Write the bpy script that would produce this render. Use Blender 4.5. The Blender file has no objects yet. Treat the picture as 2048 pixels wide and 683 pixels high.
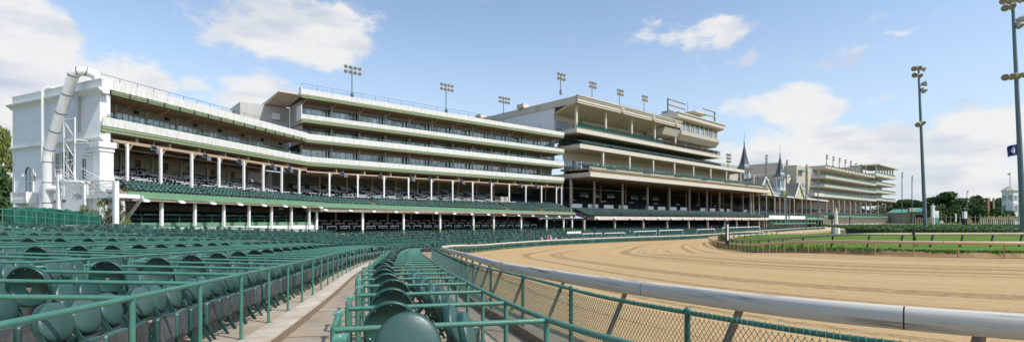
import bpy, math, random
import numpy as np
from mathutils import Vector, Matrix
R = math.radians
random.seed(11)
rng = np.random.default_rng(11)
sc = bpy.context.scene
col = sc.collection
CZ = 4.2                       # eye height of the photographer above the far track
FPX = 1000.0                   # focal length in pixels of the 2048 px wide photograph
HOR = 440.0                    # horizon row

# ------------------------------------------------------------------ camera
cd = bpy.data.cameras.new("camera"); cam = bpy.data.objects.new("camera", cd); col.objects.link(cam)
cd.sensor_width = 36.0; cd.lens = 36.0 * FPX / 2048.0
cd.shift_y = (HOR - 341.5) / 2048.0
cd.clip_start = 0.05; cd.clip_end = 6000
cam.location = (0, 0, CZ); cam.rotation_euler = (R(90), 0, 0)
sc.camera = cam

# ------------------------------------------------------------------ light
SUN_AZ, SUN_EL = 121.0, 50.0     # azimuth clockwise from +Y
w = bpy.data.worlds.new("World"); sc.world = w; w.use_nodes = True
sun = bpy.data.lights.new("sun", 'SUN'); sun.energy = 4.3; sun.angle = R(0.53); sun.color = (1.0, 0.965, 0.91)
so = bpy.data.objects.new("sun", sun); col.objects.link(so)
sd = Vector((math.sin(R(SUN_AZ)) * math.cos(R(SUN_EL)), math.cos(R(SUN_AZ)) * math.cos(R(SUN_EL)), math.sin(R(SUN_EL))))
so.rotation_euler = sd.to_track_quat('Z', 'Y').to_euler()
so.location = (0, 0, 80)
sc.view_settings.view_transform = 'Standard'; sc.view_settings.look = 'None'
sc.view_settings.exposure = 0.0; sc.view_settings.gamma = 1.0; sc.view_settings.use_curve_mapping = False
try:
    sc.cycles.max_bounces = 6; sc.cycles.diffuse_bounces = 3; sc.cycles.glossy_bounces = 3
    sc.cycles.transparent_max_bounces = 6; sc.cycles.transmission_bounces = 2
except Exception: pass

def px_dir(px, py):
    v = Vector(((px - 1024) / FPX, 1.0, (HOR - py) / FPX)).normalized()
    return math.atan2(v.x, v.y), math.asin(v.z)

def build_world():
    nt = w.node_tree; N = nt.nodes; L = nt.links; N.clear()
    def nd(t, **k):
        n = N.new(t)
        for a, b in k.items(): setattr(n, a, b)
        return n
    def math_(op, a, b=None, c=None, clamp=False):
        n = nd('ShaderNodeMath', operation=op); n.use_clamp = clamp
        for i, v in enumerate((a, b, c)):
            if v is None: continue
            if hasattr(v, 'is_linked'): L.new(v, n.inputs[i])
            else: n.inputs[i].default_value = v
        return n.outputs[0]
    out = nd('ShaderNodeOutputWorld'); bg = nd('ShaderNodeBackground'); bg.inputs[1].default_value = 0.1
    sky = nd('ShaderNodeTexSky', sky_type='NISHITA'); sky.sun_disc = False
    sky.sun_elevation = R(SUN_EL); sky.sun_rotation = R(SUN_AZ)
    sky.air_density = 1.0; sky.dust_density = 0.8; sky.ozone_density = 1.6; sky.altitude = 150
    tc = nd('ShaderNodeTexCoord'); sep = nd('ShaderNodeSeparateXYZ'); L.new(tc.outputs['Generated'], sep.inputs[0])
    az = math_('ARCTAN2', sep.outputs[0], sep.outputs[1])
    el = math_('ARCSINE', sep.outputs[2])
    comb = nd('ShaderNodeCombineXYZ'); L.new(az, comb.inputs[0]); L.new(el, comb.inputs[1])
    # warp the lookup so that the cloud outlines billow
    mp = nd('ShaderNodeVectorMath', operation='MULTIPLY'); L.new(comb.outputs[0], mp.inputs[0]); mp.inputs[1].default_value = (1, 1.7, 1)
    n1 = nd('ShaderNodeTexNoise'); n1.inputs['Scale'].default_value = 7; n1.inputs['Detail'].default_value = 9; n1.inputs['Roughness'].default_value = 0.58
    L.new(mp.outputs[0], n1.inputs['Vector'])
    wv = nd('ShaderNodeVectorMath', operation='SUBTRACT'); L.new(n1.outputs['Color'], wv.inputs[0]); wv.inputs[1].default_value = (0.5, 0.5, 0.5)
    ws = nd('ShaderNodeVectorMath', operation='MULTIPLY'); L.new(wv.outputs[0], ws.inputs[0]); ws.inputs[1].default_value = (0.22, 0.12, 0)
    p = nd('ShaderNodeVectorMath', operation='ADD'); L.new(comb.outputs[0], p.inputs[0]); L.new(ws.outputs[0], p.inputs[1])
    blobs = [(590, 62, 190, 92, 1.3), (470, 30, 120, 60, .6), (30, 60, 150, 120, 1.2), (120, 160, 280, 80, 1.1), (290, 160, 130, 65, .95), (20, 260, 170, 160, 1.1),
             (520, 190, 190, 55, .55), (1395, 52, 140, 42, .75), (1490, 108, 45, 25, .5), (1690, 120, 85, 32, .45), (1590, 215, 190, 60, .75),
             (1700, 310, 360, 95, .98), (1980, 280, 240, 110, .98), (1560, 330, 280, 90, .95), (1820, 55, 90, 26, .35), (1960, 380, 400, 80, .9),
             (1290, 230, 160, 60, .3), (1690, 158, 60, 25, .35), (-300, 150, 260, 300, .8), (2500, 150, 260, 200, .8)]
    tot = None
    for bx, by, rx, ry, wt in blobs:
        a0, e0 = px_dir(bx, by); a1, _ = px_dir(bx + rx, by); _, e1 = px_dir(bx, by - ry)
        s = nd('ShaderNodeVectorMath', operation='SUBTRACT'); L.new(p.outputs[0], s.inputs[0]); s.inputs[1].default_value = (a0, e0, 0)
        m = nd('ShaderNodeVectorMath', operation='MULTIPLY'); L.new(s.outputs[0], m.inputs[0])
        m.inputs[1].default_value = (1 / max(abs(a1 - a0), .02), 1 / max(abs(e1 - e0), .012), 0)
        ln = nd('ShaderNodeVectorMath', operation='LENGTH'); L.new(m.outputs[0], ln.inputs[0])
        mr = nd('ShaderNodeMapRange', interpolation_type='SMOOTHSTEP'); L.new(ln.outputs['Value'], mr.inputs[0])
        mr.inputs[1].default_value = 1.25; mr.inputs[2].default_value = 0.1; mr.inputs[3].default_value = 0.0; mr.inputs[4].default_value = wt
        tot = mr.outputs[0] if tot is None else math_('MAXIMUM', tot, mr.outputs[0])
    n2 = nd('ShaderNodeTexNoise'); n2.inputs['Scale'].default_value = 9; n2.inputs['Detail'].default_value = 11; n2.inputs['Roughness'].default_value = 0.62
    mp2 = nd('ShaderNodeVectorMath', operation='MULTIPLY'); L.new(comb.outputs[0], mp2.inputs[0]); mp2.inputs[1].default_value = (1, 1.8, 1)
    L.new(mp2.outputs[0], n2.inputs['Vector'])
    d = math_('ADD', tot, math_('MULTIPLY', math_('SUBTRACT', n2.outputs['Fac'], 0.5), 1.8))
    mask = nd('ShaderNodeMapRange', interpolation_type='SMOOTHSTEP'); L.new(d, mask.inputs[0])
    mask.inputs[1].default_value = 0.2; mask.inputs[2].default_value = 0.66; mask.inputs[4].default_value = 0.93
    # grey bases on thick cloud
    n3 = nd('ShaderNodeTexNoise'); n3.inputs['Scale'].default_value = 5; n3.inputs['Detail'].default_value = 7
    mp3 = nd('ShaderNodeVectorMath', operation='MULTIPLY'); L.new(comb.outputs[0], mp3.inputs[0]); mp3.inputs[1].default_value = (1, 3.6, 1)
    L.new(mp3.outputs[0], n3.inputs['Vector'])
    gr = nd('ShaderNodeMapRange'); L.new(n3.outputs['Fac'], gr.inputs[0]); gr.inputs[1].default_value = 0.46; gr.inputs[2].default_value = 0.68
    cc = nd('ShaderNodeMix', data_type='RGBA'); L.new(gr.outputs[0], cc.inputs[0])
    cc.inputs[6].default_value = (8.9, 8.8, 8.7, 1); cc.inputs[7].default_value = (5.2, 5.9, 7.2, 1)
    # pale band of haze low over the horizon, deeper blue above
    hz = nd('ShaderNodeMapRange', interpolation_type='SMOOTHSTEP'); L.new(el, hz.inputs[0])
    hz.inputs[1].default_value = 0.0; hz.inputs[2].default_value = 0.42; hz.inputs[3].default_value = 0.75; hz.inputs[4].default_value = 0.0
    sk = nd('ShaderNodeMix', data_type='RGBA', blend_type='MULTIPLY'); sk.inputs[0].default_value = 1.0
    L.new(sky.outputs[0], sk.inputs[6]); sk.inputs[7].default_value = (2.3, 2.15, 2.0, 1)
    sh = nd('ShaderNodeMix', data_type='RGBA'); L.new(hz.outputs[0], sh.inputs[0]); L.new(sk.outputs[2], sh.inputs[6]); sh.inputs[7].default_value = (5.6, 7.0, 8.9, 1)
    mx = nd('ShaderNodeMix', data_type='RGBA'); L.new(mask.outputs[0], mx.inputs[0]); L.new(sh.outputs[2], mx.inputs[6]); L.new(cc.outputs[2], mx.inputs[7])
    L.new(mx.outputs[2], bg.inputs[0]); L.new(bg.outputs[0], out.inputs[0])
build_world()

# ------------------------------------------------------------------ materials
def mat(name, c, rough=0.6, metal=0.0, var=0.0, vscale=2.0, dark=None, bump=0.0, bscale=40.0, spec=0.5, stretch=(1, 1, 1), coord='pos', coat=0.0, thr=(0.35, 0.75), ring=None):
    m = bpy.data.materials.new(name); m.use_nodes = True
    nt = m.node_tree; N = nt.nodes; L = nt.links
    b = N['Principled BSDF']; b.inputs['Base Color'].default_value = (*c, 1); b.inputs['Roughness'].default_value = rough
    b.inputs['Metallic'].default_value = metal; b.inputs['Specular IOR Level'].default_value = spec
    if coat: b.inputs['Coat Weight'].default_value = coat
    if coord == 'pos':
        g = N.new('ShaderNodeNewGeometry'); src = g.outputs['Position']
    elif coord == 'uv':
        g = N.new('ShaderNodeTexCoord'); src = g.outputs['UV']
    else:
        g = N.new('ShaderNodeTexCoord'); src = g.outputs['Object']
    mp = N.new('ShaderNodeMapping'); mp.inputs['Scale'].default_value = stretch; L.new(src, mp.inputs['Vector'])
    if var > 0 or dark:
        n = N.new('ShaderNodeTexNoise'); n.inputs['Scale'].default_value = vscale; n.inputs['Detail'].default_value = 8; n.inputs['Roughness'].default_value = 0.65
        L.new(mp.outputs[0], n.inputs['Vector'])
        mr = N.new('ShaderNodeMapRange'); mr.inputs[1].default_value = thr[0]; mr.inputs[2].default_value = thr[1]; L.new(n.outputs['Fac'], mr.inputs[0])
        mx = N.new('ShaderNodeMix'); mx.data_type = 'RGBA'; L.new(mr.outputs[0], mx.inputs[0])
        d = dark if dark else tuple(x * (1 - var) for x in c)
        mx.inputs[6].default_value = (*c, 1); mx.inputs[7].default_value = (*d, 1)
        L.new(mx.outputs[2], b.inputs['Base Color'])
    if bump > 0:
        n2 = N.new('ShaderNodeTexNoise'); n2.inputs['Scale'].default_value = bscale; n2.inputs['Detail'].default_value = 5
        L.new(mp.outputs[0], n2.inputs['Vector'])
        bp = N.new('ShaderNodeBump'); bp.inputs['Strength'].default_value = bump; bp.inputs['Distance'].default_value = 0.02
        L.new(n2.outputs['Fac'], bp.inputs['Height']); L.new(bp.outputs[0], b.inputs['Normal'])
    return m

M = {}
M['white'] = mat('white_paint', (.80, .80, .77), .55, var=.22, vscale=3, stretch=(1.2, 1.2, .25), thr=(.45, .8))
M['fascia'] = mat('fascia_panels', (.80, .79, .74), .6, var=.3, vscale=2.2, stretch=(1.6, 1.6, .35), thr=(.42, .78))
M['trim_green'] = mat('pale_green_trim', (.35, .43, .25), .6, var=.2, vscale=3)
M['band_green'] = mat('green_fascia_board', (.16, .33, .19), .55, var=.25, vscale=2)
M['rail_green'] = mat('green_pipe_paint', (.048, .175, .125), .42, dark=(.085, .21, .155), vscale=9, bump=.15, bscale=60, thr=(.4, .7), coord='pos')
M['cushion'] = mat('green_vinyl', (.023, .074, .060), .40, dark=(.040, .10, .086), vscale=5, bump=.08, bscale=50, coord='pos', thr=(.35, .75), spec=.6)
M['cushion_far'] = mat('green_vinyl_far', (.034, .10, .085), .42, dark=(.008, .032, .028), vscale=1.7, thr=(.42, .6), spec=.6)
M['shell'] = mat('dark_green_shell', (.018, .078, .062), .42, var=.25, vscale=8)
M['under'] = mat('seat_underside_board', (.055, .057, .057), .75, dark=(.11, .11, .107), vscale=9, thr=(.5, .75), bump=.2, bscale=80)
M['frame_green'] = mat('dark_green_frame', (.012, .05, .038), .4, var=.2, vscale=6)
M['chrome'] = mat('chair_badge', (.7, .7, .7), .3, metal=.8)
M['concrete'] = mat('concrete', (.37, .31, .23), .85, dark=(.22, .175, .12), vscale=1.3, bump=.4, bscale=30)
M['concrete_light'] = mat('concrete_edge', (.50, .45, .37), .85, dark=(.30, .24, .17), vscale=1.8, bump=.4, bscale=30)
M['curb'] = mat('weathered_curb', (.30, .22, .14), .9, dark=(.16, .12, .08), vscale=5, bump=.6, bscale=20, stretch=(1, 1, 2))
M['rail_white'] = mat('white_rail_cover', (.56, .535, .475), .8, spec=.2, dark=(.20, .18, .16), vscale=1.0, stretch=(.7, .7, 26), thr=(.56, .66))
M['rail_tan'] = mat('dusty_rail', (.55, .36, .21), .6, dark=(.62, .50, .36), vscale=.6)
M['rail_dusty'] = mat('dusty_white_rail', (.42, .36, .26), .7, dark=(.33, .27, .19), vscale=3)
M['post_brown'] = mat('rusty_post', (.22, .15, .095), .7, dark=(.12, .13, .10), vscale=8)
M['post_tan'] = mat('tan_post', (.46, .30, .17), .65, var=.3, vscale=6)
M['post_black'] = mat('black_green_post', (.018, .035, .032), .5, var=.3)
M['wire'] = mat('green_fence_wire', (.018, .07, .052), .5, dark=(.10, .20, .155), vscale=14, thr=(.5, .85))
M['fence_green'] = mat('fence_pipe_green', (.025, .10, .072), .45, dark=(.045, .16, .12), vscale=8)
M['steel'] = mat('blue_grey_steel', (.13, .18, .20), .5, var=.25, vscale=4, stretch=(1, 1, .3))
M['lamp_shell'] = mat('lamp_housing', (.50, .48, .43), .5, var=.2)
M['lamp_face'] = mat('lamp_glass', (.30, .26, .20), .15, var=.2)
M['speaker'] = mat('speaker_grey', (.15, .18, .21), .6, var=.2)
M['glass'] = mat('window_glass', (.42, .46, .48), .06, metal=.45, spec=.9, dark=(.10, .115, .125), vscale=.35, thr=(.4, .62))
M['glass_pale'] = mat('window_glass_pale', (.22, .30, .33), .08, spec=.8, var=.2, vscale=.6)
M['mullion'] = mat('mullion_grey', (.42, .42, .38), .5)
M['wall_grey'] = mat('grey_wall', (.30, .295, .27), .7, var=.15, vscale=1)
M['metal_panel'] = mat('ribbed_metal', (.50, .50, .48), .55, var=.15, vscale=1, stretch=(3, 3, .2))
M['soffit'] = mat('brown_soffit', (.23, .155, .10), .8, var=.35, vscale=1.5)
M['beam'] = mat('tan_beam', (.42, .31, .21), .7, var=.2, vscale=2)
M['dark'] = mat('dark_interior', (.05, .045, .04), .85, var=.3)  # shade of rooms, recesses and openings put into the surface colour
M['darkseat'] = mat('shaded_green_vinyl', (.010, .022, .024), .45, var=.2)  # seat vinyl darkened, the shade inside the stands put into its colour
M['cream'] = mat('cream_stucco', (.50, .435, .32), .75, var=.10, vscale=.5)
M['cream_light'] = mat('cream_fascia', (.60, .55, .455), .7, var=.12, vscale=.7, stretch=(1, 1, .4))
M['tan'] = mat('tan_parapet', (.56, .46, .30), .75, var=.2, vscale=1)
M['taupe'] = mat('taupe_stucco', (.46, .41, .34), .8, var=.12, vscale=.3)
M['shingle'] = mat('grey_shingles', (.27, .26, .25), .8, var=.3, vscale=2, bump=.3, bscale=8)
M['slate'] = mat('spire_slate', (.07, .085, .10), .45, var=.25, vscale=1, stretch=(1, 1, 4))
M['copper'] = mat('verdigris', (.10, .33, .24), .6)
M['awning'] = mat('teal_awning', (.05, .30, .22), .6)
M['teal_roof'] = mat('teal_metal_roof', (.14, .42, .33), .5, var=.15)
M['orange'] = mat('orange_rail', (.42, .15, .08), .6)
M['tarp'] = mat('green_tarp', (.008, .12, .07), .55, var=.3, vscale=3, bump=.5, bscale=6)
M['black'] = mat('black_paint', (.012, .012, .013), .4)
M['navy'] = mat('flag_navy', (.015, .03, .16), .8, var=.15)
M['gold'] = mat('gold_lettering', (.75, .48, .04), .6)
M['signgreen'] = mat('sign_green', (.01, .10, .045), .5)
M['brick'] = mat('red_brick', (.32, .14, .09), .85, var=.2)
M['bark'] = mat('bark', (.10, .075, .05), .9, var=.3)
M['leaf_dark'] = mat('leaves_dark', (.045, .10, .028), .75, dark=(.075, .145, .04), vscale=1.2)
M['leaf_mid'] = mat('leaves_mid', (.06, .12, .03), .75, dark=(.10, .16, .04), vscale=1.2)
M['leaf_yellow'] = mat('leaves_yellow_green', (.17, .20, .04), .75, dark=(.10, .15, .03), vscale=1.5)
M['hedge'] = mat('hedge_leaves', (.025, .06, .015), .8, dark=(.07, .13, .03), vscale=2.5)
M['flower'] = mat('yellow_flowers', (.65, .50, .03), .8)
M['turf'] = mat('mown_turf', (.085, .17, .025), .9, dark=(.12, .20, .04), vscale=.25, bump=.4, bscale=6)
M['ground'] = mat('far_ground', (.10, .13, .05), .95, dark=(.16, .15, .08), vscale=.05)
M['grassblade'] = mat('grass_blades', (.075, .16, .022), .8, dark=(.15, .21, .05), vscale=1.2)
M['bankdirt'] = mat('bank_soil', (.26, .16, .08), .95, dark=(.14, .085, .045), vscale=5, bump=.8, bscale=12)
M['asphalt'] = mat('asphalt', (.11, .105, .10), .9, var=.2)
M['skin'] = mat('skin', (.55, .33, .24), .6)
M['hair'] = mat('hair_brown', (.06, .04, .025), .7)
M['shirt_white'] = mat('shirt_white', (.75, .75, .80), .8, var=.1)
M['shirt_navy'] = mat('shirt_navy', (.02, .03, .09), .8)
M['shirt_pink'] = mat('shirt_pink', (.75, .32, .40), .8, var=.1)
M['shirt_red'] = mat('shirt_red', (.55, .05, .05), .8)
M['shirt_blue'] = mat('shirt_blue', (.22, .35, .55), .8)
M['jeans'] = mat('trousers', (.06, .08, .13), .85)

def vary(m, lo, hi):
    nt = m.node_tree; N = nt.nodes; L = nt.links; b = N['Principled BSDF']; src = b.inputs['Base Color'].links[0].from_socket
    oi = N.new('ShaderNodeObjectInfo'); mr = N.new('ShaderNodeMapRange'); L.new(oi.outputs['Random'], mr.inputs[0]); mr.inputs[3].default_value = lo; mr.inputs[4].default_value = hi
    hs = N.new('ShaderNodeHueSaturation'); L.new(mr.outputs[0], hs.inputs['Value']); L.new(src, hs.inputs['Color'])
    m2 = N.new('ShaderNodeMapRange'); L.new(oi.outputs['Random'], m2.inputs[0]); m2.inputs[3].default_value = 1.1; m2.inputs[4].default_value = .78; L.new(m2.outputs[0], hs.inputs['Saturation'])
    L.new(hs.outputs[0], b.inputs['Base Color'])
vary(M['cushion'], .68, 1.3); vary(M['shell'], .75, 1.2); vary(M['under'], .7, 1.4)
def siding_mat():
    m = mat('white_siding', (.80, .80, .79), .55, var=.10, vscale=.8)
    nt = m.node_tree; N = nt.nodes; L = nt.links; b = N['Principled BSDF']
    g = N.new('ShaderNodeNewGeometry'); s = N.new('ShaderNodeSeparateXYZ'); L.new(g.outputs['Position'], s.inputs[0])
    a = N.new('ShaderNodeMath'); a.operation = 'MULTIPLY'; a.inputs[1].default_value = 1 / .22; L.new(s.outputs[2], a.inputs[0])
    f = N.new('ShaderNodeMath'); f.operation = 'FRACT'; L.new(a.outputs[0], f.inputs[0])
    bp = N.new('ShaderNodeBump'); bp.inputs['Strength'].default_value = .9; bp.inputs['Distance'].default_value = .05; bp.invert = True
    L.new(f.outputs[0], bp.inputs['Height']); L.new(bp.outputs[0], b.inputs['Normal'])
    return m
M['siding'] = siding_mat()

def dirt_mat():
    m = bpy.data.materials.new('harrowed_dirt'); m.use_nodes = True
    nt = m.node_tree; N = nt.nodes; L = nt.links; b = N['Principled BSDF']; b.inputs['Roughness'].default_value = .95; b.inputs['Specular IOR Level'].default_value = .15
    tc = N.new('ShaderNodeTexCoord')
    def nz(sc_, scale, det, ro=.6):
        mp = N.new('ShaderNodeMapping'); mp.inputs['Scale'].default_value = sc_; L.new(tc.outputs['UV'], mp.inputs['Vector'])
        n = N.new('ShaderNodeTexNoise'); n.inputs['Scale'].default_value = scale; n.inputs['Detail'].default_value = det; n.inputs['Roughness'].default_value = ro
        L.new(mp.outputs[0], n.inputs['Vector']); return n.outputs['Fac']
    def rng_(v, a, b_, c=0., d=1.):
        mr = N.new('ShaderNodeMapRange'); L.new(v, mr.inputs[0]); mr.inputs[1].default_value = a; mr.inputs[2].default_value = b_; mr.inputs[3].default_value = c; mr.inputs[4].default_value = d; return mr.outputs[0]
    def mul(a, b_, op='MULTIPLY'):
        n = N.new('ShaderNodeMath'); n.operation = op
        for i, v in enumerate((a, b_)):
            if hasattr(v, 'is_linked'): L.new(v, n.inputs[i])
            else: n.inputs[i].default_value = v
        return n.outputs[0]
    def mix(f, a, b_):
        mx = N.new('ShaderNodeMix'); mx.data_type = 'RGBA'; L.new(f, mx.inputs[0])
        for i, v in ((6, a), (7, b_)):
            if hasattr(v, 'is_linked'): L.new(v, mx.inputs[i])
            else: mx.inputs[i].default_value = (*v, 1)
        return mx.outputs[2]
    streak = nz((.010, 1.0, 1), 1.0, 6)         # long lengthwise bands
    fine = nz((.06, 9, 1), 1.0, 6, .75)
    grain = nz((9, 9, 1), 1.0, 8, .75)
    clod = nz((3.2, 5, 1), 1.0, 4, .6)
    tyre = nz((.004, .8, 1), 1.3, 4)            # where the tractor tyres ran
    near = nz((2.2, 22, 1), 1.0, 3, .6)
    c = mix(rng_(streak, .38, .62), (.485, .340, .170), (.435, .30, .145))
    c = mix(mul(rng_(fine, .50, .72), .38), c, (.30, .195, .10))
    t = mul(rng_(tyre, .555, .57), rng_(near, .46, .54))
    c = mix(mul(t, .5), c, (.15, .085, .04))
    c = mix(mul(rng_(clod, .62, .74), .35), c, (.22, .14, .075))
    c = mix(mul(rng_(grain, .5, .8), .35), c, (.62, .46, .28))
    L.new(c, b.inputs['Base Color'])
    h = mul(mul(grain, .5), mul(fine, .9), 'ADD'); h = mul(h, mul(clod, .8), 'ADD'); h = mul(h, mul(t, -.9), 'ADD')
    bp = N.new('ShaderNodeBump'); bp.inputs['Strength'].default_value = .75; bp.inputs['Distance'].default_value = .06
    L.new(h, bp.inputs['Height']); L.new(bp.outputs[0], b.inputs['Normal'])
    return m
M['dirt'] = dirt_mat()

# ------------------------------------------------------------------ mesh builder
class MB:
    def __init__(s): s.V = []; s.F = []; s.n = 0; s.S = []
    def add(s, v, f, smooth=False):
        v = np.asarray(v, dtype=np.float64).reshape(-1, 3)
        s.V.append(v)
        for q in f: s.F.append(tuple(i + s.n for i in q)); s.S.append(smooth)
        s.n += len(v)
    def hexa(s, p):       # p: 8 points, bottom 0-3 ccw, top 4-7
        s.add(p, [(3, 2, 1, 0), (4, 5, 6, 7), (0, 1, 5, 4), (1, 2, 6, 5), (2, 3, 7, 6), (3, 0, 4, 7)])
    def box(s, x0, x1, y0, y1, z0, z1):
        s.hexa([(x0, y0, z0), (x1, y0, z0), (x1, y1, z0), (x0, y1, z0), (x0, y0, z1), (x1, y0, z1), (x1, y1, z1), (x0, y1, z1)])
    def quad(s, a, b, c, d): s.add([a, b, c, d], [(0, 1, 2, 3)])
    def tube(s, pts, r, n=8, caps=True, smooth=True):
        pts = [Vector(p) for p in pts]; m = len(pts)
        rs = r if hasattr(r, '__len__') else [r] * m
        V = []; up = Vector((0, 0, 1)); last = None
        for i, p in enumerate(pts):
            a = pts[max(i - 1, 0)]; b = pts[min(i + 1, m - 1)]; t = (b - a)
            if t.length < 1e-9: t = Vector((0, 0, 1))
            t.normalize()
            if last is None:
                u = t.cross(up if abs(t.z) < .95 else Vector((1, 0, 0))).normalized()
            else:
                u = (last - t * last.dot(t)); u = u.normalized() if u.length > 1e-6 else t.orthogonal().normalized()
            last = u; v = t.cross(u)
            for k in range(n):
                an = 2 * math.pi * k / n; q = p + (u * math.cos(an) + v * math.sin(an)) * rs[i]; V.append((q.x, q.y, q.z))
        F = []
        for i in range(m - 1):
            for k in range(n):
                F.append((i * n + k, i * n + (k + 1) % n, (i + 1) * n + (k + 1) % n, (i + 1) * n + k))
        s.add(V, F, smooth)
        if caps:
            s.add([V[k] for k in range(n)], [tuple(range(n - 1, -1, -1))]); s.add([V[(m - 1) * n + k] for k in range(n)], [tuple(range(n))])
    def bar(s, a, b, w_, h_, up=(0, 0, 1)):   # rectangular bar from a to b
        a = Vector(a); b = Vector(b); t = (b - a).normalized(); u = t.cross(Vector(up))
        if u.length < 1e-4: u = t.cross(Vector((1, 0, 0)))
        u.normalize(); v = u.cross(t)
        p = []
        for q in (a, b):
            for i, j in ((-1, -1), (1, -1), (1, 1), (-1, 1)): p.append(q + u * (w_ / 2 * i) + v * (h_ / 2 * j))
        s.add([tuple(x) for x in p], [(3, 2, 1, 0), (4, 5, 6, 7), (0, 1, 5, 4), (1, 2, 6, 5), (2, 3, 7, 6), (3, 0, 4, 7)])
    def lathe(s, prof, c, n=12, smooth=True, a0=0.0):
        V = []
        for r_, z in prof:
            for k in range(n):
                a = 2 * math.pi * k / n + a0; V.append((c[0] + r_ * math.cos(a), c[1] + r_ * math.sin(a), c[2] + z))
        F = []
        for i in range(len(prof) - 1):
            for k in range(n): F.append((i * n + k, i * n + (k + 1) % n, (i + 1) * n + (k + 1) % n, (i + 1) * n + k))
        s.add(V, F, smooth)
        s.add([V[k] for k in range(n)], [tuple(range(n - 1, -1, -1))]); s.add(V[-n:], [tuple(range(n))])
    def ball(s, c, r, n=8, sz=1.0):
        prof = [(r * max(math.sin(math.pi * i / 6), .02), -r * sz * math.cos(math.pi * i / 6)) for i in range(7)]
        s.lathe(prof, c, n)
    def build(s, name, m, parent=None, **tags):
        me = bpy.data.meshes.new(name)
        V = np.concatenate(s.V) if s.V else np.zeros((0, 3))
        if parent is not None:
            pl = parent
            while pl is not None:
                V = V - np.array(pl.location); pl = pl.parent
        me.from_pydata(V.tolist(), [], s.F)
        if any(s.S): me.polygons.foreach_set('use_smooth', s.S)
        me.materials.append(M[m] if isinstance(m, str) else m)
        me.update()
        o = bpy.data.objects.new(name, me); col.objects.link(o)
        if parent is not None: o.parent = parent
        for k, v in tags.items(): o[k] = v
        return o
def mesh_np(name, V, F, m, smooth=False):
    """big mesh from numpy: V (n,3), F list of (k, arity) arrays"""
    me = bpy.data.meshes.new(name); me.vertices.add(len(V)); me.vertices.foreach_set('co', np.asarray(V, dtype=np.float32).ravel())
    li = np.concatenate([f.ravel() for f in F]); tot = np.concatenate([np.full(len(f), f.shape[1]) for f in F]); st = np.concatenate([[0], np.cumsum(tot)[:-1]])
    me.loops.add(len(li)); me.loops.foreach_set('vertex_index', li.astype(np.int32))
    me.polygons.add(len(tot)); me.polygons.foreach_set('loop_start', st.astype(np.int32))
    try: me.polygons.foreach_set('loop_total', tot.astype(np.int32))
    except Exception: pass
    if smooth: me.polygons.foreach_set('use_smooth', np.ones(len(tot), dtype=bool))
    me.materials.append(M[m] if isinstance(m, str) else m); me.update(calc_edges=True)
    return me
def link(name, me, parent=None, **tags):
    o = bpy.data.objects.new(name, me); col.objects.link(o)
    if parent is not None: o.parent = parent
    for k, v in tags.items(): o[k] = v
    return o
def empty(name, loc, label, cat, group=None, rz=0.0):
    o = bpy.data.objects.new(name, None); col.objects.link(o); o.location = loc; o.rotation_euler = (0, 0, rz); o.empty_display_size = .2
    o['label'] = label; o['category'] = cat
    if group: o['group'] = group
    return o
def copy_tree(o, parent=None):
    c = o.copy(); col.objects.link(c)
    if parent is not None: c.parent = parent
    for ch in list(o.children): copy_tree(ch, c)
    return c
def replicate(tv, tf, pos, ang, name, m, zs=None):
    """merge many copies of a template: tv (n,3), tf list of arrays"""
    pos = np.asarray(pos); ang = np.asarray(ang); k = len(pos); n = len(tv)
    c = np.cos(ang)[:, None]; s_ = np.sin(ang)[:, None]
    tvx = tv[None, :, 0]; tvy = tv[None, :, 1]
    X = c * tvx - s_ * tvy; Y = s_ * tvx + c * tvy; Z = np.broadcast_to(tv[None, :, 2], X.shape) * (1.0 if zs is None else np.asarray(zs)[:, None])
    V = np.stack([X, Y, Z], -1) + pos[:, None, :]
    F = [(f[None, :, :] + (np.arange(k) * n)[:, None, None]).reshape(-1, f.shape[1]) for f in tf]
    return mesh_np(name, V.reshape(-1, 3), F, m)
def tmpl(mb):
    V = np.concatenate(mb.V); by = {}
    for f in mb.F: by.setdefault(len(f), []).append(f)
    return V, [np.array(v) for v in by.values()]

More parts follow.
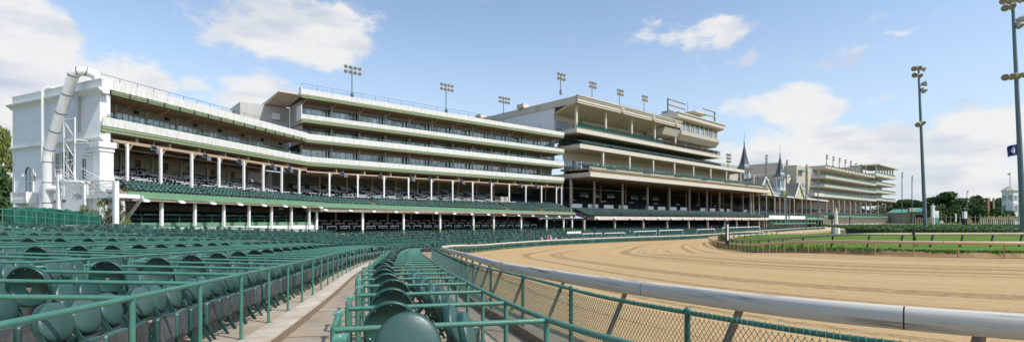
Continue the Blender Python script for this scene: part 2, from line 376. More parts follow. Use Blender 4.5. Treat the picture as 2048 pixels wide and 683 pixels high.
# ------------------------------------------------------------------ curves and terrain
def smooth(x, a, b):
    t = np.clip((x - a) / (b - a), 0, 1); return t * t * (3 - 2 * t)
def catmull(P, step=0.5):
    P = np.array(P, float); P = np.vstack([2 * P[0] - P[1], P, 2 * P[-1] - P[-2]]); out = []
    for i in range(1, len(P) - 2):
        p0, p1, p2, p3 = P[i - 1:i + 3]; n = max(2, int(np.linalg.norm(p2 - p1) / step))
        for t in np.linspace(0, 1, n, endpoint=False):
            out.append(.5 * ((2 * p1) + (-p0 + p2) * t + (2 * p0 - 5 * p1 + 4 * p2 - p3) * t * t + (-p0 + 3 * p1 - 3 * p2 + p3) * t ** 3))
    out.append(P[-2]); return np.array(out)
class Curve:
    def __init__(s, P, step=.4, sm=0):
        s.p = catmull(P, step)
        for _ in range(sm):
            q = s.p.copy(); q[1:-1] = (s.p[:-2] + 2 * s.p[1:-1] + s.p[2:]) / 4; s.p = q
        d = np.linalg.norm(np.diff(s.p, axis=0), axis=1); s.l = np.concatenate([[0], np.cumsum(d)]); s.L = s.l[-1]
    def at(s, l, off=0.0):
        l = np.clip(l, 0, s.L); x = np.interp(l, s.l, s.p[:, 0]); y = np.interp(l, s.l, s.p[:, 1])
        e = .8; l0 = np.clip(l - e, 0, s.L); l1 = np.clip(l + e, 0, s.L)
        dx = np.interp(l1, s.l, s.p[:, 0]) - np.interp(l0, s.l, s.p[:, 0]); dy = np.interp(l1, s.l, s.p[:, 1]) - np.interp(l0, s.l, s.p[:, 1])
        n = np.hypot(dx, dy); dx = dx / n; dy = dy / n
        return x - dy * off, y + dx * off, dx, dy
    def l_at_y(s, y): return float(s.l[np.argmax(s.p[:, 1] >= y)])
    def dist(s, x, y):
        x = np.asarray(x, float); y = np.asarray(y, float); sh = x.shape; X_ = x.ravel(); Y_ = y.ravel(); out = np.empty(len(X_))
        A = s.p[:-1]; D = s.p[1:] - s.p[:-1]; DD = (D ** 2).sum(1)
        for i in range(0, len(X_), 1500):
            px, py = X_[i:i + 1500, None], Y_[i:i + 1500, None]
            t = np.clip(((px - A[:, 0]) * D[:, 0] + (py - A[:, 1]) * D[:, 1]) / DD, 0, 1)
            out[i:i + 1500] = np.sqrt(np.min((px - A[:, 0] - t * D[:, 0]) ** 2 + (py - A[:, 1] - t * D[:, 1]) ** 2, axis=1))
        return out.reshape(sh)
def drop(x, y):
    x = np.asarray(x, float); y = np.asarray(y, float)
    sl = .0375 - .0115 * smooth(x, 5, 24) * (1 - smooth(y, 36, 60))
    base = 1.6 + sl * np.clip(y, 0, 200)
    k = smooth(y, 52, 85)
    return np.where(y < 52, base, base * (1 - k) + 4.2 * k)
def gz(x, y): return CZ - drop(x, y)

OUT = Curve([(40, -7), (22, -3.5), (12, .3), (7, 2.5), (4.07, 3.97), (2.95, 4.86), (2.2, 6.4), (1.4, 8), (.8, 9.8), (-.1, 12.4), (-1, 16.7), (-2.4, 23.5), (-4.2, 32.4), (-5.6, 40), (-6.1, 46),
             (-5.7, 55), (-2.6, 70), (2.2, 78), (6.5, 83), (21.8, 97), (43, 114), (72, 150), (112, 200), (148, 240), (250, 342), (420, 500)], .4, 8)
INN = Curve([(140, 40), (80, 34), (45, 31.6), (36, 31.2), (31, 32.2), (27.5, 34.5), (25.6, 38.5), (25.7, 46), (27.2, 54), (30.2, 68), (33, 83), (40, 98), (60, 118), (92, 151), (130, 192), (182, 241), (292, 334), (440, 450)], .4, 8)
FR = Curve([(-2.1, -1.5), (-2.75, 2.0), (-3.1, 4.0), (-3.45, 5.6), (-4.2, 9.2), (-5.2, 13.7), (-7.1, 22), (-8.9, 32), (-9.6, 42), (-9.0, 53), (-5.9, 69), (-.9, 79.5), (3.6, 85), (19, 99.5), (40.5, 117), (69.4, 153), (109.5, 203), (145.5, 243), (248, 345)], .4, 10)
SR = Curve([(1.9, 1.6), (1.1, 2.5), (.56, 3.4), (.27, 4.1), (-.1, 5.36), (-.45, 6.67), (-.79, 8), (-1.16, 9.5), (-1.5, 10.85), (-2.1, 13.6), (-3.1, 18.2), (-4.3, 23.7), (-5.9, 32), (-6.9, 38)], .4, 4)
SL = Curve([(-.75, 1.6), (-.95, 2.6), (-1.31, 3.8), (-1.6, 4.9), (-1.97, 6.2), (-2.3, 7.5), (-2.75, 9.0), (-3.9, 14), (-5.6, 22), (-7.4, 32), (-8.2, 38)], .4, 4)
FEN = Curve([(22, -5), (11, -1.2), (5.5, 1.0), (3.1, 2.3), (2.37, 2.92), (1.96, 3.4), (1.6, 4.15), (1.21, 4.87), (.93, 5.6), (.54, 7.1), (-.08, 9.3), (-.6, 11), (-1.6, 15.3), (-3.3, 23.5), (-5.0, 32), (-6.4, 40), (-6.9, 46)], .3, 3)
def rise(s): s = np.clip(s, 0, 60); return .042 * s + .0013 * s * s
def field_z(x0, y0, s): return gz(x0, y0) + .16 + rise(s)   # x0,y0: foot point on the front rail line
# ------------------------------------------------------------------ ground sheets
def grid_sheet(name, P, m, uv=None, smooth_=True, **tags):
    """P: (a, b, 3) grid of points"""
    a, b = P.shape[:2]; idx = np.arange(a * b).reshape(a, b)
    F = np.stack([idx[:-1, :-1], idx[1:, :-1], idx[1:, 1:], idx[:-1, 1:]], -1).reshape(-1, 4)
    me = mesh_np(name, P.reshape(-1, 3), [F], m, smooth_)
    # make it face up
    if me.polygons[len(F) // 2].normal.z < 0:
        me.flip_normals()
    if uv is not None:
        lay = me.uv_layers.new(name='uv'); li = np.zeros(len(me.loops), dtype=np.int32); me.loops.foreach_get('vertex_index', li)
        lay.data.foreach_set('uv', uv.reshape(-1, 2)[li].astype(np.float32).ravel())
    return link(name, me, **tags)

xs = np.concatenate([-np.geomspace(2500, 60, 20), np.linspace(-55, 120, 60), np.geomspace(125, 2500, 26)])
ys = np.concatenate([-np.geomspace(800, 20, 10), np.linspace(-16, 120, 60), np.geomspace(125, 5000, 30)])
X, Y = np.meshgrid(xs, ys, indexing='ij')
Z = gz(X, Y) - .35 - .5 * smooth(X, 20, 30) * smooth(Y, 28, 34) * (1 - smooth(Y, 60, 80))
Z = np.where((X / np.maximum(Y, 1) > .7) & (Y > 130), CZ - 1.9, Z)
grid_sheet('ground', np.stack([X, Y, Z], -1), 'ground', kind='structure')

# racetrack: loft between the outer and the inner rail
kp = [(0, 0)]
def lp(c, x, y): d = np.hypot(c.p[:, 0] - x, c.p[:, 1] - y); return float(c.l[np.argmin(d)])
pairs = [((40, -7), (140, 40)), ((12, .3), (60, 32.6)), ((4, 4), (36, 31.2)), ((.8, 9.8), (29, 33.3)), ((-1.7, 20), (25.8, 38)), ((-5.6, 40), (25.6, 45)), ((-5.7, 55), (27, 53)), ((-1, 74), (30, 67)),
         ((10, 87), (33.5, 84)), ((21.8, 97), (37, 93)), ((43, 114), (60, 118)), ((72, 150), (92, 151)), ((112, 200), (130, 192)), ((148, 240), (182, 241)), ((250, 342), (292, 334)), ((420, 500), (440, 450))]
lo = [lp(OUT, *a) for a, b in pairs]; li_ = [lp(INN, *b) for a, b in pairs]
tt = np.concatenate([np.linspace(i, i + 1, 26, endpoint=False) for i in range(len(pairs) - 1)] + [[len(pairs) - 1]])
lo_t = np.interp(tt, range(len(pairs)), lo); li_t = np.interp(tt, range(len(pairs)), li_)
ox, oy, _, _ = OUT.at(lo_t); ix, iy, _, _ = INN.at(li_t)
wv = np.concatenate([[-.035], np.linspace(0, 1, 60), [1.03, 1.06, 1.10, 1.14]])
PX = ox[:, None] + (ix - ox)[:, None] * wv; PY = oy[:, None] + (iy - oy)[:, None] * wv
PZ = gz(PX, PY)
wid = 24.0
U = np.stack([np.broadcast_to((lo_t + li_t)[:, None] / 2, PX.shape), np.broadcast_to(wv * wid, PX.shape)], -1)
grid_sheet('dirt_racetrack', np.stack([PX, PY, PZ], -1), 'dirt', U, kind='structure')

# infield: bank and turf, lofted from the inner rail to a far spine
nI = 420
lI = np.concatenate([np.linspace(0, lp(INN, 60, 118), 330), np.linspace(lp(INN, 60, 118) + 2, INN.L, 90)])
ax, ay, _, _ = INN.at(lI); fr = lI / INN.L
spx = np.interp(fr, [0, .12, .25, .5, 1], [200, 260, 330, 380, 460]); spy = np.interp(fr, [0, .12, .25, .5, 1], [60, 75, 110, 170, 430])
dist = np.hypot(spx - ax, spy - ay)
wd = np.array([.12, .22, .32, .42, .5, .58, .66, .76, .95, 1.3, 2, 2.7, 3.6, 5, 7, 9, 12, 15, 19, 24, 30, 38, 48, 60, 75, 95, 120, 160, 220, 300])
_, _, adx, ady = INN.at(lI)
w1_ = np.minimum(wd, 3.6)[None, :]; w2_ = np.maximum(wd - 3.6, 0)[None, :]
bx3, by3 = ax + ady * 3.6, ay - adx * 3.6; dist = np.hypot(spx - bx3, spy - by3)
TX = ax[:, None] + ady[:, None] * w1_ + ((spx - bx3) / dist)[:, None] * np.minimum(w2_, dist[:, None] * .98)
TY = ay[:, None] - adx[:, None] * w1_ + ((spy - by3) / dist)[:, None] * np.minimum(w2_, dist[:, None] * .98)
def plateau(x, y):
    u = x / np.maximum(y, 1)
    far = smooth(y, 88, 125)
    right = smooth(u, .70, .80)
    return 2.48 + far * (right * (-.95) + (1 - right) * 1.6)
def infield_drop(x, y):
    d = INN.dist(x, y)
    edge = drop(x, y)
    bank = smooth(d, .34 + .09 * np.sin(x * 1.3) * np.sin(y * .9), .62 + .09 * np.sin(x * 1.3))
    k = smooth(d, .7, 9)
    up = edge - .30 * bank - .02
    return up * (1 - k) + np.minimum(plateau(x, y), 4.3) * k
TZ = CZ - infield_drop(TX, TY)
TZ = TZ + np.where((wd > 1.2)[None, :] & (wd < 9)[None, :], .03 * np.sin(TX * 3.1) * np.sin(TY * 2.7), 0)
def imat():
    m = mat('infield_turf', (.085, .155, .02), .95, spec=.08, dark=(.125, .195, .03), vscale=.22, bump=.6, bscale=7)
    nt = m.node_tree; N = nt.nodes; L = nt.links; b = N['Principled BSDF']
    tc = N.new('ShaderNodeTexCoord'); s = N.new('ShaderNodeSeparateXYZ'); L.new(tc.outputs['UV'], s.inputs[0])
    g = N.new('ShaderNodeNewGeometry'); n = N.new('ShaderNodeTexNoise'); n.inputs['Scale'].default_value = 1.6; n.inputs['Detail'].default_value = 8; L.new(g.outputs['Position'], n.inputs['Vector'])
    a = N.new('ShaderNodeMath'); a.operation = 'MULTIPLY_ADD'; L.new(n.outputs['Fac'], a.inputs[0]); a.inputs[1].default_value = -1.1; L.new(s.outputs[1], a.inputs[2])
    mr = N.new('ShaderNodeMapRange'); L.new(a.outputs[0], mr.inputs[0]); mr.inputs[1].default_value = .0; mr.inputs[2].default_value = .12
    src = b.inputs['Base Color'].links[0].from_socket
    mx = N.new('ShaderNodeMix'); mx.data_type = 'RGBA'; L.new(mr.outputs[0], mx.inputs[0])
    d1 = N.new('ShaderNodeMix'); d1.data_type = 'RGBA'; L.new(n.outputs['Fac'], d1.inputs[0]); d1.inputs[6].default_value = (.16, .095, .045, 1); d1.inputs[7].default_value = (.45, .30, .16, 1)
    L.new(d1.outputs[2], mx.inputs[6]); L.new(src, mx.inputs[7]); L.new(mx.outputs[2], b.inputs['Base Color'])
    return m
M['infield'] = imat()
_dd = INN.dist(TX, TY)
UVI = np.stack([np.broadcast_to(lI[:, None], TX.shape), _dd], -1)
grid_sheet('infield_turf', np.stack([TX, TY, TZ], -1), 'infield', UVI, kind='structure')
def tz(x, y): return float(CZ - infield_drop(np.array(float(x)), np.array(float(y))))

# rough grass tufts on the bank
def tufts():
    V = []; F = []
    k = 0
    n = 26000
    lmax = lp(INN, 40, 98); ls = rng.uniform(lp(INN, 90, 34.5), lmax, n); ds = .55 + rng.exponential(1.2, n)
    bx_, by_, dx_, dy_ = INN.at(ls)
    # inside of the curve is to the right of its travel when it runs from the near right to the far side
    px_ = bx_ + dy_ * ds; py_ = by_ - dx_ * ds
    ok = INN.dist(px_, py_) > .6 + .1 * np.sin(px_ * 2.1)
    px_, py_ = px_[ok], py_[ok]
    zz = CZ - infield_drop(px_, py_)
    hh = rng.uniform(.05, .20, len(px_)); ww = rng.uniform(.03, .09, len(px_)); an = rng.uniform(0, 6.28, len(px_)); lx = rng.normal(0, .05, len(px_)); ly = rng.normal(0, .05, len(px_))
    c, s_ = np.cos(an) * ww, np.sin(an) * ww
    P = np.stack([np.stack([px_ - c, py_ - s_, zz - .02], -1), np.stack([px_ + c, py_ + s_, zz - .02], -1), np.stack([px_ + c * .3 + lx, py_ + s_ * .3 + ly, zz + hh], -1), np.stack([px_ - c * .5 + lx, py_ - s_ * .5 + ly, zz + hh * .8], -1)], 1)
    F = np.arange(len(px_) * 4).reshape(-1, 4)
    me = mesh_np('bank_grass', P.reshape(-1, 3), [F], 'grassblade')
    link('bank_grass', me, kind='stuff', label='rough green grass along the bank behind the tan inner rail', category='grass')
tufts()

# ------------------------------------------------------------------ terraces of the grandstand field
S_MAX = 25.2; STEP = 1.2
Lg = np.concatenate([np.linspace(0, lp(FR, 3.6, 85), 240), np.linspace(lp(FR, 3.6, 85) + 1, FR.L, 200)])
prof = [(-.34, -.30), (-.34, .0)]
k = 0; s = 0.0
prof = [(-.30, 'g'), (-.30, 0.0)]
while s < S_MAX:
    prof.append((s + STEP, rise(s + .0) if s > 0 else 0.0)); prof.append((s + STEP, rise(s + STEP))); s += STEP
fx, fy, _, _ = FR.at(Lg)
rows = []
for o_, z_ in prof:
    x, y, _, _ = FR.at(Lg, o_)
    zz = gz(fx, fy) + .16 + (0 if z_ == 'g' else float(z_)) - (.30 if z_ == 'g' else 0)
    rows.append(np.stack([x, y, zz], -1))
G = np.stack(rows, 1)
grid_sheet('terrace_floor', G, 'concrete', smooth_=False, kind='structure')
# pale nosing at the front edge of the terrace, its face weathered
for nm, a, b_, z0, z1, m_ in (('terrace_edge', -.315, .02, .0, .006, 'concrete_light'),):
    P = np.stack([np.stack([*FR.at(Lg, -.315)[:2], gz(fx, fy) + .16 - .02], -1), np.stack([*FR.at(Lg, -.315)[:2], gz(fx, fy) + .168], -1), np.stack([*FR.at(Lg, .10)[:2], gz(fx, fy) + .168], -1)], 1)
    grid_sheet(nm, P, m_, smooth_=False, kind='structure')
P = np.stack([np.stack([*FR.at(Lg, -.31)[:2], gz(fx, fy) - .16], -1), np.stack([*FR.at(Lg, -.31)[:2], gz(fx, fy) + .14], -1)], 1)
grid_sheet('terrace_riser', P, 'curb', smooth_=False, kind='structure')
# aisle and the floor of the track side strip, out to the chain link fence
L2 = np.linspace(0, FR.L, 420)
a0 = np.stack(FR.at(L2, -.2)[:2], -1)
fl = np.array([lp(OUT, x, y) for x, y in a0]); b0 = np.stack(OUT.at(np.maximum.accumulate(fl), .35)[:2], -1)
ww_ = np.linspace(0, 1, 9)
Q = a0[:, None, :] * (1 - ww_[None, :, None]) + b0[:, None, :] * ww_[None, :, None]
Qz = gz(Q[..., 0], Q[..., 1]) + .012
grid_sheet('aisle_paving', np.concatenate([Q, Qz[..., None]], -1), 'concrete', kind='structure')

b = MB()
for k in range(26):
    l = 1.0 + k * 2.9; x0_, y0_, dx_, dy_ = [float(v) for v in FR.at(l, -.33)]; x1_, y1_ = x0_ + dy_ * 3.4, y0_ - dx_ * 3.4
    n_ = 10; q = [(x0_ + (x1_ - x0_) * i / n_, y0_ + (y1_ - y0_) * i / n_) for i in range(n_ + 1)]
    for (xa, ya), (xb, yb) in zip(q, q[1:]):
        za, zb_ = float(gz(xa, ya)) + .018, float(gz(xb, yb)) + .018
        b.quad((xa - dx_ * .012, ya - dy_ * .012, za), (xb - dx_ * .012, yb - dy_ * .012, zb_), (xb + dx_ * .012, yb + dy_ * .012, zb_), (xa + dx_ * .012, ya + dy_ * .012, za))
b.build('aisle_joints', 'bankdirt', None, kind='structure')

# ------------------------------------------------------------------ outer white rail
def rail_profile(curve, l0, l1, step, prof, zfun, name, m, parent, off=0.0):
    n = max(2, int((l1 - l0) / step) + 1); ls = np.linspace(l0, l1, n)
    V = []; k = len(prof)
    for l in ls:
        bx_, by_, dx_, dy_ = curve.at(l, off); z = zfun(float(bx_), float(by_))
        for o_, h_ in prof: V.append((bx_ - dy_ * o_, by_ + dx_ * o_, z + h_))
    F = [(i * k + j, i * k + (j + 1) % k, (i + 1) * k + (j + 1) % k, (i + 1) * k + j) for i in range(n - 1) for j in range(k)]
    b = MB(); b.add(V, F, True); b.add(V[:k], [tuple(range(k - 1, -1, -1))]); b.add(V[-k:], [tuple(range(k))])
    return b.build(name, m, parent)
def outer_rail():
    t = empty('outer_rail', (0, 0, CZ - 1.7), 'white rounded outer rail curving round the dirt track above the green fence', 'rail')
    pr = [(.055, .80), (.068, .90), (.066, .95), (.045, .99), (0, 1.005), (-.045, .99), (-.066, .95), (-.068, .90), (-.055, .80)]
    zf = lambda x, y: float(gz(x, y))
    l = lp(OUT, 12, .3); i = 0
    l_first = l
    while l < lp(OUT, 250, 342):
        seg = 3.1 if l < l_first + 60 else (12 if l < l_first + 160 else 30)
        rail_profile(OUT, l, l + seg - .012, .3 if seg < 4 else 1.0, pr, zf, 'rail_section', 'rail_white', t)
        if seg < 4 and i < 30: rail_profile(OUT, l + seg - .03, l + seg + .02, .05, [(o_ * .985, .9 + (h_ - .9) * .975) for o_, h_ in pr], zf, 'joint_sleeve', 'black', t)
        l += seg; i += 1
        if i > 60: break
    l = l_first + .8; n = 0
    while l < lp(OUT, 112, 200):
        x, y, dx, dy = [float(v) for v in OUT.at(l)]
        z = zf(x, y); b = MB(); nx, ny = -dy, dx
        b.bar((x + nx * .0, y + ny * .0, z + .82), (x + nx * .30 + dx * .18, y + ny * .30 + dy * .18, z - .05), .07, .06)
        b.build('post', 'post_brown', t); n += 1
        l += 2.0 if n < 40 else 3.0
        if n >= 98: break
outer_rail()

# ------------------------------------------------------------------ chain link fence
def chain_fence():
    t = empty('chain_link_fence', (0, 0, CZ - 1.7), 'green chain link fence with a top pipe between the seats and the white rail', 'fence')
    H = .97
    l0 = lp(FEN, 3.1, 2.3); l1 = lp(FEN, -6.4, 40)
    zf = lambda x, y: float(gz(x, y))
    ls = np.arange(l0, l1, .4); pts = []
    for l in ls:
        x, y, _, _ = FEN.at(l); pts.append((float(x), float(y), zf(x, y) + H))
    b = MB(); b.tube(pts, .021, 8); b.build('top_pipe', 'fence_green', t)
    l = l0 + .35
    while l < l1:
        x, y, _, _ = [float(v) for v in FEN.at(l)]; z = zf(x, y); b = MB()
        b.tube([(x, y, z - .02), (x, y, z + H)], .026, 8); b.ball((x, y, z + H + .02), .03, 8); b.build('post', 'fence_green', t); l += 2.15
    # woven wires, both diagonals, with the knuckles looping over the pipe
    b = MB(); pit = .046; z0 = .06; h = H - .03 - z0; run = h * .74
    off = .026
    l = l0 - run
    wr = .0027
    while l < l1:
        for sgn in (1, -1):
            P = []
            for k_ in range(7):
                f = k_ / 6; ll = l + (f if sgn > 0 else 1 - f) * run
                if ll < l0 - .3 or ll > l1: continue
                x, y, dx, dy = [float(v) for v in FEN.at(ll, off + (.003 if sgn > 0 else -.003))]
                P.append((x, y, zf(x, y) + z0 + f * h))
            if len(P) > 1: b.tube(P, wr if l < l0 + 12 else wr * 1.5, 3, caps=False, smooth=False)
        l += pit if l < l0 + 15 else pit * 1.8
    b.build('wire_mesh', 'wire', t)
    b = MB(); l = l0
    r_ = random.Random(5)
    while l < l0 + 22:
        x, y, dx, dy = [float(v) for v in FEN.at(l)]; z = zf(x, y) + H; nx, ny = -dy, dx
        a = r_.uniform(.5, 1.2)
        pts = []
        for k_ in range(6):
            an = -.8 + k_ / 5 * 4.0; rr = .030
            pts.append((x + nx * rr * math.cos(an) + dx * (k_ * .008 * a), y + ny * rr * math.cos(an) + dy * (k_ * .008 * a), z + rr * math.sin(an)))
        b.tube(pts, .0024, 3, caps=False, smooth=False); l += pit
    b.build('tie_loops', 'rail_green', t)
    # brown kick board behind the seats
    P = [];
    b = MB()
    for i in range(0, len(ls) - 1):
        q = []
        for l in (ls[i], ls[i + 1]):
            xa, ya, _, _ = FEN.at(l, .06); xb, yb, _, _ = FEN.at(l, .10); z = zf(float(xa), float(ya)); q.append([(float(xa), float(ya), z), (float(xb), float(yb), z)])
        (a1, b1), (a2, b2) = q; up = .17
        b.hexa([a1, a2, b2, b1] + [(p[0], p[1], p[2] + up) for p in (a1, a2, b2, b1)])
    b.build('kick_board', 'curb', t)
    # wire mesh beyond: privacy screen along the far bend and the homestretch
    s = empty('screened_fence', (-5, 60, CZ - 4.3), 'green screened fence under the far outer rail beside the seating', 'fence')
    l = lp(OUT, -5.6, 42); n = 0
    while l < lp(OUT, 150, 242) and n < 98:
        seg = 3.0 if n < 50 else 6.0
        q = []
        for f in np.linspace(0, 1, 5):
            x, y, _, _ = [float(v) for v in OUT.at(l + f * seg, .42)]; q.append((x, y, zf(x, y)))
        V = []; F = []
        for (x, y, z) in q:
            V += [(x, y, z + .05), (x, y, z + .86 + .03 * math.sin(x * 3))]
        for i in range(4): F.append((2 * i, 2 * i + 2, 2 * i + 3, 2 * i + 1))
        b = MB(); b.add(V, F, True); b.build('screen_panel', 'screen', s)
        b = MB(); b.tube([(q[0][0], q[0][1], q[0][2]), (q[0][0], q[0][1], q[0][2] + .93)], .04, 5); b.build('post', 'frame_green', s)
        l += seg; n += 1
M['screen'] = mat('privacy_screen', (.055, .17, .13), .7, dark=(.02, .07, .055), vscale=1.4, stretch=(1, 1, .6), thr=(.4, .65))
chain_fence()

# ------------------------------------------------------------------ inner rail and turf rail
def inner_rail():
    t = empty('inner_rail', (26, 40, CZ - 3), 'tan dusty inner rail of the dirt track with short gooseneck posts', 'rail')
    zf = lambda x, y: float(gz(x, y))
    pr = [(.06, .86), (.085, .95), (.07, 1.05), (0, 1.09), (-.07, 1.05), (-.085, .95), (-.06, .86)]
    l = lp(INN, 100, 36); la = lp(INN, 40, 98); n = 0
    while l < la:
        rail_profile(INN, l, l + 5.95, .5, pr, zf, 'rail_section', 'rail_tan', t); l += 6.0
    l = lp(INN, 100, 36) + .7
    while l < la and n < 99:
        x, y, dx, dy = [float(v) for v in INN.at(l)]; z = zf(x, y); b = MB(); nx, ny = dy, -dx
        b.tube([(x + nx * .16, y + ny * .16, z - .05), (x + nx * .16, y + ny * .16, z + .62), (x + nx * .12, y + ny * .12, z + .80), (x, y, z + .94)], .038, 6)
        b.build('post', 'post_tan', t); n += 1; l += 2.35 if l < lp(INN, 27, 54) else 2.0
    t2 = empty('homestretch_rail', (60, 118, CZ - 4.2), 'pale inner rail on slanted posts running off beside the homestretch', 'rail')
    l = la; n = 0
    while l < lp(INN, 292, 334):
        rail_profile(INN, l, l + 11.9, 2, pr, zf, 'rail_section', 'rail_white', t2); l += 12
    l = la + 1
    while l < lp(INN, 182, 241) and n < 99:
        x, y, dx, dy = [float(v) for v in INN.at(l)]; z = zf(x, y); b = MB(); nx, ny = dy, -dx
        b.bar((x + nx * .7, y + ny * .7, z - .05), (x, y, z + .95), .08, .08); b.build('post', 'post_brown', t2); n += 1; l += 3.0
inner_rail()

TR = Curve([(110, 62), (90, 55), (70, 51), (58, 48.5), (48, 47), (41.5, 46.5), (33.5, 46), (31.5, 47.5), (29.6, 51), (29.2, 56), (29.9, 62), (31, 69), (34, 80), (41, 94), (62, 115)], .4, 4)
def turf_rail():
    t = empty('turf_rail', (33, 48, CZ - 2.5), 'dusty rail on slanted dark green posts around the turf course', 'rail')
    pr = [(.07, 1.10), (.085, 1.2), (.06, 1.33), (-.06, 1.33), (-.085, 1.2), (-.07, 1.10)]
    l = lp(TR, 110, 62)
    while l < TR.L - 6:
        rail_profile(TR, l, l + 5.97, .6, pr, tz, 'rail_section', 'rail_dusty', t); l += 6
    l = 1.0; n = 0
    while l < TR.L - 1:
        x, y, dx, dy = [float(v) for v in TR.at(l)]; z = tz(x, y); b = MB(); nx, ny = dy, -dx
        b.bar((x - .02, y, z + 1.19), (x - .33 + nx * .1, y - .12 + ny * .1, z - .05), .11, .11); b.build('post', 'post_black', t); n += 1; l += 3.0
turf_rail()

# ------------------------------------------------------------------ pipe railings
def pipe(name, pts, r, posts, parent, m='rail_green', nseg=8):
    b = MB(); b.tube(pts, r, nseg); b.build(name, m, parent)
ORD = ['zeroth', 'first', 'second', 'third', 'fourth', 'fifth', 'sixth', 'seventh', 'eighth', 'ninth', 'tenth', 'eleventh', 'twelfth', 'thirteenth', 'fourteenth', 'fifteenth', 'sixteenth', 'seventeenth', 'eighteenth', 'nineteenth', 'twentieth',
       'twenty-first', 'twenty-second', 'twenty-third', 'twenty-fourth', 'twenty-fifth', 'twenty-sixth', 'twenty-seventh', 'twenty-eighth', 'twenty-ninth', 'thirtieth']
RH = .93; PR = .024
BOX = 1.46           # box width along the rail
def front_rail():
    t = empty('terrace_railing', (-3.2, 4, CZ - 1.7), 'long green pipe railing along the terrace edge beside the aisle', 'railing')
    l0 = lp(FR, -2.1, -1.5) + .2; l1 = lp(FR, -9.6, 45)
    P = []
    for l in np.arange(l0, l1, .5):
        x, y, _, _ = [float(v) for v in FR.at(l, .12)]; P.append((x, y, float(field_z(x, y, 0)) + RH))
    b = MB(); b.tube(P, PR, 10); b.build('top_pipe', 'rail_green', t)
    l = lF0
    while l < l1:
        x, y, _, _ = [float(v) for v in FR.at(l, .12)]; z = float(field_z(x, y, 0))
        b = MB(); b.tube([(x, y, z), (x, y, z + RH)], PR, 8); b.lathe([(.05, 0), (.05, .012)], (x, y, z), 10); b.build('post', 'rail_green', t); l += BOX
lF0 = lp(FR, -3.2, 4.25) - 2 * 1.46
front_rail()
def fpt(l, s, h=0.0, step=True):
    """point of the terraced field: l along the front rail, s back from it, h above the step"""
    x, y, dx, dy = [float(v) for v in FR.at(l, s)]; x0, y0, _, _ = [float(v) for v in FR.at(l, 0)]
    sk = math.floor(s / STEP + 1e-6) * STEP if step else s
    return Vector((x, y, float(gz(x0, y0)) + .16 + float(rise(sk)) + h)), dx, dy
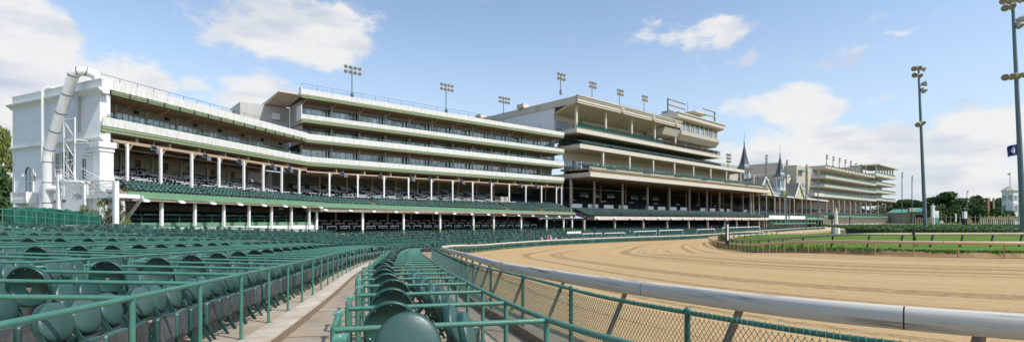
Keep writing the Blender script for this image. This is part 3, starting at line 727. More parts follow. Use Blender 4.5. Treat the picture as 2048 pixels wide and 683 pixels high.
# ------------------------------------------------------------------ the chair
def chair_shapes():
    """local frame: the chair faces -y; origin on the floor under its middle"""
    S = {}
    # backrest: rounded top, slightly wider than tall, leaning back
    tilt = R(14)
    def back_pt(u, v, d):     # u across, v up the back, d out of the front
        y = .10 + v * math.sin(tilt) - d * math.cos(tilt); z = .56 + v * math.cos(tilt) + d * math.sin(tilt)
        return (u, y, z)
    out = []
    for k in range(25):
        a = math.pi * (k / 24) ; out.append((.218 * math.cos(a), .195 + .205 * math.sin(a)))
    out += [(-.212, .15), (-.185, .09), (-.14, .045), (-.08, .018), (0, .008), (.08, .018), (.14, .045), (.185, .09), (.212, .15)]
    n = len(out)
    def ring(sc_, d, lift=0): return [back_pt(u * sc_, .2 + (v - .2) * sc_, d) for u, v in out]
    b = MB(); V = ring(.97, .012) + ring(1.0, .02) + ring(.97, .038) + ring(.86, .052) + ring(.5, .066) + ring(.05, .07)
    F = [(i * n + k, i * n + (k + 1) % n, (i + 1) * n + (k + 1) % n, (i + 1) * n + k) for i in range(5) for k in range(n)]
    b.add(V, F, True); b.add(V[-n:], [tuple(range(n))]); S['backrest'] = b
    b = MB(); V = ring(1.01, .018) + ring(1.03, .0) + ring(1.01, -.026) + ring(.955, -.028) + ring(.945, -.004) + ring(.05, -.002)
    F = [(i * n + k, i * n + (k + 1) % n, (i + 1) * n + (k + 1) % n, (i + 1) * n + k) for i in range(5) for k in range(n)]
    F = [tuple(reversed(f)) for f in F]; b.add(V, F, True); S['back_shell'] = b
    b = MB()
    for u, v in ((-.13, .335), (0, .375), (.13, .335), (-.17, .12), (.17, .12)):
        b.lathe([(.0075, 0), (.0055, .006), (.001, .008)], (0, 0, 0), 6)
        vv = b.V[-1]; base = np.array(back_pt(u, v, -.004)); R_ = np.array(Matrix.Rotation(-(math.pi / 2 + tilt) , 3, 'X'))
        for q in (-3, -2, -1): b.V[q] = b.V[q] @ R_.T + base if q == -3 else b.V[q] @ R_.T + base
    p0 = back_pt(0, .17, -.006)
    q = [(-.024, .19), (.024, .19), (.028, .175), (0, .135), (-.028, .175)]
    b.add([back_pt(u, v, -.007) for u, v in q] , [(0, 1, 2, 3, 4)])
    S['badge'] = b
    # tip-up seat, folded against the back: cushion side towards +y, board towards -y
    def rr(w_, h_, r_, z0, y):
        P = []
        for cx, cz, a0 in ((w_ - r_, h_ - r_, 0), (-w_ + r_, h_ - r_, 90), (-w_ + r_, -h_ + r_, 180), (w_ - r_, -h_ + r_, 270)):
            for k in range(5):
                a = R(a0 + k * 22.5); P.append((cx + r_ * math.cos(a), y, z0 + cz + r_ * math.sin(a)))
        return P
    b = MB(); layers = [(.175, .18, -.155), (.19, .195, -.15), (.19, .195, -.09), (.175, .18, -.076), (.10, .10, -.07)]
    V = []
    for w_, h_, y in layers: V += rr(w_, h_, .045, .39, y)
    F = [(i * 20 + k, i * 20 + (k + 1) % 20, (i + 1) * 20 + (k + 1) % 20, (i + 1) * 20 + k) for i in range(4) for k in range(20)]
    F = [tuple(reversed(f)) for f in F]
    b.add(V, F, True); b.add(V[:20], [tuple(range(20))]); b.add(V[-20:], [tuple(range(19, -1, -1))]); S['seat'] = b
    b = MB(); V = rr(.162, .167, .03, .39, -.159) + rr(.152, .157, .03, .39, -.151); 
    b.add(V[:20], [tuple(range(20))]); b.add(V, [((k + 1) % 20, k, 20 + k, 20 + (k + 1) % 20) for k in range(20)])
    V = [(.09 * math.cos(a) , -.163, .38 + .12 * math.sin(a)) for a in [2 * math.pi * k / 16 for k in range(16)]]
    b.add(V + [(x * .85, -.1665, .38 + (z - .38) * .85) for x, y, z in V], [(k, (k + 1) % 16, 16 + (k + 1) % 16, 16 + k) for k in range(16)] + [tuple(range(16, 32))])
    for x in (-.06, .05):
        for z in (.27, .33): b.lathe([(.006, 0), (.005, .004)], (x, 0, 0), 5); b.V[-3:] = [v[:, [0, 2, 1]] * np.array([1, -1, 1]) + np.array([0, -.167, z]) for v in b.V[-3:]]
    S['underside'] = b
    for nm, sx in (('left', -1), ('right', 1)):
        b = MB(); x = .208 * sx
        b.bar((x, .17, .76), (x, -.27, .0), .022, .034)         # long front leg up to the back
        b.bar((x * .93, -.10, .42), (x * .93, .27, .0), .022, .034)  # rear leg
        b.bar((x * .96, -.12, .40), (x * .96, .06, .43), .02, .03)
        S['leg_' + nm] = b
    b = MB(); b.bar((-.208, -.20, .11), (.208, -.20, .11), .018, .024); b.bar((-.21, .20, .08), (.21, .20, .08), .018, .024); b.bar((-.208, .10, .56), (.208, .10, .56), .018, .02)
    S['stretcher'] = b
    return S
CS = chair_shapes()
def make_chair():
    t = empty('folding_chair', (0, 0, 0), 'x', 'chair')
    bk = CS['backrest'].build('backrest', 'cushion', t)
    sh = CS['back_shell'].build('back_shell', 'shell', t); CS['badge'].build('badge', 'chrome', sh)
    se = CS['seat'].build('seat', 'cushion', t); CS['underside'].build('underside_board', 'under', se)
    CS['leg_left'].build('leg', 'frame_green', t); CS['leg_right'].build('leg', 'frame_green', t); CS['stretcher'].build('stretcher', 'frame_green', t)
    return t
chair0 = make_chair(); chair_used = [False]; chair_count = [0]
def place_chair(p, rz, label, group, sc_=1.0):
    o = chair0 if not chair_used[0] else copy_tree(chair0)
    chair_used[0] = True; chair_count[0] += 1
    o.location = p; o.scale = (1, 1, sc_); o.rotation_euler = (0, 0, rz); o['label'] = label; o['group'] = group
    return o
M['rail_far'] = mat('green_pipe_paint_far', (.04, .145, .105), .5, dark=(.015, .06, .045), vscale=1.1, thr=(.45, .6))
# light template for the mass of chairs further off
def far_template():
    b = MB(); bk = []
    tilt = R(14)
    out = [((.218 * math.cos(math.pi * k / 8)), .2 + .205 * math.sin(math.pi * k / 8)) for k in range(9)] + [(-.17, .05), (-.07, .01), (.07, .01), (.17, .05)]
    for d in (.06, -.02): bk += [(u, .10 + v * math.sin(tilt) - d, .56 + v * math.cos(tilt)) for u, v in out]
    n = len(out); b.add(bk, [(k, (k + 1) % n, n + (k + 1) % n, n + k) for k in range(n)] + [tuple(range(n - 1, -1, -1)), tuple(range(n, 2 * n))])
    cush = b
    s_ = MB(); s_.box(-.2, .2, -.07, .01, .21, .61)
    cush.box(-.185, .185, -.15, -.08, .2, .58)
    leg = MB()
    for x in (-.22, .22):
        leg.bar((x, .17, .76), (x, -.27, 0), .02, .03); leg.bar((x, -.10, .42), (x, .27, 0), .02, .03)
    un = MB(); un.box(-.16, .16, -.158, -.1505, .23, .55)
    sh = MB(); nb_ = [(u, .123 + v * math.sin(tilt), .56 + v * math.cos(tilt)) for u, v in out]; sh.add(nb_, [tuple(range(n))]); un.sh = sh
    return cush, leg, un
FC, FL, FU = far_template(); FCt, FLt, FUt, FSt = tmpl(FC), tmpl(FL), tmpl(FU), tmpl(FU.sh)
VT = None
def in_view(p, margin=.06, ymin=1.2):
    return p[1] > ymin and abs(p[0] / p[1]) < 1.024 + margin

# ------------------------------------------------------------------ track side strip: boxes of three chairs
def strip():
    t = empty('trackside_railing', (0, 4, CZ - 1.7), 'green pipe railing along the chain link fence on the track side', 'railing')
    zf = lambda x, y: float(gz(x, y)) + .012
    P = []
    H = .93
    for l in np.arange(0.3, SR.L, .4):
        x, y, _, _ = [float(v) for v in SR.at(l)]; P.append((x, y, zf(x, y) + H))
    b = MB(); b.tube(P, PR, 10); b.build('top_pipe', 'rail_green', t)
    # cross rails: anchor one at the near one of the photograph
    ys = []; l = lp(SR, .20, 4.25); l0 = l
    pitch = 1.18
    for k_ in range(-1, 28):
        ls_ = l0 + k_ * pitch
        if ls_ < .2 or ls_ > SR.L - .3: continue
        xr, yr, dx, dy = [float(v) for v in SR.at(ls_)]
        zr = zf(xr, yr)
        b = MB(); b.tube([(xr, yr, zr), (xr, yr, zr + H)], PR, 8); b.build('post', 'rail_green', t)
        # left end
        yl = yr - .42; i = np.argmin(abs(SL.p[:, 1] - yl)); xl = float(SL.p[i, 0]); zl = zf(xl, yl)
        bx = empty('divider_rail', (xl, yl, zl), '%s green pipe divider from the camera across the trackside strip' % ORD[k_ + 2], 'railing', 'divider rails of the trackside strip')
        b = MB(); b.tube([(xr + .0, yr, zr + H - .012), (xl, yl, zl + H - .012)], PR * .95, 8); b.build('cross_pipe', 'rail_green', bx)
        b = MB(); b.tube([(xl, yl, zl), (xl, yl, zl + H)], PR, 8); b.build('post', 'rail_green', bx)
        # stub along the aisle with a number plate
        dxl, dyl = SL.p[min(i + 3, len(SL.p) - 1)] - SL.p[max(i - 3, 0)]; nn = math.hypot(dxl, dyl); dxl /= nn; dyl /= nn
        q1 = (xl - dxl * 0.0, yl, zl + H); q2 = (xl + dxl * .62, yl + dyl * .62, zf(xl + dxl * .62, yl + dyl * .62) + H)
        b = MB(); b.tube([q1, q2], PR, 8); b.tube([q2, (q2[0], q2[1], q2[2] - H)], PR * .9, 8); b.build('stub_pipe', 'rail_green', bx)
        b = MB(); c = Vector(q2); d = Vector((dxl, dyl, 0)); b.bar(c - d * .1 + Vector((0, 0, .028)), c + d * .06 + Vector((0, 0, .028)), .085, .016); b.build('number_plate', 'plate', bx)
        b = MB(); b.bar(c - d * .07 + Vector((0, 0, .0395)), c + d * .01 + Vector((0, 0, .0395)), .018, .002); b.build('number', 'trim_green', bx)
        # chairs of the box beyond this divider
        if k_ >= -1:
            A = Vector((xl, yl, 0)); Bv = Vector((xr, yr, 0)); e = (Bv - A).normalized(); f = Vector((-e.y, e.x, 0)); ang = math.atan2(e.y, e.x)
            spots = [(.42, .52, ang + (math.pi if k_ >= 0 else 0), 'dark back turned to camera' if k_ >= 0 else 'smooth back cushion towards the camera', 'aisle end'), (1.20, .36, ang + R(75), 'seat tipped up', 'nearer fence corner'), (1.15, .86, ang + R(72), 'seat tipped up', 'farther fence corner')]
            for q, (a_, f_, rz, what, where) in enumerate(spots):
                p = A + e * a_ + f * f_
                if (k_ < 0 and q > 0) or (q == 1 + k_ % 2 and random.random() < .55): continue
                p.z = zf(p.x, p.y)
                jit = random.uniform(-.09, .09)
                place_chair(p, rz + jit, 'green folding chair, %s, %s of %s trackside box' % (what, where, ORD[k_ + 2]), 'folding chairs in the trackside strip', 1.14 if q == 0 else 1.0)
M['plate'] = mat('number_plate', (.09, .27, .20), .5, var=.15, vscale=20)
strip()

# ------------------------------------------------------------------ terrace boxes
PITCH_S = 3.6        # depth of a box row with its aisle
DEPTH = 2.75
LIM_L = lp(FR, 109.5, 203)
far_pos = {'c': [], 'a': [], 'z': []}
rail_tm = []
def field():
    cand = []
    nb = int((LIM_L - lF0) / BOX)
    nrow = int(25.0 / PITCH_S) + 1
    boxes = []
    for j in range(nrow):
        for i in range(-1, nb):
            l = lF0 + i * BOX; s0 = j * PITCH_S + (.12 if j == 0 else 0)
            if s0 > 22.5: continue
            p, dx, dy = fpt(l + BOX / 2, s0 + 1.0)
            sc_ = 1.0
            if not in_view(p, .10, 1.0): continue
            if s0 + DEPTH > 24.0 and p.y > 75: continue
            boxes.append((j, i, l, s0, p.y, math.hypot(p.x, p.y)))
    boxes.sort(key=lambda b: b[5])
    indiv = 0; rails = 0
    idx = 0
    seen = {}
    for (j, i, l, s0, py_, dist_) in boxes:
        xs0, ys0, _, _ = FR.at(l, s0 + 1.5)
        ang = None
        p0, dx, dy = fpt(l + BOX / 2, s0)
        ang = math.atan2(dy, dx) + math.pi / 2      # local -y faces the front rail: local y = left normal
        ang = math.atan2(dx, -dy) - math.pi / 2
        gap = (l * 7.13 + j * 3.3) % 1.0
        # stretch of the arc when we are far outside the bend
        x1, y1, _, _ = FR.at(l, s0 + 1.5); x2, y2, _, _ = FR.at(l + BOX, s0 + 1.5); real = math.hypot(float(x2 - x1), float(y2 - y1)) / BOX
        n3 = 3 if real > .9 else 2
        spots = []
        for s_, cnt in ((.62, n3), (1.62, n3 - 1 if j % 1 == 0 else n3)):
            for q in range(cnt):
                spots.append((s_, (.31 + .43 * (q + (1 if s_ > 1 and cnt == n3 - 1 else 0)) + random.uniform(-.02, .02)) * (1 if n3 == 3 else 1.5), 0))
        spots.append((1.78, .33, 1))
        spots.append((2.35, BOX * .62, 2))
        ring_ = ORD[min(30, j + 1)]
        key = j
        seen[key] = seen.get(key, 0) + 1
        near = (idx < 39 and chair_count[0] + len(spots) <= 298)
        idx += 1
        for q, (s_, t_, kind) in enumerate(spots):
            p, _, _ = fpt(l + t_, s0 + s_)
            rz = ang + (random.uniform(-.11, .11))
            if kind == 1: rz = ang + R(90) + random.uniform(-.1, .1)
            if kind == 2: rz = ang + random.uniform(-.3, .3)
            rz_w = rz
            if near:
                names = {0: 'facing the track with its seat tipped up', 1: 'with its round dark back towards the camera', 2: 'at the back, facing the track'}
                nth = {0: ORD[(q % 3) + 1]}.get(kind, 'last')
                wh = ('%s in the front line' % ORD[q + 1] if q < n3 else '%s in the second line' % ORD[q - n3 + 1]) if kind == 0 else ('the turned one' if kind == 1 else 'the rearmost')
                lb = 'green folding chair, %s, box %s of %s terrace row' % (wh, NUM[seen[key]], ring_)
                place_chair(p, rz_w, lb, 'folding chairs on the open terrace', 1.17 if kind == 1 else .92)
            else:
                if random.random() < .10: continue
                if kind == 0 and random.random() < .14: rz_w += math.pi * random.choice((.5, 1, -.5))
                far_pos['c'].append(tuple(p)); far_pos['a'].append(rz_w); far_pos['z'].append(1.17 if kind == 1 else random.uniform(.88, .98))
        # divider rails
        a, _, _ = fpt(l, s0); bq, _, _ = fpt(l, s0 + DEPTH); zt = a.z + RH
        a2, _, _ = fpt(l + BOX, s0)
        zb = max(zt - .0, bq.z + RH - .0)
        pa = Vector((a.x, a.y, a.z + RH)); pb = Vector((bq.x, bq.y, bq.z + RH)); pa2 = Vector((a2.x, a2.y, a2.z + RH))
        if near or (idx < 85):
            g = empty('box_divider', tuple(a), 'green pipe divider starting box %s of the %s box row of the terrace' % (NUM[seen[key]], ring_), 'railing', 'pipe dividers on the open terrace')
            b = MB(); b.tube([pa, pb], PR * .95, 8); b.build('side_pipe', 'rail_green', g)
            b = MB(); b.tube([pb, Vector((bq.x, bq.y, bq.z - .05))], PR, 8); b.build('post', 'rail_green', g)
            if j > 0:
                b = MB(); b.tube([pa, pa2], PR, 8); b.build('front_pipe', 'rail_green', g)
                b = MB(); b.tube([pa, a - Vector((0, 0, .05))], PR, 8); b.build('post', 'rail_green', g)
            d = (pb - pa).normalized()
            e2, _, _ = fpt(l + .5, s0 + DEPTH); pc = Vector((e2.x, e2.y, e2.z + RH))
            b = MB(); b.tube([pb, pc], PR, 8); b.build('back_pipe', 'rail_green', g)
            dd = (pc - pb).normalized()
            b = MB(); b.bar(pc - dd * .14 + Vector((0, 0, .03)), pc + dd * .02 + Vector((0, 0, .03)), .11, .022); b.bar(pc - dd * .14 + Vector((0, 0, .0)), pc + dd * .02, .06, .05); b.build('number_plate', 'plate', g)
            b = MB(); b.bar(pc - dd * .11 + Vector((0, 0, .0425)), pc - dd * .02 + Vector((0, 0, .0425)), .03, .003); b.build('number', 'shirt_white', g)
            b = MB(); b.tube([pc, Vector((e2.x, e2.y, e2.z - .05))], PR, 8); b.build('post', 'rail_green', g)
        else:
            up_ = Vector((0, 0, .07)); rail_tm.append((pa + up_, pb + up_, pa2 + up_))
NUM = ['zero', 'one', 'two', 'three', 'four', 'five', 'six', 'seven', 'eight', 'nine', 'ten', 'eleven', 'twelve', 'thirteen', 'fourteen', 'fifteen', 'sixteen', 'seventeen', 'eighteen', 'nineteen', 'twenty'] + \
      ['twenty-' + x for x in ('one', 'two', 'three', 'four', 'five', 'six', 'seven', 'eight', 'nine')] + ['thirty'] + ['thirty-' + x for x in ('one', 'two', 'three', 'four', 'five', 'six', 'seven', 'eight', 'nine')] + ['forty'] * 400
field()
if far_pos['c']:
    c, a = np.array(far_pos['c']), np.array(far_pos['a'])
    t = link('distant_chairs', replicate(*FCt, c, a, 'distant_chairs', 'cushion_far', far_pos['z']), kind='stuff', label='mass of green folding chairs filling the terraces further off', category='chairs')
    link('frames', replicate(*FLt, c, a, 'frames', 'frame_green', far_pos['z']), t, kind='stuff')
    link('back_shells', replicate(*FSt, c, a, 'back_shells', 'shell', far_pos['z']), t, kind='stuff')
    link('undersides', replicate(*FUt, c, a, 'undersides', 'under', far_pos['z']), t, kind='stuff')
    b = MB()
    for pa, pb, pa2 in rail_tm:
        r_ = PR * (.95 if pa.length < 60 else 1.15)
        b.tube([pa, pb], r_, 5, caps=False); b.tube([pa, pa2], r_, 5, caps=False); b.tube([pa, pa - Vector((0, 0, RH))], r_, 4, caps=False); b.tube([pb, pb - Vector((0, 0, RH))], r_, 4, caps=False)
    b.build('distant_box_rails', 'rail_far', None, kind='stuff', label='green pipe rails between the distant boxes of chairs', category='railings')
print('CHAIRS', chair_count[0], 'far', len(far_pos['c']), 'far rails', len(rail_tm))
# ------------------------------------------------------------------ building frames: a along the front, o outwards, h above eye level
class Fr:
    def __init__(s, p0, p1):
        s.o = np.array(p0, float); v = np.array(p1, float) - s.o; s.L = float(np.linalg.norm(v)); s.d = v / s.L; s.n = np.array([s.d[1], -s.d[0]])
        s.ang = math.atan2(s.d[1], s.d[0])
    skew = 0.0
    def P(s, a, o, h):
        if s.skew and o < 0: a = a + s.skew * -o * max(0.0, 1 - a / 8.0)
        q = s.o + s.d * a + s.n * o; return (float(q[0]), float(q[1]), CZ + h)
def on_line(f, px_, o):   # distance along frame f at offset o seen at photograph column px_
    k = (px_ - 1024) / 1000; ox_, oy_ = f.P(20, o, 0)[:2]; ox_ -= 20 * f.d[0]; oy_ -= 20 * f.d[1]
    return (k * oy_ - ox_) / (f.d[0] - k * f.d[1])
def fbox(b, f, a0, a1, o0, o1, h0, h1):
    p = [f.P(a0, o1, h0), f.P(a1, o1, h0), f.P(a1, o0, h0), f.P(a0, o0, h0)]; q = [f.P(a0, o1, h1), f.P(a1, o1, h1), f.P(a1, o0, h1), f.P(a0, o0, h1)]
    b.hexa(p + q)
def fpart(name, f, m, parent, *boxes):
    b = MB()
    for x in boxes: fbox(b, f, *x)
    return b.build(name, m, parent)
def ftube(b, f, pts, r, n=6): b.tube([f.P(*p) for p in pts], r, n)
def prism(b, f, prof, a0, a1):     # profile in (o, h) swept along a
    n = len(prof); V = [f.P(a0, o, h) for o, h in prof] + [f.P(a1, o, h) for o, h in prof]
    b.add(V, [(k, (k + 1) % n, n + (k + 1) % n, n + k) for k in range(n)] + [tuple(range(n - 1, -1, -1)), tuple(range(n, 2 * n))])
def window(f, parent, a0, a1, o, h0, h1, panes, dark='glass', door=None):
    b = MB(); t = .05
    fbox(b, f, a0, a1, o - .04, o + .05, h0, h0 + t); fbox(b, f, a0, a1, o - .04, o + .05, h1 - t, h1)
    for k in range(panes + 1):
        x = a0 + (a1 - a0) * k / panes; fbox(b, f, max(a0, x - t / 2), min(a1, x + t / 2), o - .038, o + .048, h0 + t, h1 - t)
    w_ = b.build('window', 'mullion', parent)
    b = MB()
    for k in range(panes):
        x0 = a0 + (a1 - a0) * k / panes + t / 2; x1 = a0 + (a1 - a0) * (k + 1) / panes - t / 2
        j = random.uniform(-.012, .012); q = [f.P(x0, o + j, h0 + t), f.P(x1, o - j, h0 + t), f.P(x1, o - j, h1 - t), f.P(x0, o + j, h1 - t)]; b.add(q, [(0, 1, 2, 3)])
    b.build('pane', dark, w_)
    return w_
def rail_line(f, parent, a0, a1, o, h, hh, n, m='rail_green', r=.035, mid=True, name='balcony_railing', loops=False):
    b = MB()
    if loops:
        L = (a1 - a0) / n
        for k in range(n):
            x0 = a0 + k * L + .1 * L; x1 = a0 + (k + 1) * L - .06 * L
            ftube(b, f, [(x0, o, h), (x0, o, h + hh), (x1, o, h + hh), (x1, o, h)], r, 5)
            ftube(b, f, [(x0 + .2, o - 1.2, h), (x0 + .2, o - 1.2, h + hh), (x0 + .2, o, h + hh)], r, 5)
        ftube(b, f, [(a0, o, h + .05), (a1, o, h + .05)], r, 5)
    else:
        ftube(b, f, [(a0, o, h + hh), (a1, o, h + hh)], r, 5)
        if mid: ftube(b, f, [(a0, o, h + hh * .5), (a1, o, h + hh * .5)], r * .8, 5)
        for k in range(n + 1):
            x = a0 + (a1 - a0) * k / n; ftube(b, f, [(x, o, h), (x, o, h + hh)], r, 5)
    return b.build(name, m, parent)

FA = Fr((-40.95, 50.0), (-33.3, 81.4)); FA.skew = .205; FB = Fr((-33.3, 81.4), (12.6, 121.0)); FCc = Fr((14.2, 122.0), (93.8, 195.0)); FE = Fr((161, 262), (233.7, 325))
seatrows = {'c': [], 'a': []}; darkrows = {'c': [], 'a': []}
wrails = MB()
def rows(f, a0, a1, o0, o1, h0, h1, step, store, aisle=11.0, yaw=0, sp=.56):
    n = max(1, int(round((o0 - o1) / step)))
    out = []
    for i in range(n + 1):
        o = o0 - (o0 - o1) * i / n; h = h0 + (h1 - h0) * i / n
        x = a0 + .3
        while x < a1 - .2:
            if ((x - a0) % aisle) > 1.0 or aisle <= 0:
                p = f.P(x, o, h); store['c'].append(p); store['a'].append(f.ang + random.uniform(-.12, .12))
            x += sp
def stepfloor(f, parent, a0, a1, o0, o1, h0, h1, step, m='concrete', name='seating_steps', base=None):
    n = max(1, int(round((o0 - o1) / step))); prof = []
    for i in range(n + 1):
        o = o0 - (o0 - o1) * i / n + step / 2; h = h0 + (h1 - h0) * i / n
        o2 = o - step
        prof += [(o, h), (o2, h)]
    prof = prof + [(prof[-1][0], prof[-1][1] - .4), (prof[0][0], prof[0][1] - .4)]
    b = MB(); prism(b, f, prof, a0, a1); return b.build(name, m, parent)
def white_rails(f, a0, a1, o0, o1, h0, h1, step):
    n = max(1, int(round((o0 - o1) / step)))
    for i in range(n + 1):
        o = o0 - (o0 - o1) * i / n; h = h0 + (h1 - h0) * i / n + .92
        x = a0 + random.uniform(0, 1.4)
        while x < a1 - 2:
            if random.random() < .8:
                fbox(wrails, f, x, min(x + 2.1, a1), o - .03, o + .03, h, h + .07)
            fbox(wrails, f, x + 1.05, x + 1.10, o - .03, o + .03, h - .5, h)
            if random.random() < .45: fbox(wrails, f, x + 2.4, x + 2.45, o - .03, o + .03, h - .45, h + .15)
            x += 2.9
def column(f, parent, a, o, h0, h1, m='white', r=.125, knee=.75, kn=True, name='column'):
    b = MB(); fbox(b, f, a - r, a + r, o - r, o + r, h0, h1 - .003)
    c = b.build(name, m, parent)
    if kn:
        b = MB()
        for sg in (-1, 1): b.bar(f.P(a + sg * (r + .0), o, h1 - knee * (1.0 if sg > 0 else .5)), f.P(a + sg * (knee * (.75 if sg > 0 else .4)), o, h1 - .05), .08, .11)
        b.build('bracket', 'beam', c)
    return c
def speakers(f, a, o, h, lab):
    t = empty('speaker_cluster', f.P(a, o, h), lab, 'speaker', 'grey loudspeakers under the balcony')
    b = MB(); fbox(b, f, a - .6, a + .1, o - .2, o + .5, h - .5, h); fbox(b, f, a + .15, a + .75, o - .25, o + .4, h - .8, h - .15); b.build('cabinet', 'speaker', t)
    b = MB(); b.quad(f.P(a - .55, o + .503, h - .45), f.P(a + .05, o + .503, h - .45), f.P(a + .05, o + .503, h - .05), f.P(a - .55, o + .503, h - .05)); b.build('grille', 'black', t)
    b = MB(); fbox(b, f, a - .05, a + .2, o - .1, o + .1, h, h + .45); b.build('bracket', 'steel', t)
def floods(f, as_, o, h, lab, grp, w_=.32):
    for i, a in enumerate(as_):
        t = empty('floodlight', f.P(a, o, h), lab % ORD[i + 1], 'floodlight', grp)
        b = MB(); prism(b, f, [(o, h + .2), (o + .4, h + .1), (o + .45, h - .1), (o + .1, h - .04)], a - w_, a + w_); b.build('housing', 'white', t)
        b = MB(); fbox(b, f, a - w_ * .8, a + w_ * .8, o + .12, o + .5, h - .13, h - .11); b.build('lens', 'lamp_face', t)
M['joint'] = mat('panel_joint', (.56, .54, .48), .7, var=.3)
# ------------------------------------------------------------------ left wing and five storey wing of the grandstand
def band(f, parent, a0, a1, w0, w1, g0, o=0.0, name='balcony'):
    """white sloping front between h w0..w1 with the green trim below it"""
    b = MB(); prism(b, f, [(o - .28, w0), (o, w0), (o + .12, w1), (o - .10, w1 + .0), (o - .14, w0 + .12)], a0, a1); fb = b.build(name + '_front', 'fascia', parent)
    b = MB(); prism(b, f, [(o - .5, g0), (o - .16, g0), (o - .05, w0 - .003), (o - .5, w0 - .003)], a0 + .02, a1 - .02)
    fbox(b, f, a0 + .02, a1 - .02, o - .05, o - .02, w0 - (w0 - g0) * .45, w0 - (w0 - g0) * .35)
    b.build(name + '_trim', 'trim_green', parent)
    b = MB(); x = a0 + 1.0
    while x < a1: fbox(b, f, x, x + .035, o - .03, o + .128, w0, w0 + .04); prism(b, f, [(o + .006, w0 + .03), (o + .012, w0 + .03), (o + .128, w1), (o + .12, w1)], x, x + .03); x += 1.22
    b.build(name + '_joints', 'joint', parent)
def wing_A():
    f = FA; L = f.L
    t = empty('left_grandstand', f.P(L / 2, -6, -1.2), 'white sided left wing of the grandstand with one glazed balcony storey above open seating', 'grandstand')
    # roof
    fpart('roof', f, 'soffit', t, (0.0, L, -13, -.45, 13.9, 14.05))
    band(f, t, 0, L, 13.25, 14.15, 12.85, name='roof')
    fpart('soffit', f, 'soffit', t, (.1, L, -4.2, -.5, 12.78, 12.9))
    b = MB(); x = 1.0
    while x < L: ftube(b, f, [(x, -4.1, 12.74), (x, -.5, 12.74)], .05, 4); x += 1.35
    for k in range(4): ftube(b, f, [(.2, -3.6 + k * .9, 12.72), (L - .1, -3.6 + k * .9, 12.72)], .035, 4)
    b.build('joists', 'beam', t)
    b = MB(); x = .8
    while x < L: fbox(b, f, x, x + .06, -.06, .03, 12.75, 13.3); x += 2.0
    b.build('hangers', 'black', t)
    rail_line(f, t, 0, L, -.25, 14.1, .55, 17, m='steel', r=.03, mid=False, name='roof_railing')
    # glazed storey
    fpart('upper_wall', f, 'wall_grey', t, (0, L, -4.3, -4.05, 12.0, 12.78), (0, L, -4.3, -4.05, 9.1, 9.55))
    nb = 8; bw = L / nb
    for k in range(nb):
        window(f, t, k * bw + .16, (k + 1) * bw - .16, -4.1, 9.56, 11.99, 5)
        b = MB(); fbox(b, f, k * bw - .15, k * bw + .15, -4.25, -3.95, 9.1, 12.77); b.build('pier', 'mullion', t)
        b = MB(); b.bar(f.P(k * bw + .1, -3.9, 11.9), f.P(k * bw + .1, -.9, 12.7), .1, .1); b.build('brace', 'beam', t)
        b = MB(); fbox(b, f, k * bw + 2.3, k * bw + 2.7, -3.95, -3.7, 12.15, 12.5); b.build('speaker_box', 'black', t)
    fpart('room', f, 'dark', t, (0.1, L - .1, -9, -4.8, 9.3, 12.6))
    fpart('balcony_floor', f, 'concrete', t, (0.05, L, -12, -.3, 9.0, 9.15))
    band(f, t, 0, L, 9.5, 10.35, 8.95)
    rail_line(f, t, .4, L, -.15, 10.35, .35, 20, loops=True)
    # open tier
    fpart('tier_ceiling', f, 'soffit', t, (0.05, L, -13, -.35, 8.85, 8.99))
    b = MB()
    for k in range(9): prism(b, f, [(-.6, 8.83), (-13, 8.83), (-13, 8.4), (-.6, 8.2)], .0 + k * bw - .12 if k else .1, k * bw + .12 if k else .3)
    for o in (-4.5, -8.5): fbox(b, f, .1, L, o - .1, o + .1, 7.9, 8.15)
    fbox(b, f, .1, L, -.75, -.45, 8.05, 8.35)
    b.build('beams', 'beam', t)
    b = MB()
    for k in range(9):
        x = .5 + k * bw; b.bar(f.P(x, -1, 8.3), f.P(x + 1.4, -5, 8.75), .05, .05)
    b.build('trusses', 'beam', t)
    fpart('back_wall', f, 'white', t, (0, L + 13, -12.6, -12.3, 3.0, 8.84))
    b = MB()
    for k in range(8): fbox(b, f, k * bw + 1.3, k * bw + 2.1, -12.3, -12.27, 7.0, 8.0)
    b.build('back_vents', 'concrete', t)
    for k in range(8):
        a = [2.84, 6.75, 10.85, 14.95, 19.2, 22.9, 26.8, 30.9][k]
        column(f, t, a, -.5, 3.6, 8.1)
        if k % 1 == 0: column(f, t, a + .4, -7.0, 5.0, 8.0, m='concrete_light', r=.12)
    speakers_at = [1.2, 6.1, 13.0, 18.6, 25.0, 28.7]
    for i, a in enumerate(speakers_at): speakers(f, a, .0 - .9, 8.3, '%s grey speaker pair from the left under the left wing balcony' % ORD[i + 1])
    stepfloor(f, t, .2, L + 1.5, 3.0, -11.8, 2.35, 6.0, 1.05)
    rows(f, .4, L + .5, 2.85, -.1, 2.4, 3.3, .98, seatrows, 9.4)
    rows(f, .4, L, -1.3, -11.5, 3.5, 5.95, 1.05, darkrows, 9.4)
    white_rails(f, .4, L, -1.0, -11.3, 3.45, 5.9, 1.05)
    # tier front
    fpart('tier_front', f, 'band_green', t, (-.2, L + .8, 3.35, 3.5, 2.2, 2.85))
    fpart('tier_edge_trim', f, 'band_green', t, (-.2, L + .8, 3.5, 3.6, 2.18, 2.3))
    rail_line(f, t, -.2, L + .8, 3.45, 2.85, .75, 16, name='tier_railing')
    fpart('tier_slab', f, 'soffit', t, (-.2, L + .8, -9, 3.34, 1.95, 2.18))
    for k in range(8):
        b = MB(); a = -.2 + k * 4.15; fbox(b, f, a - .13, a + .13, 2.7, 2.96, -1.2, 1.93); b.build('lower_column', 'white', t)
    fpart('lower_back_wall', f, 'wall_grey', t, (0, L + 8, -6.3, -6.0, -2.3, 1.94))
    fpart('lower_wall_front', f, 'band_green', t, (.2, L - 1, 1.9, 2.1, -.75, -.25))
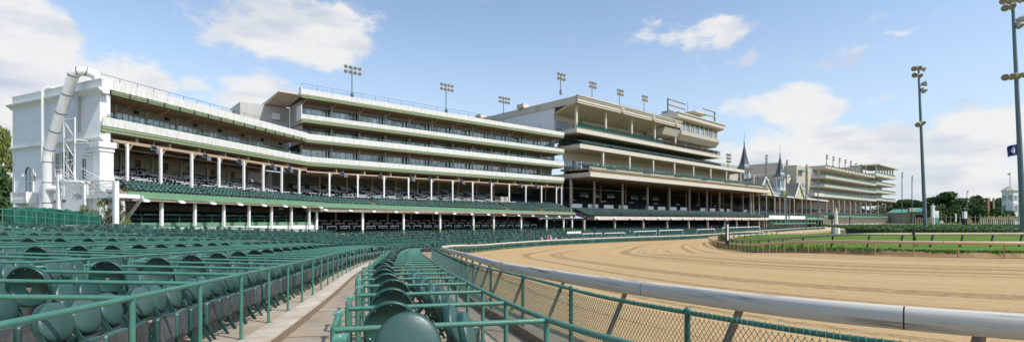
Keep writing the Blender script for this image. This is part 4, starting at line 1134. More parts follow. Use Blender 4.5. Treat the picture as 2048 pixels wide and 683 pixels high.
    fpart('lower_base_wall', f, 'white', t, (.2, L - 1, 1.85, 2.12, -1.8, -.75))
    stepfloor(f, t, .2, L, 1.2, -5.8, -.75, .35, 1.05)
    rail_line(f, t, .2, L - 1, 2.0, -.25, .8, 14, name='lower_railing')
    rows(f, .4, L - 1, 1.0, -1.5, -.7, -.3, 1.05, darkrows, 30); rows(f, .4, L - 1, -3, -5, .0, .2, 1.05, darkrows, 30)
    white_rails(f, .4, L - 1, -2.8, -2.9, -.25, -.25, 1.05)
    floods(f, [-.3 + 4.15 * k + 1.6 for k in range(8)], 3.6, 1.95, 'white floodlight under the tier edge of left wing, %s from its left end', 'floodlights along the tier edge')
    # end wall facing the camera
    g = Fr(f.P(0, 0, 0)[:2], (-57.6, 57.75)); g.n = -g.n
    fb = lambda *x: x
    W = g.L
    fpart('end_wall', g, 'siding', t, (0.45, W, -.9, 0, -1.5, 13.2))
    fpart('parapet', g, 'white', t, (-.02, W + .1, -.9, .04, 13.2, 14.15), (.0, W + .12, -.95, .10, 14.1, 14.2))
    b = MB(); prism(b, g, [(-.5, 12.7), (.06, 12.7), (.12, 12.85), (.45, 13.05), (.5, 13.2), (-.5, 13.2)], -.25, W + .5); b.build('cornice', 'white', t)
    b = MB(); prism(b, g, [(-.5, 7.85), (.05, 7.85), (.1, 8.0), (.32, 8.15), (.32, 8.3), (-.5, 8.35)], -.3, W + .3); b.build('belt_course', 'white', t)
    fpart('corner_pier', g, 'white', t, (-.05, 1.15, -.95, .25, -1.3, 7.85))
    fpart('pier_capital', g, 'white', t, (-.3, 1.35, -1.1, .45, 7.3, 7.84), (-.15, 1.25, -1.0, .35, 6.9, 7.302)); fpart('pier_moulding', g, 'white', t, (-.15, 1.25, -1.0, .36, 4.0, 4.25))
    fpart('corner_board', g, 'white', t, (W - .35, W + .04, -.4, .05, -1.3, 12.7))
    # arched window with its balustrade
    onw = lambda px_, o=0.0: on_line(g, px_, o)
    wx = onw(60)
    wi = fpart('arched_window', g, 'white', t, (wx - 1.0, wx - .8, .02, .16, 3.1, 5.2), (wx + .8, wx + 1.0, .02, .16, 3.1, 5.2), (wx - .05, wx + .05, .02, .12, 3.1, 5.9), (wx - .8, wx + .8, .02, .12, 4.3, 4.42), (wx - 1.5, wx - 1.0, .02, .3, 4.9, 5.2), (wx + 1.0, wx + 1.5, .02, .3, 4.9, 5.2))
    b = MB(); V = []; 
    for k in range(13):
        a = math.pi * k / 12; V += [g.P(wx + .8 * math.cos(a), .14, 5.2 + .8 * math.sin(a)), g.P(wx + 1.1 * math.cos(a), .14, 5.2 + 1.1 * math.sin(a))]
    b.add(V, [(2 * k, 2 * k + 1, 2 * k + 3, 2 * k + 2) for k in range(12)]); V2 = [g.P(wx + 1.1 * math.cos(math.pi * k / 12), dd, 5.2 + 1.1 * math.sin(math.pi * k / 12)) for k in range(13) for dd in (.14, .0)]
    b.add(V2, [(2 * k, 2 * k + 1, 2 * k + 3, 2 * k + 2) for k in range(12)]); b.build('arch_trim', 'white', wi)
    b = MB(); V = [g.P(wx - .8, .05, 3.1), g.P(wx + .8, .05, 3.1)] + [g.P(wx + .8 * math.cos(math.pi * k / 12), .05, 5.2 + .8 * math.sin(math.pi * k / 12)) for k in range(13)]
    b.add(V, [tuple(range(len(V)))]); b.build('pane', 'glass_pale', wi)
    bl = fpart('balustrade', g, 'white', t, (wx - 1.7, wx + 1.9, .05, .95, 1.9, 2.15), (wx - 1.7, wx + 1.9, .75, .95, 3.0, 3.15), (wx - 1.7, wx - 1.4, .7, .98, 2.15, 3.0), (wx + 1.6, wx + 1.9, .7, .98, 2.15, 3.0), (wx - 1.7, wx - 1.5, .05, .7, 2.15, 3.1), (wx + 1.7, wx + 1.9, .05, .7, 2.15, 3.1))
    b = MB()
    for k in range(11): p = g.P(wx - 1.2 + k * .26, .85, 2.15); b.lathe([(.05, 0), (.09, .3), (.05, .55), (.06, .85)], p, 8)
    b.build('balusters', 'white', bl)
    b = MB(); prism(b, g, [(.0, 1.4), (.0, 1.9), (.85, 1.9)], wx - 1.5, wx - 1.2); prism(b, g, [(.0, 1.4), (.0, 1.9), (.85, 1.9)], wx + 1.4, wx + 1.7); b.build('corbels', 'white', bl)
    # windows and door beside the stairs
    for i, (x, w_, h0, h1, pn) in enumerate(((onw(117), .9, 4.6, 7.1, 1), (onw(130), .85, 4.5, 7.2, 1), (onw(143.5), .85, 4.5, 7.2, 1), (onw(170), .75, 4.3, 6.3, 1))):
        fr_ = fpart('window', g, 'white', t, (x - w_ / 2 - .15, x - w_ / 2, .0, .1, h0, h1), (x + w_ / 2, x + w_ / 2 + .15, .0, .1, h0, h1), (x - w_ / 2 - .15, x + w_ / 2 + .15, .0, .12, h1, h1 + .2), (x - w_ / 2, x + w_ / 2, .0, .08, (h0 + h1) / 2 - .04, (h0 + h1) / 2 + .05), (x - .03, x + .03, .0, .07, h0, h1))
        b = MB(); b.add([g.P(x - w_ / 2, .03, h0), g.P(x + w_ / 2, .03, h0), g.P(x + w_ / 2, .03, h1), g.P(x - w_ / 2, .03, h1)], [(0, 1, 2, 3)]); b.build('pane', 'black' if i else 'wall_grey', fr_)
    fpart('moulding', g, 'white', t, (1.1, 3.2, .02, .12, 6.9, 7.1), (1.1, 3.2, .02, .1, 7.3, 7.4), (1.4, 3.6, .02, .1, 6.6, 6.75))
    return t, g
TA, GA = wing_A()

def wing_B():
    f = FB; L = f.L
    t = empty('main_grandstand', f.P(L / 2, -6, -2), 'long grandstand wing with four white fronted glazed balconies above open seating', 'grandstand')
    fpart('roof', f, 'soffit', t, (-.6, L, -14, -.5, 20.9, 21.1))
    band(f, t, -.9, L, 20.4, 21.2, 19.9, name='roof')
    rail_line(f, t, -.9, L, -.25, 21.2, .95, 24, m='steel', r=.03, name='roof_railing')
    fpart('roof_soffit', f, 'soffit', t, (-.2, L, -4.0, -.5, 19.8, 19.92))
    levels = [(17.15, 16.45, 15.95, 19.8), (14.05, 13.15, 12.7, 15.8), (10.35, 9.5, 8.95, 12.6)]
    nb = 12; bw = L / nb
    for li, (w1, w0, g0, top) in enumerate(levels):
        band(f, t, (-.4 if li else -.9), L, w0, w1, g0, name='balcony')
        fl = w0 - .35
        fpart('balcony_floor', f, 'concrete', t, (-.3, L, -13, -.3, fl - .1, fl + .05))
        fpart('balcony_soffit', f, 'soffit', t, (-.3, L, -4.2, -.52, g0 - .06, g0 + .04))
        fpart('upper_wall', f, 'wall_grey', t, (0, L, -4.3, -4.05, fl + (2.95 if li else 3.2), top), (0, L, -4.3, -4.05, fl, fl + .1))
        for k in range(nb):
            window(f, t, k * bw + .15, (k + 1) * bw - .15, -4.1, fl + .1, fl + (2.94 if li else 3.19), 5)
            b = MB(); fbox(b, f, k * bw - .13, k * bw + .13, -3.0, -2.74, fl, top - .002); b.build('balcony_post', 'mullion', t)
            if li == 0:
                b = MB(); b.bar(f.P(k * bw, -2.7, top - .7), f.P(k * bw, -.5, top + .05), .12, .12); b.build('brace', 'beam', t)
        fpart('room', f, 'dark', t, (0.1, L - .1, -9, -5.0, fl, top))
        rail_line(f, t, .4, L, -.15, w1, .42, 30, loops=True, r=.03)
    # end of the upper storeys
    fpart('end_wall', f, 'metal_panel', t, (-.15, .12, -8.5, -3.2, 12.7, 19.8))
    fpart('end_screen', f, 'white', t, (-1.0, -.9, -2.3, .12, 16.3, 18.6), (-1.0, -.9, -1.2, .12, 20.2, 21.6))
    fpart('rear_block', f, 'metal_panel', t, (-8, -.2, -16, -8.5, 12, 19.6), (-26, -8, -22, -13, 12, 18.8))
    fpart('vent_box', f, 'white', t, (-3.2, -2.0, -8.4, -7.7, 17.2, 18.3))
    b = MB(); prism(b, f, [(-13, 19.7), (-13, 19.95), (-.5, 20.5), (-.5, 20.3), (-7.5, 19.7)], -4.2, -.7); b.build('roof_wing', 'cream_light', t)
    # open tier
    fpart('tier_ceiling', f, 'soffit', t, (0.0, L, -14, -.52, 8.75, 8.88))
    b = MB()
    for k in range(13): prism(b, f, [(-.6, 8.73), (-13, 8.73), (-13, 8.3), (-.6, 8.1)], k * bw - .12, k * bw + .12)
    for o in (-.65, -5, -9): fbox(b, f, 0, L, o - .12, o + .12, 7.85, 8.1)
    b.build('beams', 'beam', t)
    fpart('back_wall', f, 'wall_grey', t, (-2, L, -14.3, -14, 4, 8.74))
    b = MB()
    for k in range(24): fbox(b, f, k * 2.5 + .6, k * 2.5 + 1.7, -14, -13.97, 7.0, 7.6)
    b.build('back_vents', 'concrete', t)
    for k in range(13):
        a = 3.77 + k * 4.97
        if a > L - .3: a = L - .4
        column(f, t, a, -.5, 3.2, 8.0)
        column(f, t, a + .5, -6.5, 4.5, 8.0, m='beam', r=.12)
    for i, a in enumerate([6.2, 13.2, 19.4, 23.5, 31.0, 38.5, 47, 52, 58.5]): speakers(f, a, -.9, 8.2, '%s grey speaker pair from the left under the main wing balcony' % ORD[i + 1])
    tl = lambda a: 2.25 - .9 * a / L
    n = 4
    ff = FB
    stepfloor(f, t, -1.5, L, 3.2, -13.2, 1.75, 6.0, 1.05)
    rows(f, 0, L, 2.85, -.2, 2.0, 3.1, .98, seatrows, 10)
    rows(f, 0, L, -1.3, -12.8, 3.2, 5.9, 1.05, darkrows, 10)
    white_rails(f, 0, L * .8, -1.0, -12.6, 3.15, 5.85, 1.05)
    fpart('stair_wall', f, 'concrete_light', t, (42.0, 44.2, -4.5, -1.5, 3.2, 5.2))
    # the tier front sinks a little towards the right
    b = MB(); nn = 12
    for k in range(nn):
        a0 = -1.2 + (L + 1.2) * k / nn; a1 = -1.2 + (L + 1.2) * (k + 1) / nn; h = 2.2 - .95 * (k + .5) / nn
        p = [f.P(a0, 3.5, tl(a0) - .1), f.P(a1, 3.5, tl(a1) - .1), f.P(a1, 3.3, tl(a1) - .1), f.P(a0, 3.3, tl(a0) - .1)]
        b.hexa(p + [(x, y, z + .62) for x, y, z in p])
    b.build('tier_front', 'band_green', t)
    b = MB()
    for k in range(nn):
        a0 = -1.2 + (L + 1.2) * k / nn; a1 = -1.2 + (L + 1.2) * (k + 1) / nn
        p = [f.P(a0, 3.52, tl(a0) - .75), f.P(a1, 3.52, tl(a1) - .75), f.P(a1, -9, tl(a1) - .75), f.P(a0, -9, tl(a0) - .75)]
        b.hexa(p + [(x, y, z + .64) for x, y, z in p])
    b.build('tier_slab', 'beam', t)
    b = MB()
    for k in range(nn):
        a0 = -1.2 + (L + 1.2) * k / nn; a1 = -1.2 + (L + 1.2) * (k + 1) / nn
        p = [f.P(a0, 3.62, tl(a0) - .6), f.P(a1, 3.62, tl(a1) - .6), f.P(a1, 3.53, tl(a1) - .6), f.P(a0, 3.53, tl(a0) - .6)]
        b.hexa(p + [(x, y, z + .42) for x, y, z in p])
    b.build('tier_edge_trim', 'frame_green', t)
    b = MB()
    for hh in (.9, 1.25): ftube(b, f, [(-1.2, 3.42, tl(0) + hh), (L, 3.42, tl(L) + hh)], .035, 5)
    for k in range(31): a = -1 + k * 2.05; ftube(b, f, [(a, 3.42, tl(a) + .5), (a, 3.42, tl(a) + 1.25)], .035, 4)
    b.build('tier_railing', 'rail_green', t)
    for a in (.5, 8.2, 15.9, 23.6, 31.4, 36.6, 44.2, 51.9, 57.5, 60.4):
        b = MB(); fbox(b, f, a - .16, a + .16, 2.6, 2.92, -1.6, tl(a) - .76); c = b.build('lower_column', 'white', t)
        b = MB(); fbox(b, f, a - .15, a + .15, 2.62, 2.9, -3.2, -1.6); b.build('column_foot', 'trim_green', c)
    for k in range(13):
        b = MB(); a = k * 4.95 + .9; fbox(b, f, a - .13, a + .13, -3.2, -2.94, -2, tl(a) - .76); b.build('inner_column', 'concrete_light', t)
    fpart('lower_back_wall', f, 'dark', t, (-2, L, -9.3, -9.0, -2.5, 1.6))
    fpart('lower_floor', f, 'dark', t, (-2, L, -9.0, 2.5, -2.6, -2.1))
    rows(f, 0, L, .5, -6, -1.9, -.6, 1.1, darkrows, 12)
    for o, h in ((1.0, -1.95), (-1.2, -1.5), (-3.4, -1.0)):
        x = .5
        while x < L * .82:
            fbox(wrails, f, x, x + 1.6, o - .03, o + .03, h + .9, h + 1.0); fbox(wrails, f, x, x + .07, o - .03, o + .03, h + .5, h + .9); fbox(wrails, f, x + 1.53, x + 1.6, o - .03, o + .03, h + .5, h + .9)
            if random.random() < .5: fbox(wrails, f, x + .3, x + 1.2, o - .03, o + .03, h + .6, h + .67)
            x += 2.3
    floods(f, [4.1 * k + 1.5 for k in range(15)], 3.65, 1.35, 'white floodlight under the tier edge of main wing, %s from its left end', 'floodlights along the tier edge', .3)
    return t
TB = wing_B()
# fix flood heights along the sinking edge
for o in list(col.objects):
    if o.get('category') == 'floodlight' and 'main wing' in o['label']:
        p = np.array(o.location[:2]) - FB.o; a = float(p @ FB.d); o.location.z = CZ + 2.25 - .9 * a / FB.L - .62

# ------------------------------------------------------------------ cream clubhouse wing
def text_obj(name, body, size, m, parent, loc, rot, extrude=.01, align='CENTER'):
    cu = bpy.data.curves.new(name, 'FONT'); cu.body = body; cu.size = size; cu.extrude = extrude; cu.align_x = align; cu.align_y = 'CENTER'
    cu.materials.append(M[m]); o = bpy.data.objects.new(name, cu); col.objects.link(o)
    me = bpy.data.meshes.new_from_object(o); bpy.data.objects.remove(o); o = bpy.data.objects.new(name, me); col.objects.link(o)
    o.parent = parent; o.location = Vector(loc) - Vector(parent.matrix_world.translation if parent.parent else parent.location); o.rotation_euler = rot
    return o
def pickets(f, parent, a0, a1, o, h, hh, m='frame_green', sp=.32, name='picket_railing'):
    b = MB(); x = a0
    while x < a1: fbox(b, f, x, x + .05, o - .02, o + .02, h, h + hh); x += sp
    fbox(b, f, a0, a1, o - .04, o + .04, h + hh + .002, h + hh + .09); fbox(b, f, a0, a1, o - .05, o - .021, h + .1, h + .16)
    return b.build(name, m, parent)
M['glass_dark'] = mat('window_glass_dark', (.06, .085, .09), .06, spec=.9, dark=(.16, .20, .21), vscale=.3, thr=(.45, .65))
M['tealglass'] = mat('teal_glass', (.02, .16, .13), .1, var=.6, vscale=.6)
def wing_C():
    f = FCc; La = f.L
    t = empty('cream_grandstand', f.P(40, -8, -3), 'tall cream grandstand with cantilevered roof, press box and stepped terraces', 'grandstand')
    fpart('roof_side', f, 'cream_light', t, (-.4, 0, -52, 2.5, 28.2, 29.9))
    fpart('roof', f, 'cream_light', t, (0, 48.6, -52, 2.2, 29.2, 29.6))
    b = MB(); prism(b, f, [(2.0, 28.2), (2.6, 28.2), (2.7, 29.5), (3.0, 29.9), (3.0, 30.1), (2.0, 30.1)], -.4, 48.8); b.build('roof_fascia', 'cream_light', t)
    b = MB(); prism(b, f, [(2.62, 28.6), (2.75, 28.6), (2.75, 28.7), (2.62, 28.7)], -.4, 48.8); prism(b, f, [(2.66, 29.3), (2.85, 29.35), (2.85, 29.4), (2.66, 29.4)], -.4, 48.8); b.build('fascia_moulding', 'taupe', t)
    b = MB(); prism(b, f, [(2.0, 28.25), (-4.5, 26.6), (-4.5, 26.9), (2.0, 29.2)], -.38, 48.6); b.build('sloped_soffit', 'cream', t)
    for i, a in enumerate((18.0, 33.0, 45.5)):
        b = MB(); fbox(b, f, a - .7, a + .7, 2.75, 2.86, 28.35, 29.7); e = b.build('emblem', 'cream', t)
        b = MB(); ring = []
        for k in range(13):
            an = R(50) + R(260) * k / 12; ring.append(f.P(a + .38 * math.cos(an), 2.90, 29.02 + .42 * math.sin(an)))
        b.tube(ring, .09, 6); b.build('letter', 'taupe', e)
    # side elevation going back
    fpart('side_wall', f, 'siding', t, (-.2, 0.1, -46, -5.2, 15, 28.2))
    fpart('parapet_block', f, 'cream_light', t, (-1.0, 1.0, -18, -15.5, 29.9, 31.0)); fpart('parapet_block', f, 'cream_light', t, (-1.0, 1.0, -36, -33.5, 29.9, 31.0))
    for o in (-10.5, -28):
        b = MB(); pts = [f.P(-.46, o + .8 * math.cos(2 * math.pi * k / 16), 29.05 + .6 * math.sin(2 * math.pi * k / 16)) for k in range(17)]; b.tube(pts, .08, 5); b.build('roundel', 'taupe', t)
    # top terrace level
    def slab(a0, a1, h0, h1, o, nm='terrace_slab', mm='cream_light'):
        b = MB(); prism(b, f, [(-9, h0 + .1), (o - .4, h0), (o, h0), (o + .05, h1), (-9, h1)], a0, a1); b.build(nm, mm, t)
    slab(-.2, 76.5, 21.2, 22.2, 2.2); slab(-.2, 76.5, 17.3, 18.3, 3.2); slab(.0, 109.4, 10.3, 11.35, 6.2)
    b = MB(); prism(b, f, [(3.2, 17.3), (3.2, 18.3), (-2, 18.3), (-2, 17.3)], 76.5, 93); b.build('terrace_slab', 'cream_light', t)
    fpart('parapet_wall', f, 'tan', t, (.2, 108.8, 5.6, 5.8, 11.36, 12.6))
    fpart('back_wall_top', f, 'cream', t, (0, 48, -5.2, -5.0, 25.2, 26.9), (0, 48, -5.2, -5.0, 22.2, 22.3), (0, .3, -9, -5, 22, 28))
    for k in range(8): window(f, t, k * 6 + .3, (k + 1) * 6 - .9, -5.05, 22.31, 25.2, 4, 'glass_dark')
    fpart('back_piers_top', f, 'cream', t, *[((k + 1) * 6 - .9, (k + 1) * 6 + .3, -5.2, -4.95, 22.3, 25.2) for k in range(8)])
    for k in range(10):
        if k < 5:
            b = MB(); fbox(b, f, 1.0 + k * 11.7, 1.55 + k * 11.7, .6, 1.1, 22.2, 28.0 - .0); b.build('roof_column', 'cream_light', t)
    for k in range(7):
        b = MB(); a = 54 + k * 3.6
        fbox(b, f, a, a + .4, .6, 1.1, 22.2, 24.0) if k % 3 == 0 else fbox(b, f, a, a + .15, -3, -2.8, 22.2, 24.2)
        b.build('roof_column', 'cream_light', t)
    fpart('dark_bay_top', f, 'dark', t, (48.2, 74, -6, -5.2, 22.2, 25))
    fpart('tan_parapet_top', f, 'tan', t, (.3, 76.3, 1.75, 1.85, 22.2, 22.55))
    pickets(f, t, .3, 76.3, 1.95, 22.2, 1.35, sp=.28); rail_line(f, t, 40, 76.3, 1.6, 22.9, .55, 12, m='orange', mid=False, r=.07)
    rows(f, 1, 76, 1.2, -.6, 22.6, 23.4, .9, darkrows, 9, sp=.7); rows(f, 1, 38, 1.5, 1.4, 22.7, 22.7, 1.5, seatrows, 7, sp=.8)
    fpart('glass_screen', f, 'tealglass', t, (.3, 40, 1.7, 1.75, 22.3, 23.1))
    # stepped seating level
    pickets(f, t, .3, 93, 3.1, 18.3, .9, sp=.4)
    rows(f, .5, 76, 2.5, -1.6, 18.35, 19.7, .8, seatrows, 12)
    rows(f, .5, 76, 2.1, -1.2, 18.45, 19.6, .8, darkrows, 12)
    stepfloor(f, t, .3, 76, 2.4, -2.0, 18.2, 19.5, .8, m='frame_green')
    fpart('back_wall_mid', f, 'soffit', t, (0, 76, -4.2, -4.0, 20.9, 21.2), (0, 76, -4.2, -4.0, 18, 19.0))
    for k in range(12): window(f, t, k * 6.3 + .25, (k + 1) * 6.3 - .35, -4.0, 19.0, 20.9, 5, 'glass_dark')
    fpart('mid_piers', f, 'cream', t, *[((k + 1) * 6.3 - .35, (k + 1) * 6.3 + .25, -4.1, -3.8, 18.3, 21.2) for k in range(12)])
    # lower terrace level
    fpart('back_wall_low', f, 'cream', t, (0, 100, -2.4, -2.2, 15.0, 17.3), (0, 100, -2.4, -2.2, 11.3, 11.5))
    for k in range(14): window(f, t, k * 7 + .2, (k + 1) * 7 - .3, -2.2, 11.5, 15.0, 6, 'glass_dark' if k > 6 else 'glass')
    for k in range(9):
        b = MB(); a = 9.2 + k * 11.6; fbox(b, f, a, a + .5, 2.4, 2.9, 11.3, 17.35); b.build('terrace_column', 'cream_light', t)
    b = MB(); prism(b, f, [(3.0, 17.4), (-2.2, 17.4), (-2.2, 17.0), (3.0, 17.2)], 0, 93); b.build('terrace_ceiling', 'cream', t)
    pickets(f, t, .3, 108.8, 5.7, 12.6, 1.0, m='rail_green', sp=.45)
    rows(f, 1, 108, 4.6, 1.6, 12.4, 13.0, .85, seatrows, 8, sp=.7); rows(f, 1, 108, 4.2, 1.2, 12.5, 13.2, 1.0, darkrows, 8, sp=.9)
    stepfloor(f, t, .3, 108, 4.8, -2.0, 12.35, 12.6, 3, m='concrete')
    for k in range(7):
        b = MB(); a = 7 + k * 16; prism(b, f, [(5.85, 11.9), (6.1, 12.0), (5.9, 12.6), (5.82, 12.6)], a - .2, a + 3.4); b.build('parapet_planter', 'frame_green', t)
        b = MB()
        for sg in (0, .9): b.bar(f.P(a - 1.2, 5.9, 12.4), f.P(a + .6, 5.2, 13.5), .07, .07); b.bar(f.P(a - 1.2, 4.9, 12.4), f.P(a + .6, 4.2, 13.5), .07, .07)
        b.build('stair_rail', 'white', t)
    # press box and second roof
    b = MB(); prism(b, f, [(2.5, 30.8), (3.2, 31.2), (3.3, 32.3), (3.6, 32.4), (3.6, 32.7), (-9, 32.7), (-9, 30.8)], 45.5, 76.8); b.build('press_roof', 'cream_light', t)
    b = MB(); prism(b, f, [(2.5, 30.8), (-5, 29.4), (-5, 30.8)], 45.7, 76.6); b.build('press_soffit', 'cream', t)
    b = MB(); prism(b, f, [(2.4, 26.4), (2.4, 27.6), (-4, 27.6), (-4, 24.8), (1.2, 24.8)], 49, 74.5); b.build('press_box', 'taupe', t)
    for k in range(8): window(f, t, 49.5 + k * 3.1, 49.5 + k * 3.1 + 2.5, 1.7, 27.6, 29.9, 2, 'glass_pale' if k % 2 else 'glass')
    fpart('press_piers', f, 'cream', t, *[(49.5 + k * 3.1 + 2.5, 49.5 + k * 3.1 + 3.1, 1.2, 1.9, 27.6, 30.3) for k in range(8)])
    b = MB(); prism(b, f, [(2.2, 27.5), (1.2, 25.6), (-4, 25.6), (-4, 27.5)], 40, 49); b.build('press_ramp', 'cream_light', t)
    fpart('rooftop_room', f, 'glass_pale', t, (50, 64, -5, -2.5, 32.7, 34.6)); fpart('rooftop_canopy', f, 'cream_light', t, (61, 70, -6.5, .8, 35.3, 35.7), (62.5, 63, -5, -4.6, 32.7, 35.3), (67.5, 68.5, -5, -1, 32.7, 35.3))
    fpart('rooftop_parapet', f, 'taupe', t, (46.2, 60, -1, 1.5, 32.7, 33.2), (70, 76, -1, 1.5, 32.7, 33.1))
    rail_line(f, t, 18, 46, 1.5, 30.1, .7, 20, m='steel', mid=False, name='roof_railing')
    # deep open tier under the lower terrace
    fpart('tier_ceiling', f, 'soffit', t, (0, 109, -22, 5.6, 10.05, 10.28))
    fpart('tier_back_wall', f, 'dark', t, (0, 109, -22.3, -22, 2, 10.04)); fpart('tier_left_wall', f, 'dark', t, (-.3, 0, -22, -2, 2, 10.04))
    b = MB()
    for k in range(12): a = 2 + k * 7; fbox(b, f, a, a + 4.2, -21.95, -21.8, 7.2, 8.9) if k % 4 != 3 else None
    b.build('far_openings', 'glass_pale', t)
    for px_ in (1127, 1188.5, 1245, 1295, 1339, 1379, 1414, 1439, 1463, 1486):
        kx = (px_ - 1024) / 1000; yy = 118.8 / (1.09 - kx); a = (yy - 122) / f.d[1]
        if a < 0: a = .3
        b = MB(); fbox(b, f, a - .22, a + .22, -.3, .14, 1.8, 10.04); b.build('tall_column', 'concrete_light', t)
        b = MB(); fbox(b, f, a + .6, a + .95, -8.3, -7.95, 3, 10.04); b.build('inner_column', 'beam', t)
    stepfloor(f, t, 0, 109, 4.6, -20, .7, 6.9, 1.15, m='dark')  # steps coloured near black to paint in the shade of the deep tier
    rows(f, 0, 109, 4.3, .8, .95, 2.2, .98, seatrows, 14); rows(f, 0, 109, -.5, -17, 2.4, 6.3, 1.4, darkrows, 9)
    for k in range(16):
        if k % 5 == 4: continue
        fbox(wrails, f, 1 + k * 6.6, 5.2 + k * 6.6, -.62, -.55, 3.1, 4.1)
    for k in range(7): fbox(wrails, f, 10 + k * 14, 12.4 + k * 14, -9, -8.9, 5.4, 5.6)
    fpart('tier_front', f, 'cream_light', t, (2.5, 109.5, 5.3, 5.55, .12, .95))
    b = MB(); x = 2.6
    while x < 109.4: ftube(b, f, [(x, 5.4, .95), (x, 5.4, 2.1)], .03, 3); x += .55
    ftube(b, f, [(2.6, 5.4, 2.1), (109.4, 5.4, 2.1)], .05, 4); b.build('tier_railing', 'frame_green', t)
    fpart('tier_slab', f, 'concrete_light', t, (2.5, 109.5, -12, 5.28, .1, .5))
    for px_ in (1168, 1229, 1286, 1334, 1377, 1415, 1449, 1473, 1496, 1518):
        kx = (px_ - 1024) / 1000; ox_, oy_ = f.P(0, 4.6, 0)[:2]; a = (kx * oy_ - ox_) / (f.d[0] - kx * f.d[1])
        b = MB(); fbox(b, f, a - .22, a + .22, 4.4, 4.84, -4, .1); b.build('lower_column', 'concrete_light', t)
        b = MB(); fbox(b, f, a + 2.4, a + 2.75, -3.2, -2.85, -3, .1); b.build('inner_column', 'beam', t)
    fpart('lower_back_wall', f, 'dark', t, (-1, 109, -11, -10.7, -3.4, .09)); fpart('lower_floor', f, 'dark', t, (-1, 109, -10.7, 4.3, -3.2, -2.8)); fpart('lower_end_wall', f, 'cream', t, (108.6, 109.4, -11, 4, -3.2, .1))
    rows(f, 0, 108, 3.4, -5, -2.7, -1.4, 1.4, darkrows, 14)
    floods(f, [3.5 + 6.8 * k for k in range(16)], 5.6, .45, 'white floodlight on the pale tier edge of cream wing, %s from its left end', 'floodlights on the pale tier edge', .45)
    b = MB(); b.lathe([(.35, 0), (.45, .6), (.1, .62)], f.P(2.6, 1.0, 22.2), 8); pl = b
    p = empty('potted_shrub', f.P(2.6, 1.0, 22.2), 'potted green shrub at the left end of the top terrace', 'plant'); pl.build('pot', 'concrete', p)
    b = MB(); leaf_cloud(b, f.P(2.6, 1.0, 23.6), (.8, .8, 1.0), 260, .28); b.build('foliage', 'leaf_mid', p)
    return t
def leaf_cloud(b, c, r, n, size, seed=None, flat=0.0):
    g = np.random.default_rng(seed if seed is not None else random.randrange(10 ** 6))
    d = g.normal(size=(n, 3)); d /= np.linalg.norm(d, axis=1)[:, None]; rad = g.uniform(.15, 1, n) ** .45
    P = np.array(c) + d * rad[:, None] * np.array(r)
    u = g.normal(size=(n, 3)); u /= np.linalg.norm(u, axis=1)[:, None]; v = np.cross(u, g.normal(size=(n, 3))); v /= np.linalg.norm(v, axis=1)[:, None]
    s = size * g.uniform(.5, 1.2, n)[:, None]
    V = np.stack([P - u * s, P - v * s * .6, P + u * s, P + v * s * .6], 1).reshape(-1, 3)
    b.add(V, [tuple(range(4 * k, 4 * k + 4)) for k in range(n)])
TC = wing_C()
# ------------------------------------------------------------------ roof floodlight masts
def mast(x, y, z0, z1, lab, grp, rows_=2, cols=4, face=(0.66, -0.75), r=.10, lamp=.33, gap=.85, tip=None):
    t = empty('light_mast', (x, y, z0), lab, 'light mast', grp)
    b = MB(); b.tube([(x, y, z0), (x, y, z1)], [r, r * .8], 8); b.build('pole', 'steel', t)
    if rows_ and z1 - z0 < 12: b = MB(); b.box(x - .25, x + .25, y - .2, y + .2, z0, z0 + 1.1); b.build('control_box', 'steel', t)
    fx, fy = face; sx, sy = -fy, fx
    for i in range(rows_):
        z = z1 - .1 - i * gap
        b = MB(); w_ = (cols - 1) * gap / 2; b.bar((x - sx * w_, y - sy * w_, z), (x + sx * w_, y + sy * w_, z), .08, .08); b.build('crossarm', 'steel', t)
        for k in range(cols):
            c = Vector((x + sx * (k * gap - w_), y + sy * (k * gap - w_), z)) + Vector((fx, fy, 0)) * .25
            M3 = Matrix.Rotation(math.atan2(fy, fx), 3, 'Z') @ Matrix.Rotation(R(112), 3, 'Y')
            b = MB(); prof = [(lamp * .25, -.32), (lamp * .7, -.2), (lamp * .95, 0), (lamp, .12)]
            b.lathe(prof, (0, 0, 0), 9); b.V = [np.array([(M3 @ Vector(q) + c)[:] for q in v]) for v in b.V]; h = b.build('lamp', 'lamp_shell', t)
            b = MB(); b.add([(lamp * .93 * math.cos(2 * math.pi * q / 9), lamp * .93 * math.sin(2 * math.pi * q / 9), .125) for q in range(9)], [tuple(range(9))])
            b.V = [np.array([(M3 @ Vector(q) + c)[:] for q in v]) for v in b.V]; b.build('lens', 'lamp_face', h)
    return t
